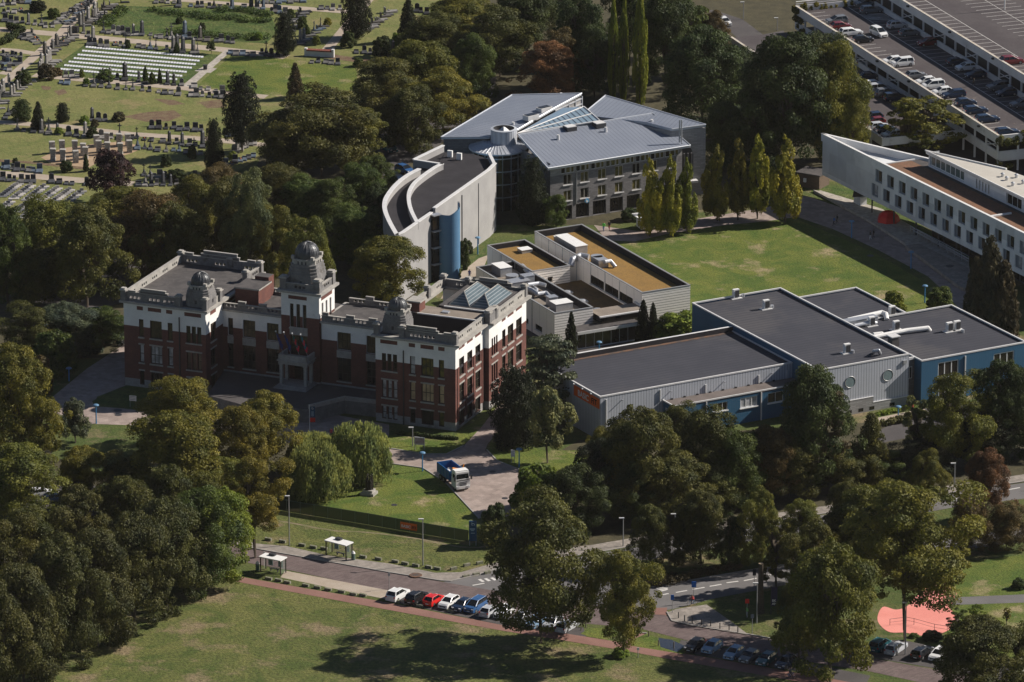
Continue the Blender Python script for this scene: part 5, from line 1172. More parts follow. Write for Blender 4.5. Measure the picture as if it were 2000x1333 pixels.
def tree(x,yb,yt,wpx,kind,colr,where,clear=.05,group=None,sx=1.):
    """x, row of the foot, row of the top, crown width - all as seen in the photograph"""
    global tcount; tcount+=1
    rg=random.Random(tcount*13+5)
    p=P(x,yb); h=max(.6,hz(x,yb,yt)); wd=wpx/ppm(yb)*(1.15 if kind in('round','broad') else 1.)
    big=h>=4.; nm=NAMES[kind]
    if kind=='bush': clear=0.
    adj='tall ' if h>16 else ('low ' if h<3 else '')
    r=empty(nm,p,f"{adj}{CW[colr]} {SPW[kind]} {where}",'shrub' if kind=='bush' else 'tree',group)
    v=rg.randrange(4) if kind in('round','broad') else rg.randrange(2)
    o=bpy.data.objects.new('crown',proto(kind,v)); SC.collection.objects.link(o); o.parent=r
    # the crown's depth in the view also raises its outline: shorten it accordingly
    k=1.0
    o.location=(0,0,h*clear); o.scale=(wd,wd*sx,h*(1-clear)*k); o.rotation_euler=(0,0,rg.uniform(0,6.28))
    c=COL[colr]; j=rg.uniform(.85,1.15); o.color=(c[0]*j*rg.uniform(.93,1.07),c[1]*j,c[2]*j,1)
    if kind!='bush':
        t=bpy.data.objects.new('trunk',TRKT if kind in('cone','oval','cypress','column','plume') else TRK[tcount%3]); SC.collection.objects.link(t); t.parent=r
        rr=max(.06,min(.34,h*.016+wd*.006)); t.scale=(rr,rr,h*.80)
    return r
T=tree
PLC=[(50,20,'in the top left plot'),(90,150,'left of the white plot'),(170,155,'at the white plot corner'),(205,158,'in front of the white plot'),(290,162,'among monuments before the white plot'),(345,105,'above the white plot'),(250,94,'at the top of the white plot'),(370,50,'on the overgrown lawn'),(40,165,'at the left edge by the main path'),(230,240,'among stones on the dry lawn'),(165,245,'left on the dry lawn'),(115,262,'by the left middle path'),(180,268,'behind the stone pillars'),(375,310,'right of the sandy circle'),(440,262,'under the largest dark conifer'),(130,335,'in front of the pillars, left'),(168,335,'in front of the pillars, middle'),(325,325,'at the lower plot edge'),(345,352,'at the foot of the cemetery by the wood'),(455,310,'near the oak plot'),(480,275,'below the largest dark conifer'),(30,320,'at the lower left cemetery edge'),(620,60,'in the plot beside the wide path'),(570,40,'left of the wide path'),(680,92,'at the foot of the top conifer'),(745,100,'below the two top conifers'),(775,90,'between the two top conifers'),(505,78,'beside the lush grave lawn'),(700,130,'at the green lawn corner')]
seen_pl={}
def cplace(x,y):
    q=min(PLC,key=lambda p:(p[0]-x)**2+((p[1]-y)*2)**2)[2]; n=seen_pl.get(q,0); seen_pl[q]=n+1
    return q+('' if n==0 else [', next to another',', last of a cluster',', behind the others',', smallest there'][min(n-1,3)])
def trees(lst,group,wh):
    for i,t in enumerate(lst):
        x,yb,yt,wd,k,c=t[:6]; where=t[6] if len(t)>6 else wh
        if group=='tree belt in front of the steel hall': yb=min(yb,1036-(x-1160)*.17)
        if where=='@': where=cplace(x,yb)
        T(x,yb,yt,wd,k,c,where,t[7] if len(t)>7 else .04,group)
# cemetery
trees([(472,298,140,74,'oval','conif','standing alone in the cemetery',.16),(418,340,230,38,'oval','conif','beside the largest dark cemetery conifer',.05),(75,252,198,34,'cone','conif','between the clipped cemetery conifers, pointed',.02),(122,238,200,28,'oval','conif','with rounded top on the right of the cemetery trio',.0),(42,236,193,40,'oval','dgreen','wide clipped, on the left of the cemetery trio',.0),(556,108,22,44,'oval','conif','by the dark path corner behind the lush grave lawn',.05),(697,74,-40,60,'oval','conif','standing in the path junction at the top edge, largest there',.05),(797,80,-5,48,'cone','conif','between graves near the wood edge at the top',.05),(577,192,122,42,'cone','brown','dying back above the big oak',.03),(215,402,292,92,'small','plum','at the lower edge of the cemetery',.14),(413,106,80,19,'small','dgreen','clipped ball beside the white path',.3)],None,'')
trees([(180,268,248,24,'bush','dgreen'),(160,152,134,10,'bush','ygreen'),(168,166,152,14,'bush','lime'),(205,158,136,34,'bush','green'),(284,160,128,13,'cypress','green'),(297,164,140,15,'cypress','green'),(312,162,134,10,'cypress','dgreen'),(345,104,82,14,'cypress','dgreen'),(250,94,76,11,'bush','dgreen'),(90,155,122,34,'bush','brown'),(45,165,135,34,'bush','dgreen'),(110,148,132,26,'bush','rust'),(232,236,218,26,'bush','brown'),(165,242,226,20,'bush','lime'),(185,248,232,16,'bush','brown'),(115,262,248,18,'bush','lime'),(375,310,282,18,'bush','dgreen'),(440,262,250,14,'bush','dgreen'),(75,22,0,34,'bush','conif'),(105,35,15,26,'bush','green'),(590,56,30,20,'bush','green'),(640,50,34,16,'bush','yellow'),(618,88,68,16,'bush','ygreen'),(600,70,48,14,'cypress','green'),(568,36,16,16,'bush','green'),(775,92,64,24,'bush','lime'),(755,84,70,12,'bush','dgreen'),(745,110,70,40,'bush','dgreen'),(680,92,60,30,'bush','dgreen'),(130,335,312,26,'bush','dgreen'),(168,335,300,14,'cypress','dgreen'),(325,325,300,22,'bush','dgreen'),(345,352,330,40,'bush','dgreen'),(455,310,296,20,'bush','ygreen'),(480,275,258,18,'bush','dgreen'),(30,320,308,12,'bush','dgreen'),(700,130,112,22,'bush','green'),(350,46,34,16,'bush','dgreen'),(395,60,44,14,'bush','dgreen'),(505,78,62,16,'bush','lime')],'cemetery shrubs','@')
# wood behind the brick college and below the cemetery
trees([(15,600,400,100,'round','green','at the left edge behind the shrub border'),(95,560,385,150,'broad','olive','in the wood below the slanted plot rows'),(170,600,400,150,'broad','dolive','in the wood over the shaded parking place'),(250,500,362,160,'broad','olive','at the cemetery edge near the purple tree'),(300,540,375,150,'broad','rust','in the middle of the wood left of the college'),(340,560,400,130,'round','dolive','just behind the left wing of the brick college'),(385,480,345,110,'round','olive','behind the left wing parapet'),(430,430,322,110,'round','rust','at the wood edge below the grave path'),(445,540,350,120,'round','dolive','behind the left wing roof'),(490,560,332,110,'round','pale','with silvery leaves behind the college range'),(535,560,400,90,'round','olive','between the silvery tree and the tower'),(550,430,320,120,'round','dolive','left of the big oak foot'),(600,450,345,120,'round','green','below the big oak'),(650,470,350,110,'round','green','in the middle of the wood above the tower'),(690,520,400,110,'round','green','left of the curved wing'),(605,600,425,95,'round','olive','directly behind the tower dome'),(755,612,458,150,'broad','olive','filling the gap between tower and curved wing',.08),(700,430,318,90,'round','green','beside the parked cars under the oak'),(738,390,305,70,'round','green','close to the white curved parapet'),(740,470,360,70,'round','dgreen','in the shade of the curved wing')],'trees of the wood behind the brick college','behind the brick college')
trees([(627,345,168,215,'broad','dolive','largest of the wood, above the curved wing',.1),(565,330,215,120,'round','dolive','left shoulder of the largest oak'),(690,330,210,110,'round','olive','right shoulder of the largest oak'),(755,240,112,150,'broad','dolive','right of the green grave lawn'),(820,215,78,150,'broad','olive','above the zinc roofed college'),(865,262,140,140,'broad','gold','with yellowing leaves by the left zinc roof'),(800,300,170,120,'round','dolive','between the big oak and the zinc roof'),(850,120,30,140,'broad','dolive','at the top edge left of the parked cars'),(900,90,-10,150,'broad','olive','at the top edge above the zinc roof'),(975,150,10,140,'broad','dolive','over the parked cars above the zinc roof'),(925,200,70,90,'round','green','in front of the parked cars above the zinc roof'),(1030,120,-30,140,'broad','dgreen','at the top edge, deep in the wood'),(1072,206,78,110,'broad','copper','standing out in the dark wood above the zinc roof'),(1095,190,55,90,'round','rust','behind the reddish brown tree'),(1130,170,-20,110,'round','dgreen','left of the three poplars'),(1160,190,50,90,'round','dgreen','in the shade below the poplars'),(1300,180,-25,130,'broad','dgreen','right of the three poplars'),(1240,120,-60,120,'round','dgreen','behind the three poplars'),(1345,150,-10,120,'feather','green','with open branches at the top edge'),(1372,268,52,170,'broad','dgreen','broad, behind the zinc roof corner'),(1392,110,20,60,'round','rust','beside the lane at the top edge'),(1440,240,90,120,'round','dgreen','between the two largest dark crowns'),(1535,330,62,190,'broad','dgreen','largest dark crown left of the car park',.06),(1625,320,78,130,'broad','olive','with ochre leaves against the car park wall',.08),(1600,260,60,120,'round','dgreen','behind the largest dark crown'),(1660,330,180,80,'round','olive','at the foot of the car park wall'),(1480,330,180,110,'round','dgreen','in the shade behind the yellow trees'),(1040,60,-70,120,'broad','dolive','cut by the top edge'),(1420,330,200,100,'round','dgreen','in the dark behind the white corner')],'trees of the wood around the grey college','in the wood')
trees([(1197,200,10,27,'column','ygreen','leftmost of the three poplars',.1),(1218,203,14,28,'column','ygreen','middle of the three poplars',.1),(1250,205,0,38,'column','ygreen','rightmost and largest of the three poplars',.1)],'row of three poplars','')
trees([(1040,440,305,62,'oval','conif','in the corner beside the round stair drum',.03),(1086,445,380,50,'round','green','clipped round top beside the grey facade',.0),(1268,462,310,81,'plume','yellow','leftmost of the tight group before the grey facade',.15),(1308,462,304,75,'plume','yellow','middle of the tight group before the grey facade',.15),(1340,455,310,72,'plume','ygreen','rightmost of the tight group before the grey facade',.15),(1400,432,284,84,'plume','gold','left tree of the row beyond the lawn',.16),(1440,430,272,75,'plume','gold','second tree of the row beyond the lawn',.16),(1478,428,264,81,'plume','yellow','third tree of the row beyond the lawn',.16),(1532,434,266,101,'plume','yellow','right end tree of the row beyond the lawn',.16)],'upright yellowing trees along the campus lawn','')
trees([(1815,300,186,150,'feather','olive','in front of the car park corner',.1),(1770,300,190,90,'feather','olive','left of the airy tree at the car park',.1),(1932,648,458,80,'cypress','brown','tallest of the dark trio before the white wedge',.0),(1905,640,500,55,'cypress','brown','left one of the dark trio before the white wedge',.0),(1960,652,505,70,'cypress','brown','right one of the dark trio before the white wedge',.0),(1835,612,560,60,'bush','green','beside the blue lamp at the lawn corner'),(1748,612,566,42,'bush','ygreen','at the edge of the bitumen roof'),(1735,600,566,16,'bush','ygreen','pointed, left of the lawn corner shrub'),(1115,710,608,30,'cypress','conif','in front of the canteen, left one',.0),(1256,668,584,32,'cypress','conif','before the ribbed canteen wall, left one',.0),(1275,668,590,24,'cypress','conif','before the ribbed canteen wall, right one',.0),(1330,668,606,100,'bush','lime','broad mound at the corner of the canteen'),(1295,668,620,60,'bush','green','in the nook beside the two narrow conifers'),(1066,735,660,50,'feather','pale','grey leafless looking, beside the brick gable'),(1232,430,405,40,'bush','dgreen','clipped low at the grey facade'),(905,525,465,26,'bush','dgreen','clipped tall hedge at the long blue-grey wall'),(893,545,520,16,'bush','pale','small rounded at the blue cylinder foot'),(915,495,470,18,'bush','dgreen','upper end of the clipped hedge by the path')],None,'')
# shrub border at left, motorbike corner
trees([(60,700,600,130,'broad','dolive','in the left border'),(130,690,590,130,'broad','blue','in the left border with bluish leaves'),(200,680,600,100,'broad','green','beside the left wing'),(110,730,640,90,'bush','green','low in the left border'),(160,690,640,80,'bush','blue','bluish, in the left border'),(215,668,628,60,'bush','blue','nearest the left wing corner'),(75,770,690,60,'bush','rust','reddish beside the golden tree'),(180,560,440,120,'broad','dgreen','filling the wood behind the left border'),(60,600,480,130,'round','dolive','at the left edge of the shaded parking')],'border shrubs left of the college','')
# golden trees before the college
trees([(30,905,672,150,'broad','gold','at the left edge in front of the drive',.06),(75,900,770,90,'broad','gold','low spreading at the left edge'),(147,866,780,62,'small','blue','small, standing alone on the lawn by the blue lamp',.14),(40,1030,868,170,'broad','olive','at the left edge above the hedge'),(160,1000,868,105,'broad','gold','with yellow tips left of centre lawn',.08),(360,880,738,150,'broad','gold','hiding the left wing foot',.08),(345,1005,800,190,'broad','gold','largest golden crown in front of the college',.08),(470,960,790,120,'broad','gold','in front of the entrance steps'),(520,930,765,130,'broad','gold','left of the blue and red banner'),(497,1090,888,115,'broad','gold','with dark trunk beside the verge',.3),(250,1000,890,110,'round','dolive','in the shade under the golden crown'),(430,1000,890,130,'broad','olive','between the golden crown and the willow')],'golden trees in front of the college','')
trees([(425,1138,945,150,'broad','bright','bright leaves at the end of the dark hedge row',.02),(388,1155,952,145,'broad','green','second from the bright end of the hedge row',.0),(325,1190,965,150,'broad','hedge','third in the dark hedge row',.0),(262,1225,992,155,'broad','hedge','fourth in the dark hedge row',.0),(190,1262,1028,155,'broad','hedge','fifth in the dark hedge row',.0),(118,1300,1052,160,'broad','hedge','sixth in the dark hedge row',.0),(45,1335,1098,160,'broad','hedge','seventh in the dark hedge row',.0),(-20,1370,1130,165,'broad','hedge','last in the dark hedge row at the left edge',.0),(330,1110,905,120,'broad','dolive','behind the bright end of the hedge row'),(250,1130,925,140,'broad','dolive','behind the middle of the hedge row'),(160,1150,950,140,'broad','hedge','behind the sixth hedge tree'),(60,1180,985,150,'broad','dolive','behind the hedge row at the left'),(-10,1220,1000,140,'broad','dolive','cut by the left edge behind the hedge row'),(410,1050,920,120,'broad','olive','between the hedge row and golden trees')],'dark hedge row along the field','')
trees([(700,938,830,118,'willow','willow','larger right willow before the college',.02),(620,966,868,120,'willow','willow','lower left willow before the college',.0),(612,930,848,100,'willow','willow','behind the lower left willow',.0),(1072,815,650,140,'cedar','blue','between the brick gable and the steel hall',.03),(1005,870,712,100,'oval','conif','black mass at the brick gable corner',.0),(1040,850,760,70,'oval','conif','in front of the blue-grey cedar',.0),(1068,905,756,86,'small','pale','grey leaved on a bare trunk in the shade',.25)],None,'')
# belt in front of the steel hall
trees([(1245,1010,788,150,'broad','dolive','hiding the corner of the steel hall'),(1180,930,832,70,'round','gold','with an orange tip by the steel hall corner'),(1165,1000,860,90,'round','conif','left end of the tree belt'),(1120,1060,910,120,'broad','dgreen','behind the large crown by the junction'),(1050,1000,905,100,'bush','bright','bamboo like, beside the forecourt'),(965,1062,982,58,'bush','dgreen','dark, at the blue totem sign'),(1320,900,790,90,'round','dolive','before the blue annex door'),(1380,980,798,140,'broad','dolive','before the blue annex'),(1440,1010,840,120,'broad','green','below the annex window'),(1310,1040,880,150,'broad','dolive','middle of the tree belt'),(1395,1050,900,130,'broad','dolive','right of the middle of the tree belt'),(1500,1030,830,110,'broad','rust','before the annex corner'),(1585,960,712,150,'broad','dgreen','tallest against the steel hall corner'),(1600,990,750,120,'feather','brown','thin birch like, before the tall dark crown'),(1540,1050,850,120,'round','dolive','below the birch like tree'),(1640,1040,870,120,'round','dolive','in the dark right of the birch like tree'),(1700,1000,806,100,'cone','dolive','pointed, before the round windows'),(1725,1010,880,90,'round','green','green, below the pointed conifer'),(1860,940,722,130,'broad','olive','before the blue hall front'),(1790,900,770,70,'feather','pale','greyish beside the running path'),(1800,960,860,120,'round','conif','in deep shade beside the blue hall'),(1960,930,695,130,'broad','dgreen','at the right edge before the blue hall'),(1920,980,800,120,'round','conif','in deep shade at the right edge'),(2020,960,760,120,'round','dgreen','cut by the right edge'),(1480,960,850,100,'round','dolive','low between annex and belt'),(1230,1060,900,100,'round','dgreen','in shade above the side road')],'tree belt in front of the steel hall','')
trees([(1812,990,880,70,'round','olive','at the carriageway'),(1925,1020,875,90,'broad','red','at the carriageway, reddest'),(1965,1075,985,100,'broad','rust','at the right edge by the carriageway'),(1890,1080,970,80,'round','rust','beside the reddest carriageway tree'),(1270,1112,985,80,'broad','dolive','in the median, left one'),(1368,1105,955,95,'broad','dolive','in the median, middle one'),(1484,1112,950,80,'broad','olive','in the median before the far road'),(1570,1095,975,80,'broad','olive','in the median right of the dashes'),(1655,1060,940,80,'round','dolive','beyond the median'),(1740,1060,935,100,'round','olive','right behind the largest park tree'),(1515,1150,1005,70,'feather','dolive','open branched behind the sawn trunk'),(1055,1256,966,225,'broad','dolive','large, at the junction and the parked cars',.06),(1218,1283,1072,125,'broad','olive','medium sized with a lime shrub at its foot',.15),(1620,1345,1050,190,'broad','olive','near the cyclist at the bottom edge',.08),(1560,1300,1130,90,'round','dolive','left shoulder of the tree near the cyclist',.1),(1765,1252,935,235,'broad','olive','largest, casting shade on the pink ground',.24),(1590,1185,1015,110,'broad','dolive','behind the purple banner'),(1650,1150,985,120,'broad','dolive','in the shade between road and park'),(1325,1105,1010,60,'round','dolive','between the left and middle median trees'),(1425,1108,1005,60,'round','dgreen','right of the middle median tree'),(1690,1150,950,150,'broad','olive','left of the largest park tree',.1),(1905,1390,1200,180,'broad','dolive','at the bottom right corner',.05),(1990,1360,1225,90,'round','dolive','last at the bottom right corner',.05),(1907,1252,1180,50,'feather','bright','young on the park lawn',.4),(1966,1228,1186,20,'feather','gold','small sapling on the park lawn',.4),(1870,1245,1190,50,'feather','green','young beside the pink ground',.2),(1820,1250,1232,40,'bush','conif','dark clump at the pink ground'),(1785,1245,1237,20,'bush','green','small at the foot of the street lamp'),(1212,1283,1265,36,'bush','lime','around the foot of the medium tree'),(1990,1150,1130,30,'bush','dgreen','dark patch on the park lawn')],'trees along the road and park','')
def hedge(pts,wd,h,colr,lab,seed):
    """one clipped or planted hedge: leaf clumps along a line on the ground"""
    W_=[P(x,y) for x,y in pts]; L_=[0]
    for a,b in zip(W_,W_[1:]): L_.append(L_[-1]+math.dist(a,b))
    rg=random.Random(seed); S=L_[-1]; n=max(4,int(S/(wd*.45))); c=[];r=[]; o0=W_[0]
    for i in range(n):
        s_=S*(i+.5)/n; k=max(j for j in range(len(L_)-1) if L_[j]<=s_); t=(s_-L_[k])/(L_[k+1]-L_[k]); a,b=W_[k],W_[k+1]
        for q in range(2): c.append(((a[0]+(b[0]-a[0])*t-o0[0]+rg.uniform(-.3,.3)*wd)/S,(a[1]+(b[1]-a[1])*t-o0[1]+rg.uniform(-.3,.3)*wd)/S,rg.uniform(.3,.62)*h/S)); r.append(wd*rg.uniform(.33,.5)/S)
    me=leaf_mesh('hedge',c,r,min(1,h/wd),int(n*230),.16/S,seed,up=.6); o=bpy.data.objects.new('hedge',me); SC.collection.objects.link(o); o.location=o0; o.scale=(S,S,S); o.color=(*COL[colr],1); return tag(o,lab,'hedge')
hedge([(1266,1147),(1310,1138),(1370,1126),(1448,1110)],2.2,1.3,'brown','low brownish hedge along the near carriageway of the median',5)
hedge([(893,860),(850,856),(772,848)],.7,.6,'dgreen','low dark planting along the foot of the brick college right wing',6)
hedge([(1712,812),(1787,797)],1.,.6,'lime','low bright planting at the foot of the steel hall side path',7)
hedge([(0,90),(46,64),(12,58)],1.4,1.5,'dgreen','clipped dark hedge at the left edge of the cemetery',8)
hedge([(1725,832),(1800,815),(1850,822)],1.4,1.2,'hedge','dark trimmed hedge below the steel hall side path',9)

for k,(pts,lab) in enumerate((([(205,52),(222,34),(240,20)],'left edge'),([(300,22),(400,34),(520,44)],'upper edge'),([(330,62),(430,72),(515,76)],'lower edge'),([(420,20),(500,24),(522,34)],'top right corner'))):
    o=hedge(pts,3.2,.9,'weed','rank green weeds growing along the '+lab+' of the overgrown cemetery lawn',20+k); o.name='weeds'; o['kind']='stuff'
def ivy(base_pts,zs,wd,colr,seed):
    rg=random.Random(seed); c=[];r=[]; o0=base_pts[0]; S=10.
    for a,b in zip(base_pts,base_pts[1:]):
        l=math.dist(a,b); n=max(2,int(l/1.1))
        for i in range(n):
            t=(i+rg.random())/n
            for q in range(2): c.append(((a[0]+(b[0]-a[0])*t-o0[0])/S,(a[1]+(b[1]-a[1])*t-o0[1])/S,rg.uniform(*zs)/S)); r.append(rg.uniform(.5,.95)*wd/S)
    me=leaf_mesh('ivy',c,r,1.,len(c)*240,.17/S,seed,up=.2); o=bpy.data.objects.new('ivy',me); SC.collection.objects.link(o); o.parent=Gp; o.location=tuple(o0[k]-WL[Gp.name][k] for k in (0,1))+(-WL[Gp.name][2],); o.scale=(S,S,S); o.color=(*COL[colr],1); o['kind']='stuff'; return o
ivy([WG(-.2,-.5),WG(-.2,-16)],(5.2,7.1),.9,'olive',31); ivy([WG(-.2,0),WG(-.2,-2.5)],(.5,6.5),1.,'hedge',32); ivy([WG(96,1),WG(96,-15)],(5.8,7.),.6,'gold',33); ivy([WG(96,0.2),WG(91,.2)],(2.,6.5),.8,'dolive',34)
# ================= CARS =================
def build_car(kind,name='parked_car'):
    L,Wd,Hh={'hatch':(4.0,1.74,1.46),'suv':(4.5,1.85,1.62),'wagon':(4.6,1.8,1.48),'mpv':(4.4,1.82,1.68)}[kind]
    r=empty(name,(0,0,0),'x','car')
    def prof(kind):
        if kind=='hatch': return [(-.5,.62),(-.49,.9),(-.44,1.0),(.14,1.0),(.24,.96),(.42,.86),(.49,.68),(.5,.45)],(-.45,-.34,.04,.235)
        if kind=='suv': return [(-.5,.7),(-.49,1.0),(-.45,1.08),(.16,1.06),(.25,1.04),(.43,.95),(.49,.75),(.5,.5)],(-.46,-.38,.02,.235)
        if kind=='wagon': return [(-.5,.62),(-.49,.92),(-.47,.98),(.12,.98),(.22,.95),(.42,.84),(.49,.66),(.5,.45)],(-.47,-.40,.0,.205)
        return [(-.5,.7),(-.49,1.02),(-.46,1.06),(.22,1.06),(.32,1.02),(.44,.9),(.49,.72),(.5,.48)],(-.48,-.43,.08,.315)
    pf,(g0,g1,g2,g3)=prof(kind)
    b=MB(); hw=Wd/2
    # lower body: side profile extruded with tumblehome and rounded plan
    def hwx(t): return hw*(1-.55*max(0,abs(t)-.40)**1.4*4)
    bot=.22
    ring=[]
    for (t,z) in pf: ring.append((t*L,z))
    for s in (-1,1):
        pts_b=[(t*L,s*hwx(t),bot) for t,z in pf]; pts_m=[(t*L,s*hwx(t),min(z,.62)) for t,z in pf]; pts_t=[(t*L,s*hwx(t)*.93,z) for t,z in pf]
        for i in range(len(pf)-1):
            for A,Bq in ((pts_b,pts_m),(pts_m,pts_t)):
                q=[A[i],A[i+1],Bq[i+1],Bq[i]]; b.face(q if s<0 else q[::-1],m_paint)
    for i in range(len(pf)-1):
        (t0,z0),(t1,z1)=pf[i],pf[i+1]; b.face([(t0*L,-hwx(t0)*.93,z0),(t1*L,-hwx(t1)*.93,z1),(t1*L,hwx(t1)*.93,z1),(t0*L,hwx(t0)*.93,z0)],m_paint)
    for t,sg_ in ((pf[-1],1),(pf[0],-1)):
        tt,z=t; q=[(tt*L,-hwx(tt),bot),(tt*L,hwx(tt),bot),(tt*L,hwx(tt)*.95,z),(tt*L,-hwx(tt)*.95,z)]; b.face(q if sg_>0 else q[::-1],m_paint)
    b.box((0,0,.24),(L*.9,Wd*.86,.12),m_tyre); zb=pf[3][1]-.01; rt=Hh; ri=hw*.72
    b.face([(g1*L,-ri,rt-.02),(g2*L*.5+g1*L*.5,-ri,rt),(g2*L*.5+g1*L*.5,ri,rt),(g1*L,ri,rt-.02)],m_paint); b.face([(g2*L*.5+g1*L*.5,-ri,rt),(g2*L,-ri,rt-.05),(g2*L,ri,rt-.05),(g2*L*.5+g1*L*.5,ri,rt)],m_paint)
    # pillars
    ro=hw*.90
    for s in (-1,1):
        for (xa,xb,w_) in ((g0,g1,.10),(g3,g2,.07)):
            b.tube((xa*L,s*ro,zb),(xb*L,s*ri,rt-.04),w_,m_paint,4)
        xm=(g1+g2)/2; b.tube((xm*L,s*ro,zb),(xm*L,s*(ri+.01),rt-.03),.05,m_paint,4); b.tube((g1*L,s*ri,rt-.03),(g2*L,s*ri,rt-.05),.05,m_paint,4)
        b.box((g3*L-.25,s*(hw+.06),1.0),(.12,.16,.12),m_paint)
    b.box((L*.503,0,.5),(.03,Wd*.55,.2),m_tyre); b.box((L*.512,0,.42),(.02,.5,.11),m_white); b.box((-L*.503,0,.5),(.02,.5,.12),m_white)
    o=b.build('body',r); o['_tint']=1
    g=MB(); e=.012
    A=[(g0*L,-ro,zb),(g3*L,-ro,zb),(g3*L,ro,zb),(g0*L,ro,zb)]; Bt=[(g1*L,-ri,rt-.04),(g2*L,-ri,rt-.06),(g2*L,ri,rt-.06),(g1*L,ri,rt-.04)]
    for i in range(4): j=(i+1)%4; g.face([A[i],A[j],Bt[j],Bt[i]],m_cglass)
    g.build('window_glass',r)
    for sx in (-1,1):
        for sy in (-1,1):
            wq=MB(); x=sx*L*.31; y=sy*(hw-.1); wq.tube((x,y-.1,.32),(x,y+.1,.32),.32,m_tyre,14); wo=wq.build('wheel',r)
            q=MB(); q.tube((x,y+sy*.1,.32),(x,y+sy*.115,.32),.2,m_rim,10); q.build('rim',wo)
    for sy in (-1,1):
        q=MB(); q.box((L*.475,sy*hw*.70,.70),(.14,.34,.15),m_lampw); q.build('headlight',r)
        q=MB(); q.box((-L*.493,sy*hw*.78,.85),(.08,.22,.24),m_lampr); q.build('taillight',r)
    reg(r); return r
CARP={k:build_car(k) for k in ('hatch','suv','wagon','mpv')}
USED=set()
CC={'white':(.68,.68,.67),'silver':(.42,.43,.45),'grey':(.14,.145,.155),'black':(.012,.012,.014),'navy':(.012,.025,.055),'blue':(.035,.10,.24),'lightblue':(.20,.30,.42),'red':(.58,.02,.018),'darkred':(.14,.012,.014),'teal':(.02,.1,.12)}
KW={'hatch':'hatchback','suv':'off-roader','wagon':'estate car','mpv':'people carrier'}
def car(x,y,ang,kind,col,where,z=0.,group=None):
    p=P(x,y,z+.7); pr=CARP[kind]; lab=f"{col.replace('lightblue','pale blue').replace('darkred','dark red')} {KW[kind]} {where}"
    if kind not in USED:
        USED.add(kind); r=pr; r.location=(p[0],p[1],z); r.rotation_euler=(0,0,R(ang)); r['label']=lab; WL[r.name]=(p[0],p[1],z)
        if group: r['group']=group
        for c in kids(r):
            if c.get('_tint'): c.color=(*CC[col],1)
    else: r=copy_tree(pr,None,(p[0],p[1],z),R(ang),lab,group,col=CC[col])
    return r
g='cars parked beside the cycle path'
for a in ((777,1160,60,'suv','white','at the left end of the roadside row'),(814,1166,60,'suv','black','second from the left end of the roadside row'),(847,1170,60,'hatch','red','between the black and the white car of the roadside row'),(877,1175,240,'hatch','white','right of the red car in the roadside row'),(903,1181,240,'hatch','navy','left of the blue people carrier'),(929,1182,240,'mpv','blue','between the navy and silver cars of the roadside row'),(957,1192,60,'hatch','silver','right of the blue people carrier'),(985,1194,240,'hatch','white','last before the big tree in the roadside row'),(1018,1205,240,'hatch','grey','hidden under the big junction tree'),(1047,1213,240,'hatch','lightblue','behind the trunk of the junction tree'),(1080,1216,240,'hatch','silver','half hidden under the junction tree'),(1108,1221,60,'wagon','silver','at the right end of the roadside row')): car(*a,group=g)
g='cars parked below the junction'
for a in ((1357,1259,240,'hatch','black','left end of the row beside the puddle'),(1391,1262,240,'hatch','lightblue','second of the row beside the puddle'),(1434,1274,240,'hatch','lightblue','third of the row beside the puddle'),(1464,1281,240,'hatch','grey','fourth of the row beside the puddle'),(1497,1286,240,'hatch','teal','fifth of the row, in the shade'),(1535,1292,240,'hatch','navy','at the shaded end of the row beside the puddle')): car(*a,group=g)
g='cars on the lot by the pink ground'
for a in ((1719,1259,60,'mpv','teal','at the left on the lot by the pink ground'),(1750,1264,60,'wagon','silver','left of the grey street lamp by the pink ground'),(1801,1273,60,'wagon','black','right of the grey street lamp by the pink ground'),(1834,1277,240,'hatch','white','with dark windscreen beside the bottom right tree'),(1990,1308,240,'hatch','white','in the bottom right corner'),(1680,1272,60,'hatch','grey','in the shade under the big park tree')): car(*a,group=g)
g='cars under the trees'
for a in ((80,962,20,'hatch','white','under the left trees above the hedge row'),(110,972,20,'hatch','navy','under the left trees beside the white one'),(30,970,20,'hatch','silver','at the left edge under the trees'),(944,179,-60,'hatch','white','nearest of the cars above the left zinc roof'),(938,164,-60,'hatch','blue','above the white car by the left zinc roof'),(924,150,-60,'hatch','navy','under the trees above the left zinc roof'),(912,128,-60,'hatch','silver','at the far end above the left zinc roof'),(905,115,-60,'hatch','white','farthest above the left zinc roof'),(760,288,-60,'hatch','teal','under the oak beside the curved wing'),(790,330,-50,'hatch','blue','close to the curved wing'),(772,345,-50,'hatch','navy','in the shade left of the curved wing'),(535,328,60,'hatch','red','under the oak near the graves'),(550,330,60,'hatch','silver','beside the red car near the graves'),(150,510,70,'hatch','white','in the shaded lot behind the left wood'),(140,520,70,'wagon','silver','left in the shaded lot behind the left wood'),(165,505,70,'hatch','lightblue','right in the shaded lot behind the left wood'),(95,535,70,'hatch','white','at the edge of the shaded lot'),(95,640,20,'hatch','lightblue','behind the left border shrubs'),(190,610,20,'hatch','teal','by the left wing behind the shrubs'),(1415,42,-70,'hatch','white','on the lane at the top edge'),(1465,88,20,'hatch','silver','at the foot of the lane'),(1480,82,20,'hatch','white','right one at the foot of the lane')): car(*a,group=g)
g='cars on the middle parking deck'
dk_=lambda *a,z=5.9,g=g: car(*a,z=z,group=g)
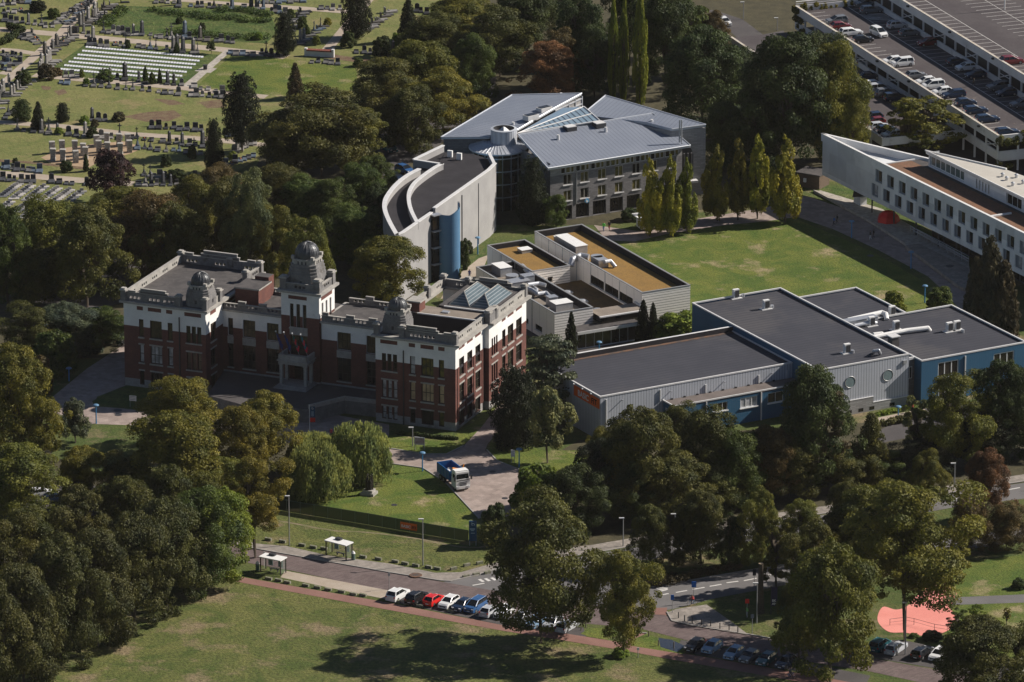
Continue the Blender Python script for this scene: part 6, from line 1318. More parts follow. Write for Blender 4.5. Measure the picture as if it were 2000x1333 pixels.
for i,(x,y,an,k,c) in enumerate(((1634,40,200,'suv','grey'),(1642,50,20,'hatch','darkred'),(1662,62,20,'wagon','white'),(1685,76,20,'hatch','black'),(1743,118,200,'hatch','white'),(1762,122,200,'mpv','white'),(1789,146,20,'hatch','grey'),(1808,158,200,'hatch','white'),(1822,166,200,'mpv','white'),(1840,178,200,'hatch','white'),(1862,183,200,'wagon','navy'),(1886,199,20,'hatch','navy'),(1905,214,20,'wagon','navy'),(1928,231,20,'wagon','navy'),(1967,257,20,'wagon','navy'))):
    dk_(x,y,an,k,c,f"{['first','second','third','fourth','fifth','sixth','seventh','eighth','ninth','tenth','eleventh','twelfth','thirteenth','fourteenth','fifteenth'][i]} car from the far left at the middle deck parapet")
for i,(x,y,an,k,c) in enumerate(((1690,6,200,'suv','grey'),(1702,18,20,'wagon','grey'),(1752,48,20,'hatch','silver'),(1776,63,20,'hatch','grey'),(1812,82,200,'hatch','darkred'),(1869,120,20,'hatch','navy'),(1887,130,200,'hatch','white'),(1905,145,200,'hatch','navy'),(1950,168,200,'suv','grey'),(1966,180,200,'hatch','navy'),(1996,202,200,'suv','grey'))):
    dk_(x,y,an,k,c,f"{['first','second','third','fourth','fifth','sixth','seventh','eighth','ninth','tenth','eleventh'][i]} from the far left in the upper deck's shade")
dk_(1716,63,-62,'mpv','white','driving along the middle deck towards the viewer')
g='cars on the lowest parking deck'
for i,(x,y,an,k,c) in enumerate(((1690,120,20,'hatch','silver'),(1698,148,20,'hatch','navy'),(1707,164,20,'hatch','white'),(1718,172,20,'mpv','silver'),(1731,181,20,'suv','grey'),(1748,190,20,'mpv','navy'),(1704,227,200,'hatch','navy'),(1708,237,200,'hatch','darkred'),(1717,246,20,'hatch','silver'),(1731,252,20,'hatch','navy'),(1742,262,200,'hatch','silver'))):
    car(x,y,an,k,c,f"on the lowest deck, {['first','second','third','fourth','fifth','sixth'][i%6]} of the {'far' if i<6 else 'near'} row",z=3.,group=g)
car(1976,118,20,'suv','darkred','alone on the upper deck near the right edge',z=9.4)
# ---- tipper truck ----
tk=empty('tipper_truck',P(888,948,0),'white cabbed lorry with blue tipping body and orange crane on the forecourt','truck')
o_=WL[tk.name]; TA=-66.; TF=Fr(o_,TA)  # heading
m_tb=mat('truck blue',(.012,.10,.28),rough=.4); m_or=mat('crane orange',(.75,.25,.02),rough=.45); m_bag=mat('white bags',(.6,.58,.54),(.4,.38,.35),ns=3)
def tbox(mb,a0,a1,b0,b1,z0,z1,m,**k): mb.prism(TF.rect(a0,a1,b0,b1),z0,z1,m,bottom=True,**k)
mb=MB(TA); tbox(mb,-3.9,3.2,-.45,.45,.7,1.05,m_darkm); mb.build('chassis',tk)
mb=MB(TA); tbox(mb,-4.1,.9,-1.22,1.22,1.15,1.3,m_tb)
for q in ((-4.1,.9,-1.25,-1.15),(-4.1,.9,1.15,1.25),(-4.1,-4.,-1.2,1.2),(.8,.9,-1.2,1.2)): tbox(mb,*q,1.25,2.75,m_tb)
for k in range(5): tbox(mb,-4.0+k*1.2,-3.9+k*1.2,-1.33,-1.25,1.2,2.75,m_tb); tbox(mb,-4.0+k*1.2,-3.9+k*1.2,1.25,1.33,1.2,2.75,m_tb)
mb.build('tipping_body',tk)
for i,(a,b,s) in enumerate(((-2.6,.3,.6),(-1.9,-.4,.65),(-1.1,.4,.55),(-.4,-.3,.55))):
    q=MB(); q.sph((*TF.W(a,b),1.65),s,m_bag,8,5,.7); q.build('bag',tk)
mb=MB(TA); tbox(mb,1.5,3.3,-1.22,1.22,.65,1.75,m_white); mb.prism([TF.W(1.5,-1.2),TF.W(3.3,-1.2),TF.W(3.3,1.2),TF.W(1.5,1.2)],1.75,2.1,m_white)
mb.prism(TF.rect(1.5,3.05,-1.15,1.15),2.1,3.15,m_white); tbox(mb,1.6,2.9,-1.1,1.1,3.15,3.35,m_white); tbox(mb,3.3,3.42,-1.15,1.15,.5,.95,m_white); mb.build('cab',tk)
mb=MB(); a=[TF.W(3.32,-1.05),TF.W(3.32,1.05),TF.W(3.08,1.0),TF.W(3.08,-1.0)]; mb.face([(*a[0],1.85),(*a[1],1.85),(*a[2],2.85),(*a[3],2.85)],m_cglass); mb.build('windscreen',tk)
for s in (-1,1):
    mb=MB(); y=s*1.17; mb.face([(*TF.W(1.9,y),1.95),(*TF.W(2.9,y),1.95),(*TF.W(2.8,y),2.75),(*TF.W(1.9,y),2.75)][::s],m_cglass); mb.build('side_window',tk)
    mb=MB(TA); tbox(mb,3.2,3.4,s*1.42-.12,s*1.42+.12,1.9,2.6,m_darkm); mb.build('mirror',tk); mb=MB(TA); tbox(mb,3.4,3.46,s*.85-.2,s*.85+.2,.7,.95,m_lampw); mb.build('headlight',tk)
mb=MB(TA); 
for z in (1.0,1.25,1.5): tbox(mb,3.3,3.36,-.6,.6,z,z+.1,m_darkm)
mb.build('grille',tk)
for a in (-3.1,-1.8,2.4):
    for s in (-1,1): mb=MB(); p=TF.W(a,s*.8); q=TF.W(a,s*1.12); mb.tube((*p,.5),(*q,.5),.5,m_tyre,16); wo=mb.build('wheel',tk); mb=MB(); mb.tube((*q,.5),(*TF.W(a,s*1.14),.5),.25,m_rim,10); mb.build('rim',wo)
mb=MB(); c0=(*TF.W(1.2,.1),1.2); c1=(*TF.W(1.2,.1),3.0); mb.tube(c0,c1,.2,m_or,8); mb.tube(c1,(*TF.W(1.15,-.9),3.3),.17,m_or,6); mb.tube((*TF.W(1.15,-.9),3.3),(*TF.W(1.2,.7),2.6),.13,m_or,6); mb.tube((*TF.W(1.2,.7),2.6),(*TF.W(.9,1.2),3.6),.1,m_or,6); mb.build('crane',tk)

# ================= PEOPLE =================
def person_mesh(pose,cols):
    key=('person',pose,cols)
    J={'pelvis':(0,0,.93),'chest':(0,0,1.28),'neck':(0,0,1.47),'head':(.01,0,1.60),'top':(.01,0,1.72)}
    if pose=='stand': L_={'hl':(0,.1,.88),'kl':(.03,.11,.48),'al':(-.02,.11,.07),'fl':(.14,.12,.04),'hr':(0,-.1,.88),'kr':(.02,-.11,.48),'ar':(-.02,-.11,.07),'fr':(.14,-.12,.04)}
    elif pose=='ride': L_={'hl':(0,.1,.98),'kl':(.36,.11,.80),'al':(.30,.11,.38),'fl':(.44,.11,.34),'hr':(0,-.1,.98),'kr':(.34,-.11,.66),'ar':(.16,-.11,.24),'fr':(.3,-.11,.2)}
    else: L_={'hl':(0,.1,.88),'kl':(.2,.1,.50),'al':(.22,.1,.07),'fl':(.38,.1,.05),'hr':(0,-.1,.88),'kr':(.05,-.1,.48),'ar':(-.28,-.1,.14),'fr':(-.14,-.1,.05)}
    if pose=='ride': J={'pelvis':(0,0,1.0),'chest':(.14,0,1.32),'neck':(.2,0,1.5),'head':(.24,0,1.62),'top':(.24,0,1.74)}
    ch=J['chest']; A_={'sl':(ch[0],.18,ch[2]+.12),'el':(ch[0]-.06,.25,ch[2]-.16),'wl':(ch[0]+.06,.25,ch[2]-.40),'sr':(ch[0],-.18,ch[2]+.12),'er':(ch[0]-.04,-.25,ch[2]-.16),'wr':(ch[0]+.12,-.24,ch[2]-.38)}
    if pose=='ride': A_.update(el=(ch[0]+.18,.22,ch[2]-.08),wl=(ch[0]+.42,.2,ch[2]-.2),er=(ch[0]+.18,-.22,ch[2]-.08),wr=(ch[0]+.42,-.2,ch[2]-.2))
    pts={**J,**L_,**A_}; names=list(pts); rad={'pelvis':.15,'chest':.16,'neck':.06,'head':.105,'top':.07,'h':.1,'k':.065,'a':.045,'f':.04,'s':.075,'e':.05,'w':.035}
    ed=[('pelvis','chest'),('chest','neck'),('neck','head'),('head','top')]
    for s in 'lr': ed+=[('pelvis','h'+s),('h'+s,'k'+s),('k'+s,'a'+s),('a'+s,'f'+s),('chest','s'+s),('s'+s,'e'+s),('e'+s,'w'+s)]
    me=bpy.data.meshes.new('body'); me.from_pydata([pts[n] for n in names],[(names.index(a),names.index(b)) for a,b in ed],[])
    o=bpy.data.objects.new('t',me); SC.collection.objects.link(o); md=o.modifiers.new('s','SKIN'); md2=o.modifiers.new('u','SUBSURF'); md2.levels=1
    for n,v in zip(names,me.skin_vertices[0].data):
        rr=rad.get(n,rad.get(n[0])); v.radius=(rr,rr); v.use_root=(n=='pelvis')
    bpy.context.view_layer.update(); dg=bpy.context.evaluated_depsgraph_get(); m2=bpy.data.meshes.new_from_object(o.evaluated_get(dg)); bpy.data.objects.remove(o)
    hair,skin,top,leg,shoe=[mat('cloth '+'%.2f %.2f %.2f'%c,c) for c in cols]
    for m in (hair,skin,top,leg,shoe): m2.materials.append(m)
    hz_=J['pelvis'][2]
    for f in m2.polygons:
        c=f.center
        f.material_index=0 if (c.z>J['head'][2]+.04 or (c.z>J['neck'][2]+.08 and c.x<J['head'][0]-.03)) else 1 if c.z>J['neck'][2] else (4 if c.z<.1 and pose!='ride' else (3 if c.z<hz_-.02 and abs(c.y)<.2 else (1 if abs(c.y)>.2 and c.z<ch[2]-.28 else 2)))
        f.use_smooth=True
    return m2
SK=(.42,.24,.16); HD=(.03,.02,.015); 
def person(x,y,ang,pose,top,leg,lab,z=0,hair=HD,shoe=(.03,.03,.03)):
    p=P(x,y,z); o=bpy.data.objects.new('person',person_mesh(pose,(hair,SK,top,leg,shoe))); SC.collection.objects.link(o)
    o.location=p; o.rotation_euler=(0,0,R(ang)); WL[o.name]=p; return tag(o,lab,'person')
person(1231,1169,200,'walk',(.45,.52,.62),(.03,.04,.07),'person in a pale blue shirt and dark trousers crossing the asphalt road')
person(1459,1206,200,'stand',(.25,.65,.12),(.5,.5,.5),'person in a lime green vest standing at the sawn tree trunk')
person(1179,452,250,'walk',(.15,.7,.12),(.05,.12,.25),'person in a bright green top walking by the grey college entrance')
person(1190,450,250,'walk',(.02,.02,.025),(.25,.05,.05),'person in dark clothes and red trousers beside the green-topped walker')
person(917,545,260,'walk',(.2,.2,.45),(.3,.32,.4),'person in violet top walking on the pale path by the blue cylinder')
person(1629,441,200,'walk',(.02,.12,.35),(.02,.02,.03),'person in blue on the shaded path, left of a pair')
person(1635,437,200,'walk',(.02,.02,.02),(.03,.03,.03),'person in black on the shaded path, right of a pair')
person(1700,469,200,'walk',(.03,.025,.025),(.55,.55,.55),'person in dark top and white trousers on the shaded path')
person(1706,466,200,'walk',(.03,.025,.02),(.03,.02,.02),'person in dark clothes beside the one with white trousers')
person(1782,807,200,'walk',(.6,.1,.08),(.02,.02,.03),'runner in a red top on the path beside the steel hall')
person(535,772,270,'stand',(.03,.03,.03),(.03,.03,.03),'person in black standing on the shaded terrace before the porch')
person(647,856,270,'walk',(.45,.05,.07),(.02,.03,.06),'person in a red jacket behind the right willow')
person(1902,169,150,'walk',(.02,.02,.02),(.02,.02,.02),'person in black walking on the middle parking deck',z=5.9)
def bicycle(x,y,ang,lab,cols,rlab):
    p=P(x,y); b=empty('bicycle',p,lab,'bicycle',rz=R(ang)); WL[b.name]=(0,0,0)
    for xx in (-.52,.52):
        mb=MB(); pts=[(xx+.33*math.cos(2*math.pi*k/16),0,.34+.33*math.sin(2*math.pi*k/16)) for k in range(16)]
        for k in range(16): mb.tube(pts[k],pts[(k+1)%16],.025,m_tyre,5)
        for k in range(0,16,4): mb.tube((xx,0,.34),pts[k],.006,m_galv,3)
        mb.build('wheel',b)
    mb=MB()
    for p0,p1 in (((-.52,0,.34),(-.1,0,.3)),((-.1,0,.3),(-.22,0,.88)),((-.1,0,.3),(.38,0,.82)),((-.2,0,.78),(.38,0,.86)),((.36,0,.95),(.52,0,.34)),((-.52,0,.34),(-.2,0,.78))): mb.tube(p0,p1,.025,m_lampb,5)
    mb.build('frame',b); mb=MB(); mb.tube((.36,-.28,1.05),(.36,.28,1.05),.02,m_darkm,5); mb.tube((.36,0,.9),(.36,0,1.05),.02,m_darkm,5); mb.build('handlebar',b); mb=MB(); mb.box((-.22,0,.92),(.26,.14,.06),m_darkm); mb.build('saddle',b)
    r=bpy.data.objects.new('person',person_mesh('ride',cols)); SC.collection.objects.link(r); r.location=(p[0]-.2*math.cos(R(ang)),p[1]-.2*math.sin(R(ang)),0); r.rotation_euler=(0,0,R(ang)); WL[r.name]=p; tag(r,rlab,'cyclist')
bicycle(1352,1183,200,'bicycle ridden across the junction by the blue road sign',(HD,SK,(.6,.1,.09),(.03,.04,.08),(.1,.1,.1)),'cyclist in a red top riding at the junction')
bicycle(1545,1325,-28,'bicycle on the red cycle path at the bottom edge',((.02,.02,.02),SK,(.05,.06,.08),(.04,.05,.06),(.05,.05,.05)),'cyclist in dark clothes on the cycle path at the bottom edge')
mo=empty('motorcycle',P(237,675),'dark motorcycle parked at the left corner of the brick college','motorcycle',rz=R(60)); WL[mo.name]=(0,0,0)
for xx in (-.7,.7): mb=MB(); mb.tube((xx,-.07,.32),(xx,.07,.32),.32,m_tyre,14); mb.build('wheel',mo)
mb=MB(); mb.box((0,0,.6),(1.,.3,.4),m_darkm); mb.box((.2,0,.9),(.5,.26,.2),m_rim); mb.tube((.7,0,.32),(.45,0,1.05),.04,m_rim,5); mb.tube((.45,-.35,1.05),(.45,.35,1.05),.02,m_darkm,5); mb.build('body',mo); mb=MB(); mb.box((-.35,0,.88),(.7,.26,.1),m_tyre); mb.build('seat',mo)

# ================= STREET FURNITURE =================
def blue_lamp(x,yb,yt,lab):
    p=P(x,yb); h=hz(x,yb,yt); r=empty('blue_lamp_post',p,lab,'lamp post','blue campus lamp posts')
    mb=MB(); mb.cyl(p[:2],.11,.09,0,h-.3,m_lampb,8); mb.build('post',r); mb=MB(); mb.cyl(p[:2],.12,.5,h-.35,h-.2,m_lampb,12); mb.sph((*p[:2],h-.2),.52,mat('blue lamp hood',(.11,.22,.34),rough=.4),12,4,.5,half=True); mb.build('lamp_head',r)
for a in ((188,828,790,'blue lamp post at the forecourt beside the small lone tree'),(135,703,674,'upper blue lamp post in the left border shade'),(135,745,718,'lower blue lamp post in the left border shade'),(825,921,883,'blue lamp post at the corner of the statue lawn'),(1014,913,876,'blue lamp post beside the white signboard in the shade'),(933,497,463,'blue lamp post at the end of the long pale wall'),(888,532,505,'blue lamp post against the blue cylinder'),(1663,465,431,'blue lamp post on the shaded path near the lawn'),(1779,525,491,'blue lamp post on the shaded path before the ramp'),(1806,592,557,'blue lamp post at the right corner of the campus lawn'),(1754,822,793,'blue lamp post on the side path of the steel hall'),(1170,690,667,'blue lamp post behind the steel hall parapet'),(549,817,785,'blue lamp post by the entrance steps'),(1133,935,903,'blue lamp post half hidden behind the belt'),(778,632,582,'blue lamp post behind the right wing dome')): blue_lamp(*a)
def lamp(x,yb,yt,lab,dx=.5):
    p=P(x,yb); h=hz(x,yb,yt); r=empty('street_lamp',p,lab,'street lamp','grey street lamps'); mb=MB(); mb.cyl(p[:2],.1,.07,0,h,m_pole,8); mb.build('post',r); mb=MB(); mb.box((p[0]-dx/2,p[1],h+.06),(dx+.3,.28,.14),m_wcap); mb.build('lamp_head',r)
for a in ((565,1066,970,'tall grey street lamp left on the verge'),(826,1105,1015,'tall grey street lamp on the verge near the orange banner'),(1217,1068,1013,'grey street lamp on the far pavement of the carriageway'),(1318,1047,1005,'grey street lamp between the median trees'),(1768,1279,1178,'tall grey street lamp before the pink ground'),(1864,953,906,'grey street lamp beside the reddest carriageway tree'),(1518,60,36,'small street lamp on the lawn at the car park corner'),(1452,38,5,'street lamp at the lane top edge'),(1478,1218,1140,'slim grey street lamp at the sawn trunk'),(806,872,836,'dark lamp post beside the information board')): lamp(*a)
mb=MB(); p=P(1962,20,9.4); r=empty('street_lamp',(p[0],p[1],9.4),'white lamp post on the upper parking deck','street lamp','grey street lamps'); mb.cyl(p[:2],.12,.1,9.4,17,m_white,8); mb.build('post',r)
def shelter(x0,y0,x1,y1,lab):   # front feet, left and right
    a=P(x0,y0); b=P(x1,y1); dg=math.degrees(math.atan2(b[1]-a[1],b[0]-a[0])); l=math.dist(a[:2],b[:2]); f=Fr(a,dg); r=empty('bus_shelter',a,lab,'bus shelter','bus shelters')
    z=.12; mb=MB(dg)
    for p in ((0,0),(l,0),(0,1.5),(l,1.5)): mb.box((*f.W(*p),0),(.14,.14,2.4),m_frdark,dg,z0=z)
    mb.build('frame',r); mb=MB(dg); mb.prism(f.rect(-.15,l+.15,-.25,1.7),2.45,2.6,m_white,bottom=True); mb.box((*f.W(l*.4,1.2),2.75),(1.,.6,.3),m_darkm,dg); mb.build('roof',r)
    gm=mat('shelter glass',(.25,.3,.26),rough=.1,alpha=.22)
    mb=MB(); mb.face([(*f.W(.1,1.5),.3),(*f.W(l-.1,1.5),.3),(*f.W(l-.1,1.5),2.3),(*f.W(.1,1.5),2.3)],gm); mb.build('glass_panel',r)
    for xx in (0,l): mb=MB(); mb.face([(*f.W(xx,.1),.3),(*f.W(xx,1.4),.3),(*f.W(xx,1.4),2.3),(*f.W(xx,.1),2.3)],gm); mb.build('glass_panel',r)
    for xx in (.7,l-1.1): mb=MB(dg); mb.box((*f.W(xx+.2,1.44),1.5),(.8,.05,1.3),mat('poster blue green',(.12,.2,.22),(.2,.25,.25),ns=2),dg); mb.build('poster',r)
    mb=MB(dg); mb.box((*f.W(l*.5,1.1),.55),(1.5,.4,.06),m_darkm,dg); mb.box((*f.W(l*.5-.6,1.1),.33),(.06,.3,.42),m_darkm,dg); mb.box((*f.W(l*.5+.6,1.1),.33),(.06,.3,.42),m_darkm,dg); mb.build('bench',r)
shelter(637,1086,676,1096,'glass bus shelter with white roof on the upper pavement'); shelter(509,1118,548,1126,'glass bus shelter on the lower side of the brick road')
def bin_(x,y,lab): p=P(x,y); r=empty('litter_bin',p,lab,'litter bin'); mb=MB(); mb.cyl(p[:2],.3,.3,.1,1.15,mat('green bin',(.08,.13,.11)),10); mb.build('body',r); mb=MB(); mb.cyl(p[:2],.34,.12,1.15,1.5,m_white,10); mb.build('lid',r)
bin_(690,1095,'green litter bin with white lid beside the upper bus shelter'); bin_(503,1115,'green litter bin beside the lower bus shelter')
def bus_sign(x,y,yt,lab,col,nm='road_sign',wd=.6,hh=.6):
    p=P(x,y); h=hz(x,y,yt); r=empty(nm,p,lab,'sign'); mb=MB(); mb.cyl(p[:2],.05,.05,0,h,m_pole,6); mb.build('post',r); mb=MB(); mb.box((p[0],p[1]-.06,h-hh/2),(wd,.05,hh),col); mb.build('sign_plate',r); return r
m_sgb=mat('road sign blue',(.02,.14,.5)); 
bus_sign(760,1151,1119,'slim pole sign at the end of the gravel lay-by',m_galv,wd=.35,hh=.5); bus_sign(1355,1178,1136,'tall blue road sign at the junction',m_sgb,wd=.7,hh=.9); bus_sign(1313,1199,1162,'small blue road sign at the paved corner',m_sgb,wd=.5,hh=.8); bus_sign(1459,1207,1170,'red and white sign at the sawn trunk',m_red,wd=.6,hh=.7); bus_sign(1283,1128,1104,'grey post at the median hedge',m_pole,wd=.15,hh=.5); bus_sign(1246,1285,1265,'short post with white top at the cycle path',m_white,wd=.35,hh=.4); bus_sign(516,1088,1078,'small white stop sign at the road edge',m_white,wd=.3,hh=.9); bus_sign(1469,1240,1200,'grey road sign behind the bollards',m_pole,wd=.5,hh=.6); bus_sign(1473,1146,1112,'dark road sign before the sawn trunk',m_darkm,wd=.5,hh=1.)
def board(x0,x1,yb,yt,yl,lab,face=m_white,lines=0,nm='signboard',lc=None):
    xm=(x0+x1)/2; p=P(xm,yb); s=ppm(yb); wd=(x1-x0)/s; h=hz(xm,yb,yt); hl=hz(xm,yb,yl); r=empty(nm,p,lab,'sign'); dg=-15
    f=Fr(p,dg); mb=MB(dg)
    for q in (-wd/2+.08,wd/2-.08): mb.box((*f.W(q,0),0),(.08,.08,h),m_pole,dg,z0=0)
    mb.build('post',r); mb=MB(dg); mb.box((*f.W(0,-.05),0),(wd,.08,h-hl),face,dg,z0=hl); mb.build('panel',r)
    if lines:
        mb=MB(dg)
        for k in range(lines): mb.box((*f.W(0,-.1),0),(wd*.8,.02,.06),lc or m_darkm,dg,z0=hl+(h-hl)*(k+.7)/(lines+.3))
        mb.build('text_line',r)
    return r,f,h,hl,wd
board(253,267,796,773,783,'small white signboard with dark lines on the shaded lawn left',lines=3); board(809,830,880,854,869,'white information board with a map at the forecourt edge',lines=0); board(998,1006,905,879,892,'white direction board beside the blue lamp in the shade',lines=3)
r,f,h,hl,wd=board(809.5,829.5,880.3,856,867,'framed map panel mounted on the white information board',face=mat('map print',(.45,.40,.38),(.30,.22,.20),ns=1.5,grain=.2),nm='map_panel'); 
# blue totem, banner flag
def totem(x0,x1,yb,yt,lab):
    xm=(x0+x1)/2; p=P(xm,yb); h=hz(xm,yb,yt); wd=(x1-x0)/ppm(yb); r=empty('totem_sign',p,lab,'sign'); mb=MB(); mb.box((p[0],p[1],0),(wd,.3,h*.8),m_sblue,0,z0=h*.2); mb.build('panel',r)
    mb=MB(); mb.box((p[0]-wd/2+.1,p[1],0),(.12,.25,h*.2),m_pole,0,z0=0); mb.box((p[0]+wd/2-.1,p[1],0),(.12,.25,h*.2),m_pole,0,z0=0); mb.build('post',r)
    y=p[1]-.17; mb=MB(); m_l=mat('pale blue lettering',(.45,.6,.7)); c=(p[0]+.05,y,h*.87); 
    for k in range(10): a0=R(-60+k*30); a1=R(-30+k*30); mb.tube((c[0]+.2*math.cos(a0),y,c[2]+.2*math.sin(a0)),(c[0]+.2*math.cos(a1),y,c[2]+.2*math.sin(a1)),.035,m_l,4)
    mb.box((c[0]-.2,y,c[2]+.15),(.06,.03,.5),m_l); mb.build('emblem',r); mb=MB()
    for k,l in enumerate((.7,.62,.4)): mb.box((p[0]-.05,y,h*.70-k*.16),(wd*l,.02,.06),m_l)
    mb.box((p[0],y,h*.52),(wd*.5,.02,.05),m_l); mb.build('text_line',r)
totem(916,931,1066,1018,'dark blue totem sign with pale emblem at the end of the fence')
fb=empty('banner_flag',P(605,845),'dark blue and red vertical banner on a white pole before the college steps','flag'); p=WL[fb.name]; h=hz(605,845,791)
mb=MB(); mb.cyl(p[:2],.06,.05,0,h,m_white,8); mb.build('pole',fb); mb=MB(); mb.box((p[0]+.48,p[1],0),(.85,.04,1.9),m_sblue,0,z0=h-2.2); mb.box((p[0]+.48,p[1],0),(.85,.04,.75),m_red,0,z0=h-2.95); mb.build('banner',fb)
mb=MB(); 
for k in range(3): mb.box((p[0]+.35+k*.13,p[1]-.03,0),(.05,.01,.85),MT['pale blue lettering'],0,z0=h-1.95)
for k in range(8): a0=R(k*45); a1=R(k*45+45); mb.tube((p[0]+.5+.13*math.cos(a0),p[1]-.03,h-.65+.13*math.sin(a0)),(p[0]+.5+.13*math.cos(a1),p[1]-.03,h-.65+.13*math.sin(a1)),.03,m_white,4)
mb.box((p[0]+.38,p[1]-.03,0),(.05,.01,.4),m_white,0,z0=h-.75); mb.build('emblem',fb)
pf_=empty('banner_flag',P(1512,1200),'dark purple hanging banner with white figures in the tree shade','flag'); p=WL[pf_.name]; mb=MB(); mb.cyl((p[0]-.5,p[1]),.06,.05,0,4.6,m_darkm,8); mb.build('pole',pf_); mb=MB(); mb.box((p[0],p[1],0),(.9,.04,3.),mat('dark violet',(.03,.025,.07)),0,z0=1.3); mb.build('banner',pf_)
text('BK',.5,(p[0]-.35,p[1]-.04,2.0),(1,0,0),m_white,pf_); text('AN',.5,(p[0]-.35,p[1]-.04,1.5),(1,0,0),m_white,pf_)
# fence along the verge with the orange banner
fn=empty('mesh_fence',P(560,999),'long dark green wire fence between the statue lawn and the verge','fence'); fp=[P(x,y) for x,y in ((520,992),(560,1000),(640,1013),(720,1026),(800,1040),(860,1050),(915,1059))]
mb=MB(); 
for a,b in zip(fp,fp[1:]): mb.face([(a[0],a[1],.05),(b[0],b[1],.05),(b[0],b[1],1.9),(a[0],a[1],1.9)],m_rail)
mb.build('wire_panel',fn)
tot=0
for a,b in zip(fp,fp[1:]):
    n=max(1,round(math.dist(a[:2],b[:2])/2.5))
    mb=MB(); mb.tube((a[0],a[1],1.9),(b[0],b[1],1.9),.035,m_fpost,4); mb.build('top_rail',fn)
    for k in range(n): t=k/n; q=MB(); q.cyl((a[0]+(b[0]-a[0])*t,a[1]+(b[1]-a[1])*t),.04,.04,0,2.,m_fpost,6); q.build('post',fn)
a=(P(782,1037)[0],P(782,1037)[1]-.15,.5); d=nrm(sub(fp[5],fp[4])); bn=empty('orange_banner',a,'orange banner with white and black lettering tied to the green fence','sign'); l=33/12.8/abs(d[0])
q0=(a[0],a[1]-.05); i0=(790-800)/60.
mb=MB(); mb.face([(q0[0],q0[1],.45),(q0[0]+d[0]*l,q0[1]+d[1]*l,.45),(q0[0]+d[0]*l,q0[1]+d[1]*l,1.55),(q0[0],q0[1],1.55)],m_orange); mb.face([(q0[0],q0[1]+.04,.45),(q0[0],q0[1]+.04,1.55),(q0[0]+d[0]*l,q0[1]+d[1]*l+.04,1.55),(q0[0]+d[0]*l,q0[1]+d[1]*l+.04,.45)],m_orange); mb.build('cloth',bn)
text('BASIC',.62,(q0[0]+.15*d[0],q0[1]-.07,.72),d,m_white,bn); text('FIT',.62,(q0[0]+(l-.9)*d[0],q0[1]+(l-.9)*d[1]-.07,.72),d,m_black,bn)
# concrete blocks along the verge
sb=None
for i,(x,y,k) in enumerate([(524,1056,0),(552,1060,0),(590,1067,0),(612,1071,0),(633,1074,0),(709,1090,0),(739,1094,0),(772,1099,0),(791,1103,0),(812,1107,0),(837,1110,0),(854,1113,0),(886,1113,30),(912,1106,30),(937,1102,30),(910,1128,30),(930,1124,30),(952,1121,30),(525,1133,0),(544,1136,0),(561,1140,0),(597,1146,0),(620,1150,0),(641,1154,0),(667,1158,0),(690,1163,0),(709,1165,0),(775,1177,0),(820,1186,0),(880,1196,0)]):
    p=P(x,y); mb=MB(); mb.box((p[0],p[1],0),(1.1,.4,.42),mat('mossy concrete',(.25,.23,.19),(.12,.13,.07),ns=3,grain=.2),-28+k*2,z0=0)
    tag(mb.build('concrete_block'),'low mossy concrete block edging the '+('upper verge' if i<12 else 'pavement corner by the junction' if i<18 else 'grass strip beside the cycle path'),'concrete block','concrete blocks edging '+('the verge' if i<12 else 'the corner' if i<18 else 'the cycle path'))
for i,(x,y) in enumerate([(1325,1209),(1337,1215),(1352,1219),(1370,1223),(1388,1225),(1406,1230),(1424,1233),(1441,1237)]):
    p=P(x,y); mb=MB(); mb.cyl(p[:2],.08,.08,.1,1.05,m_darkm,8); tag(mb.build('bollard'),'dark steel bollard in the row along the paved corner','bollard','bollards at the paved corner')
for i,(x,y) in enumerate([(1267,1244),(1240,1251),(1286,1262),(1316,1266),(1135,1232),(1144,1226)]):
    p=P(x,y); mb=MB(); mb.cyl(p[:2],.09,.09,0,.95,m_timber,8); tag(mb.build('bollard'),['wooden bollard at the right of the grass tip by the puddle','wooden bollard at the left of the grass tip by the puddle','wooden bollard left in the puddle','wooden bollard right in the puddle','wooden bollard left under the junction tree','wooden bollard right under the junction tree'][i],'bollard')
# sawn trunk
p=P(1485,1198); h=hz(1485,1198,1101); ct_=empty('sawn_tree_trunk',p,'tall bare sawn-off tree trunk with a pale cut top','tree trunk'); mb=MB(); mb.cyl(p[:2],.62,.42,0,h*.5,m_bark,12,top=False); mb.cyl((p[0],p[1]),.42,.36,h*.5,h,m_bark,12,top=False); mb.build('trunk',ct_); mb=MB(); mb.cyl(p[:2],.36,.34,h,h+.04,mat('cut wood',(.55,.40,.24)),12); mb.build('cut_face',ct_)
# statue
p=P(721,966); st=empty('statue',p,'dark bronze group of figures on a pale stone plinth beside the willow','statue'); mb=MB(-22); mb.box((*p[:2],0),(2.2,1.9,.45),m_stonel,-22,z0=0); mb.box((*p[:2],0),(1.6,1.4,.4),m_stonel,-22,z0=.45); mb.build('plinth',st)
m_bz=mat('dark bronze',(.03,.025,.02),(.05,.045,.04),ns=3,rough=.5,metal=.5); mb=MB(); rg=random.Random(3)
for k in range(5):
    x=p[0]+rg.uniform(-.4,.4); y=p[1]+rg.uniform(-.3,.3); hh=rg.uniform(1.3,2.6); mb.cyl((x,y),.28,.2,.85,.85+hh*.55,m_bz,8); mb.cyl((x+.05,y),.24,.12,.85+hh*.5,.85+hh*.9,m_bz,8); mb.sph((x+.06,y,.85+hh),.15,m_bz,8,5); mb.tube((x,y,.85+hh*.75),(x+rg.uniform(-.6,.6),y-.2,.85+hh*rg.uniform(.5,1.1)),.07,m_bz,6)
mb.build('figures',st)
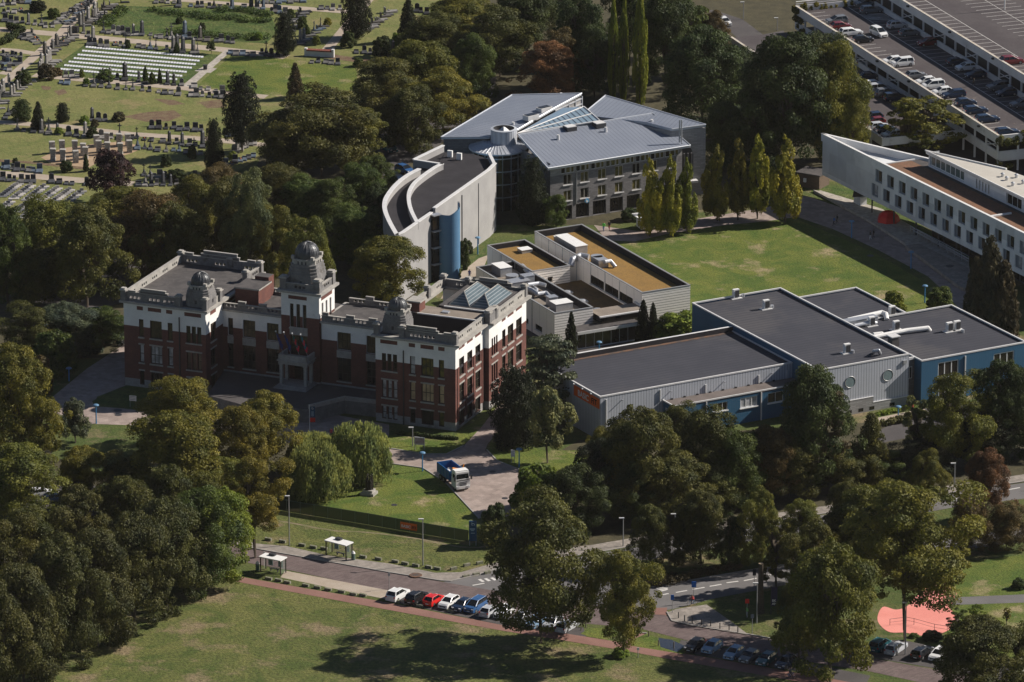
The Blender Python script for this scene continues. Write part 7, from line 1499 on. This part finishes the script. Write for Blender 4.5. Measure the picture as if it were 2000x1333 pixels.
# food stall van by the yellow trees
p=P(1260,450); vn=empty('white_kiosk',p,'white flat roofed kiosk trailer behind the tight group of yellow trees','kiosk'); f=Fr(P(1252,452),20); mb=MB(20); mb.prism(f.rect(0,5.4,0,2.4),.3,2.5,m_wcap); mb.prism(f.rect(-.8,5.6,-.5,2.6),2.5,2.65,m_white,bottom=True); mb.build('body',vn); mb=MB(20); mb.prism(f.rect(.6,4.6,-.04,0),1.2,2.2,m_glass); mb.build('hatch_window',vn)
for xx in (1.2,4.2): mb=MB(); mb.tube((*f.W(xx,-.05),.3),(*f.W(xx,.2),.3),.3,m_tyre,12); mb.build('wheel',vn)
# play-area fence
pf=[P(x,y) for x,y in ((1738,1222),(1770,1218),(1785,1221),(1825,1232),(1850,1236))]; pfe=empty('low_fence',pf[0],'low thin rail fence along the near edge of the pink ground','fence'); mb=MB()
for a,b in zip(pf,pf[1:]): mb.tube((*a[:2],1.),(*b[:2],1.),.03,m_darkm,4); mb.tube((*a[:2],.5),(*b[:2],.5),.02,m_darkm,4)
mb.build('rail',pfe)
for a in pf: mb=MB(); mb.cyl(a[:2],.035,.035,0,1.05,m_darkm,6); mb.build('post',pfe)

# ================= CEMETERY =================
GC=[(.03,.03,.033),(.07,.072,.08),(.14,.135,.13),(.26,.245,.23),(.10,.09,.08),(.10,.13,.17)]
def gproto(kind):
    """unit grave, headstone towards +Y, lying plot towards -Y"""
    r=empty({'slab':'headstone_grave','arch':'headstone_grave','tall':'monument_grave','cross':'cross_grave','low':'slab_grave','flower':'flower_grave'}[kind],(0,0,0),'x','grave'); WL[r.name]=(0,0,0)
    hs=MB(); nm='headstone'
    if kind=='slab': hs.box((0,.9,0),(.85,.18,1.05),m_gran,0,z0=0)
    elif kind=='arch':
        hs.box((0,.9,0),(.8,.2,.9),m_gran,0,z0=0)
        pts=[(.4*math.cos(math.pi*k/8),.9+.3*math.sin(math.pi*k/8)) for k in range(9)]
        for y,s in ((.8,1),(1.,-1)): hs.face([(x,y,z) for x,z in pts][::s],m_gran)
        for a,b in zip(pts,pts[1:]): hs.face([(a[0],.8,a[1]),(a[0],1.,a[1]),(b[0],1.,b[1]),(b[0],.8,b[1])],m_gran)
    elif kind=='tall': hs.box((0,.9,0),(.9,.5,.4),m_gran,0,z0=0); hs.cyl((0,.9),.42,.34,.4,2.3,m_gran,4); hs.cyl((0,.9),.42,.02,2.3,2.75,m_gran,4)
    elif kind=='cross': hs.box((0,.9,0),(.7,.6,.4),m_gran,0,z0=0); hs.cyl((0,.9),.28,.16,.4,1.1,m_gran,4); hs.box((0,.9,0),(.16,.16,1.3),m_gran,0,z0=1.1); hs.box((0,.9,1.95),(.7,.15,.16),m_gran)
    elif kind in('low','flower'): hs.box((0,.85,0),(1.0,.25,.5),m_gran,0,z0=0)
    o=hs.build(nm,r); o['_tint']=1
    lg=MB(); lg.box((0,-.2,0),(.95,1.9,.28),m_gran,0,z0=0); lg.box((0,-.2,0),(1.1,2.1,.12),m_gran,0,z0=0); o=lg.build('ledger',r); o['_tint']=1
    if kind=='flower':
        f=MB(); f.sph((0,.35,.33),.2,mat('grave flowers',(.5,.05,.06),(.55,.35,.1),ns=6),7,4); f.build('flowers',r)
    reg(r); return r
GP={k:gproto(k) for k in('slab','arch','tall','cross','low','flower')}; GU=set()
KN={'slab':'square headstone grave','arch':'round-topped headstone grave','tall':'tall pointed monument grave','cross':'stone cross grave','low':'flat slab grave','flower':'flat slab grave with flowers'}
CNm=['black','dark grey','mid grey','pale grey','brownish grey','blue-grey']
def grave(x,y,kind,ci,ang,where,s=1.,group=None):
    p=P(x,y); lab=f"{CNm[ci]} {KN[kind]} {where}"; pr=GP[kind]; c=GC[ci]
    if kind not in GU:
        GU.add(kind); pr.location=p; pr.rotation_euler=(0,0,R(ang)); pr.scale=(s,s,s); pr['label']=lab
        if group: pr['group']=group
        for q in kids(pr):
            if q.get('_tint'): q.color=(*c,1)
    else: copy_tree(pr,None,p,R(ang),lab,group,(s,s,s),c)
rg=random.Random(11)
def row(x0,y0,x1,y1,n,where,kinds,ang=0.,jit=2.,cols=(0,1,2,3,4,5)):
    for i in range(n):
        if rg.random()<.07: continue
        t=(i+.5)/n; grave(x0+(x1-x0)*t+rg.uniform(-jit,jit),y0+(y1-y0)*t+rg.uniform(-1.6,1.6),rg.choice(kinds),rg.choice(cols),ang+rg.uniform(-3,3),where,rg.uniform(.7,1.2),'graves '+where)
A_='arch slab low cross tall'.split(); LW=['low','low','slab','low','slab','flower']; TL=['tall','arch','tall','slab','cross']; SL=['slab','low','arch']
row(0,10,60,4,6,'in the top left corner plot',A_); row(0,26,80,18,7,'below the top left corner plot',LW); row(4,40,108,54,9,'above the crossing of the paths',A_,cols=(1,2,3)); 
row(108,48,172,0,13,'in the slanted row left of the main path',LW,ang=-60,cols=(2,3,4)); row(130,50,178,2,9,'in the second slanted row by the main path',LW,ang=-60)
row(165,52,222,10,12,'in the slanted row right of the main path',TL,ang=100,cols=(2,3,4)); row(190,50,245,4,8,'beyond the slanted row right of the main path',SL,ang=100)
row(52,65,76,90,5,'beside the clipped hedge corner',LW,ang=-60,cols=(2,3)); row(38,74,66,80,4,'in the hedge corner',LW,cols=(1,2)); row(0,108,40,112,5,'at the left edge above the side path',SL,ang=-30,cols=(1,2)); row(0,122,36,126,5,'in the second row at the left edge',LW,ang=-30,cols=(1,2,5)); row(0,134,20,138,3,'in the third row at the left edge',LW)
row(95,108,146,70,14,'in the tall row left of the white plot',TL,ang=100,cols=(2,3,4)); row(100,98,140,76,7,'behind the tall row left of the white plot',LW,ang=100); row(82,142,108,118,6,'below the tall row left of the white plot',TL,ang=100,cols=(2,3))
row(160,60,186,84,3,'at the path crossing bin',TL,cols=(2,3)); row(168,86,212,90,4,'above the upper left corner of the white plot',['slab','arch'],cols=(1,2)); row(220,88,330,98,10,'along the top of the white plot',LW+['cross'],cols=(1,2,3,5)); row(332,98,390,104,6,'above the upper right corner of the white plot',TL,cols=(1,2))
row(196,62,282,70,9,'on the lower edge of the overgrown lawn',A_,cols=(1,2,3)); row(290,70,340,76,5,'in the middle of the overgrown lawn edge',['cross','low'],cols=(2,3)); row(345,72,460,84,11,'at the right end of the overgrown lawn edge',A_)
row(445,103,500,110,5,'beside the top of the white path',['low'],cols=(5,2)); row(505,104,545,112,4,'at the foot of the dark conifer by the path',['cross','slab','arch'],cols=(0,1,2))
row(300,4,345,8,4,'at the top edge right of centre',SL); row(342,12,520,18,15,'along the top path',A_,cols=(0,1,2,5)); row(500,6,600,2,8,'at the top edge above the path',LW,cols=(2,5)); row(525,22,560,28,4,'left of the dark conifer pair',SL); 
row(560,50,600,24,7,'in the slanted plot by the path',SL,ang=110); row(580,90,636,50,10,'along the wide path below the conifer',A_,ang=110,cols=(1,2,3,5)); row(560,70,590,44,5,'behind the wide path plot',LW,ang=110); row(610,14,680,22,6,'right of the top path',LW,cols=(2,3)); row(720,60,770,20,10,'between the two top conifers',SL,ang=110,cols=(2,3,4)); row(700,66,745,40,6,'behind the two top conifers',LW,ang=110,cols=(2,3)); row(810,22,838,28,3,'at the wood edge under the top right trees',['arch','slab'],cols=(0,1)); row(690,104,800,106,8,'in the shade below the two conifers',A_,cols=(1,2)); row(602,122,680,126,6,'on the lawn below the red tiled wall',LW,cols=(1,2,3))
row(122,148,156,152,3,'above the lower path of the white plot',['slab','low'],cols=(3,5)); row(180,152,360,166,13,'along the lower edge of the white plot',TL+['low'],cols=(0,1,2)); row(105,160,135,164,3,'on the dry lawn edge left',['low'],cols=(5,)); row(160,168,300,178,9,'along the top of the dry lawn',TL+SL,cols=(1,2)); row(305,180,440,192,11,'at the right of the dry lawn path',SL,cols=(1,2,3)); row(372,170,442,182,5,'between lush lawn and path',['low','slab'],cols=(2,3)); 
row(0,215,28,160,8,'in the slanted row at the left edge',TL,ang=100,cols=(2,3)); row(28,190,60,158,6,'in the slanted tall row near the left edge',['tall','tall','cross'],ang=100,cols=(3,3)); row(6,232,30,214,4,'in front of the left clipped conifers',['cross','low'],cols=(1,2))
row(175,234,210,236,3,'beside the scattered lawn shrubs',['tall','arch'],cols=(0,1)); row(290,250,400,254,8,'in the island below the bare patch',['arch','low','slab'],cols=(0,1,2)); row(24,252,120,264,6,'along the left middle path',['tall','cross','low'],cols=(1,2)); row(125,264,240,272,7,'behind the stone pillars',A_,cols=(1,2,3)); row(250,268,400,288,12,'right of the stone pillars',TL+LW,cols=(0,1,2)); row(260,290,400,300,10,'in the shaded plot right of the pillars',['low','cross'],cols=(1,2,5)); row(430,262,500,272,6,'beyond the largest dark conifer',['low','low'],cols=(5,1)); row(455,300,500,280,7,'in the plot by the oak',TL,cols=(2,3)); row(420,330,500,304,9,'in the shaded lowest plot',LW,cols=(1,2,5))
row(0,328,80,336,8,'above the bottom path',LW+['slab'],cols=(1,2,5)); row(0,350,70,356,6,'below the bottom path',['slab'],cols=(1,2)); row(95,356,175,362,6,'at the end of the bottom path',['low','slab','arch'],cols=(0,1,5)); row(275,342,360,352,8,'under the dark shrubs near the wood',A_,cols=(1,2)); row(265,360,350,362,7,'at the wood edge near the purple tree',A_,cols=(1,2,3)); row(375,345,415,350,4,'at the wood edge',LW,cols=(2,3))
# slanted plots of small slabs at the lower left
sp_=None
for (x0,y0,x1,y1,n,w_) in ((38,359,2,386,9,'first'),(62,363,25,390,9,'second'),(88,364,50,393,9,'third'),(114,368,76,395,9,'fourth'),(138,371,100,398,9,'fifth'),(162,373,126,400,7,'last'),(22,394,0,412,5,'lower left'),(50,400,32,416,5,'lower middle'),(76,402,42,428,7,'lower right')):
    for i in range(n):
        t=(i+.5)/n; c=rg.choice([1,2,3,3]); x=x0+(x1-x0)*t; y=y0+(y1-y0)*t; p=P(x,y)
        if sp_ is None:
            mb=MB(); mb.box((0,0,0),(1.9,1.0,.12),m_gran,0,z0=0); mb.box((.0,.35,0),(.7,.14,.45),m_gran,0,z0=.12); sp_=mb.build('small_grave'); o=sp_
        else: o=sp_.copy(); SC.collection.objects.link(o)
        o.location=p; o.color=(*[min(.5,v*1.7+.05) for v in GC[c]],1); o.rotation_euler=(0,0,R(rg.uniform(-3,3))); tag(o,f'small low grave slab in the {w_} slanted strip of the lower cemetery corner','grave',f'small graves of the {w_} slanted strip')
# white war plot
wm=None
RWs=[((668,370),(1590,450)),((640,400),(1560,480)),((605,430),(1530,508)),((575,458),(1500,535)),((535,485),(1460,567)),((500,513),(1425,598)),((470,542),(1385,625))]
for k,((x0,y0),(x1,y1)) in enumerate(RWs):
    for i in range(42):
        t=(i+.5)/42; p=P((x0+(x1-x0)*t)/4,(y0+(y1-y0)*t)/4)
        if wm is None:
            mb=MB(); mb.box((0,0,0),(.46,1.2,.10),mat('white marker stone',(.62,.62,.64),(.52,.53,.56),ns=1.2),0,z0=0); wm=mb.build('grave_marker'); o=wm
        else: o=wm.copy(); SC.collection.objects.link(o)
        o.location=p; tag(o,'small white grave marker in the '+['topmost','second','third','fourth','fifth','sixth','lowest'][k]+' row of the white plot','grave marker','white markers of the '+['topmost','second','third','fourth','fifth','sixth','lowest'][k]+' row')
# standing stone pillars on the sandy circle
m_pil=mat('stacked pale stone',(.42,.40,.37),(.24,.22,.20),ns=2.5,grain=.35,gs=6,c3=(.6,.58,.55),ns3=1.6,th3=.62); pl=None
for i,(x,y) in enumerate(((408,1200),(415,1255),(485,1190),(492,1260),(585,1192),(592,1272),(650,1215),(668,1242),(755,1150),(772,1192),(835,1130),(840,1205),(930,1138),(940,1212),(1000,1140),(1012,1190))):
    p=P(x/4,y/4)
    if pl is None:
        mb=MB(); 
        for k in range(5): mb.box((0,0,0),(.95-.05*(k%2),.9,.43),m_pil,k*4,z0=k*.43)
        mb.box((0,0,0),(1.05,1.,.14),m_stonel,0,z0=2.15); pl=mb.build('stone_pillar'); o=pl
    else: o=pl.copy(); SC.collection.objects.link(o)
    o.location=p; o.rotation_euler=(0,0,rg.uniform(-.2,.2)); tag(o,'square stacked stone pillar standing on the sandy circle','stone pillar','stone pillars on the sandy circle')
# low tiled wall monument, bin, plinth on white path
p=P(628,118); bw=empty('tiled_wall',p,'low white wall with a red tiled top at the end of the wide cemetery path','wall'); f=Fr(P(597,110),-12); l=5.4
mb=MB(-12); mb.prism(f.rect(0,l,0,.5),0,1.1,m_wcap); mb.box((*f.W(0,.25),0),(.5,.7,1.6),m_wcap,-12,z0=0); mb.box((*f.W(l,.25),0),(.5,.7,1.6),m_wcap,-12,z0=0); mb.build('wall',bw); mb=MB(-12); mb.prism(f.rect(.2,l-.2,-.2,.9),1.1,1.35,MT['red roof tiles']); mb.build('tiled_top',bw)
p=P(148,64); b_=empty('refuse_bin',p,'dark refuse bin at the crossing of the cemetery paths','bin'); mb=MB(); mb.box((*p[:2],0),(1.2,.9,1.2),m_darkm,-20,z0=0); mb.box((*p[:2],0),(1.3,1.,.1),m_frdark,-20,z0=1.2); mb.build('body',b_)
p=P(401,136); b_=empty('stone_plinth',p,'dark stone block on the crossing of the white paved path','monument'); mb=MB(); mb.box((*p[:2],0),(.7,.5,.8),m_gran,-10,z0=0); mb.box((*p[:2],0),(.9,.7,.12),m_gran,-10,z0=.8); o=mb.build('block',b_); o.color=(.06,.06,.06,1)
for x,y,rr,l in ((230,802,.7,'dark manhole cover on the left forecourt, upper one'),(231,811,.6,'dark manhole cover on the left forecourt, lower one'),(962,922,.5,'small dark drain cover on the forecourt right of the lorry'),(986,974,.5,'small dark drain cover near the lower forecourt edge'),(812,1124,1.,'brownish square cover in the upper pavement'),(770,987,.5,'small dark drain cover in the statue lawn'),(1700,500,.6,'dark cover on the shaded campus path'),(1855,520,.7,'dark cover on the concrete ramp terrace')):
    p=P(x,y,.62 if x==1855 else .13 if x==812 else 0); mb=MB(); mb.cyl(p[:2],rr,rr,p[2],p[2]+.05,m_rust if x==812 else m_darkm,12); tag(mb.build('manhole_cover'),l,'manhole cover')
# HAZE: thin even air round the camera and everything built
mh=bpy.data.materials.new('haze'); mh.use_nodes=True; N=mh.node_tree.nodes; N.clear(); out=N.new('ShaderNodeOutputMaterial'); pv=N.new('ShaderNodeVolumePrincipled'); pv.inputs['Density'].default_value=1.15e-5; pv.inputs['Color'].default_value=(1,.93,.87,1); mh.node_tree.links.new(pv.outputs[0],out.inputs['Volume'])
hb=MB(); hb.prism([(-640,-1200),(640,-1200),(640,940),(-640,940)],-1,345,mh,bottom=True); tag(hb.build('haze'),kind='stuff')
for o in bpy.data.objects:
    if o.get('label') and len(o['label'].split())>16: print('LONG',o['label'])
print('objects',len(bpy.data.objects),'trees',tcount)
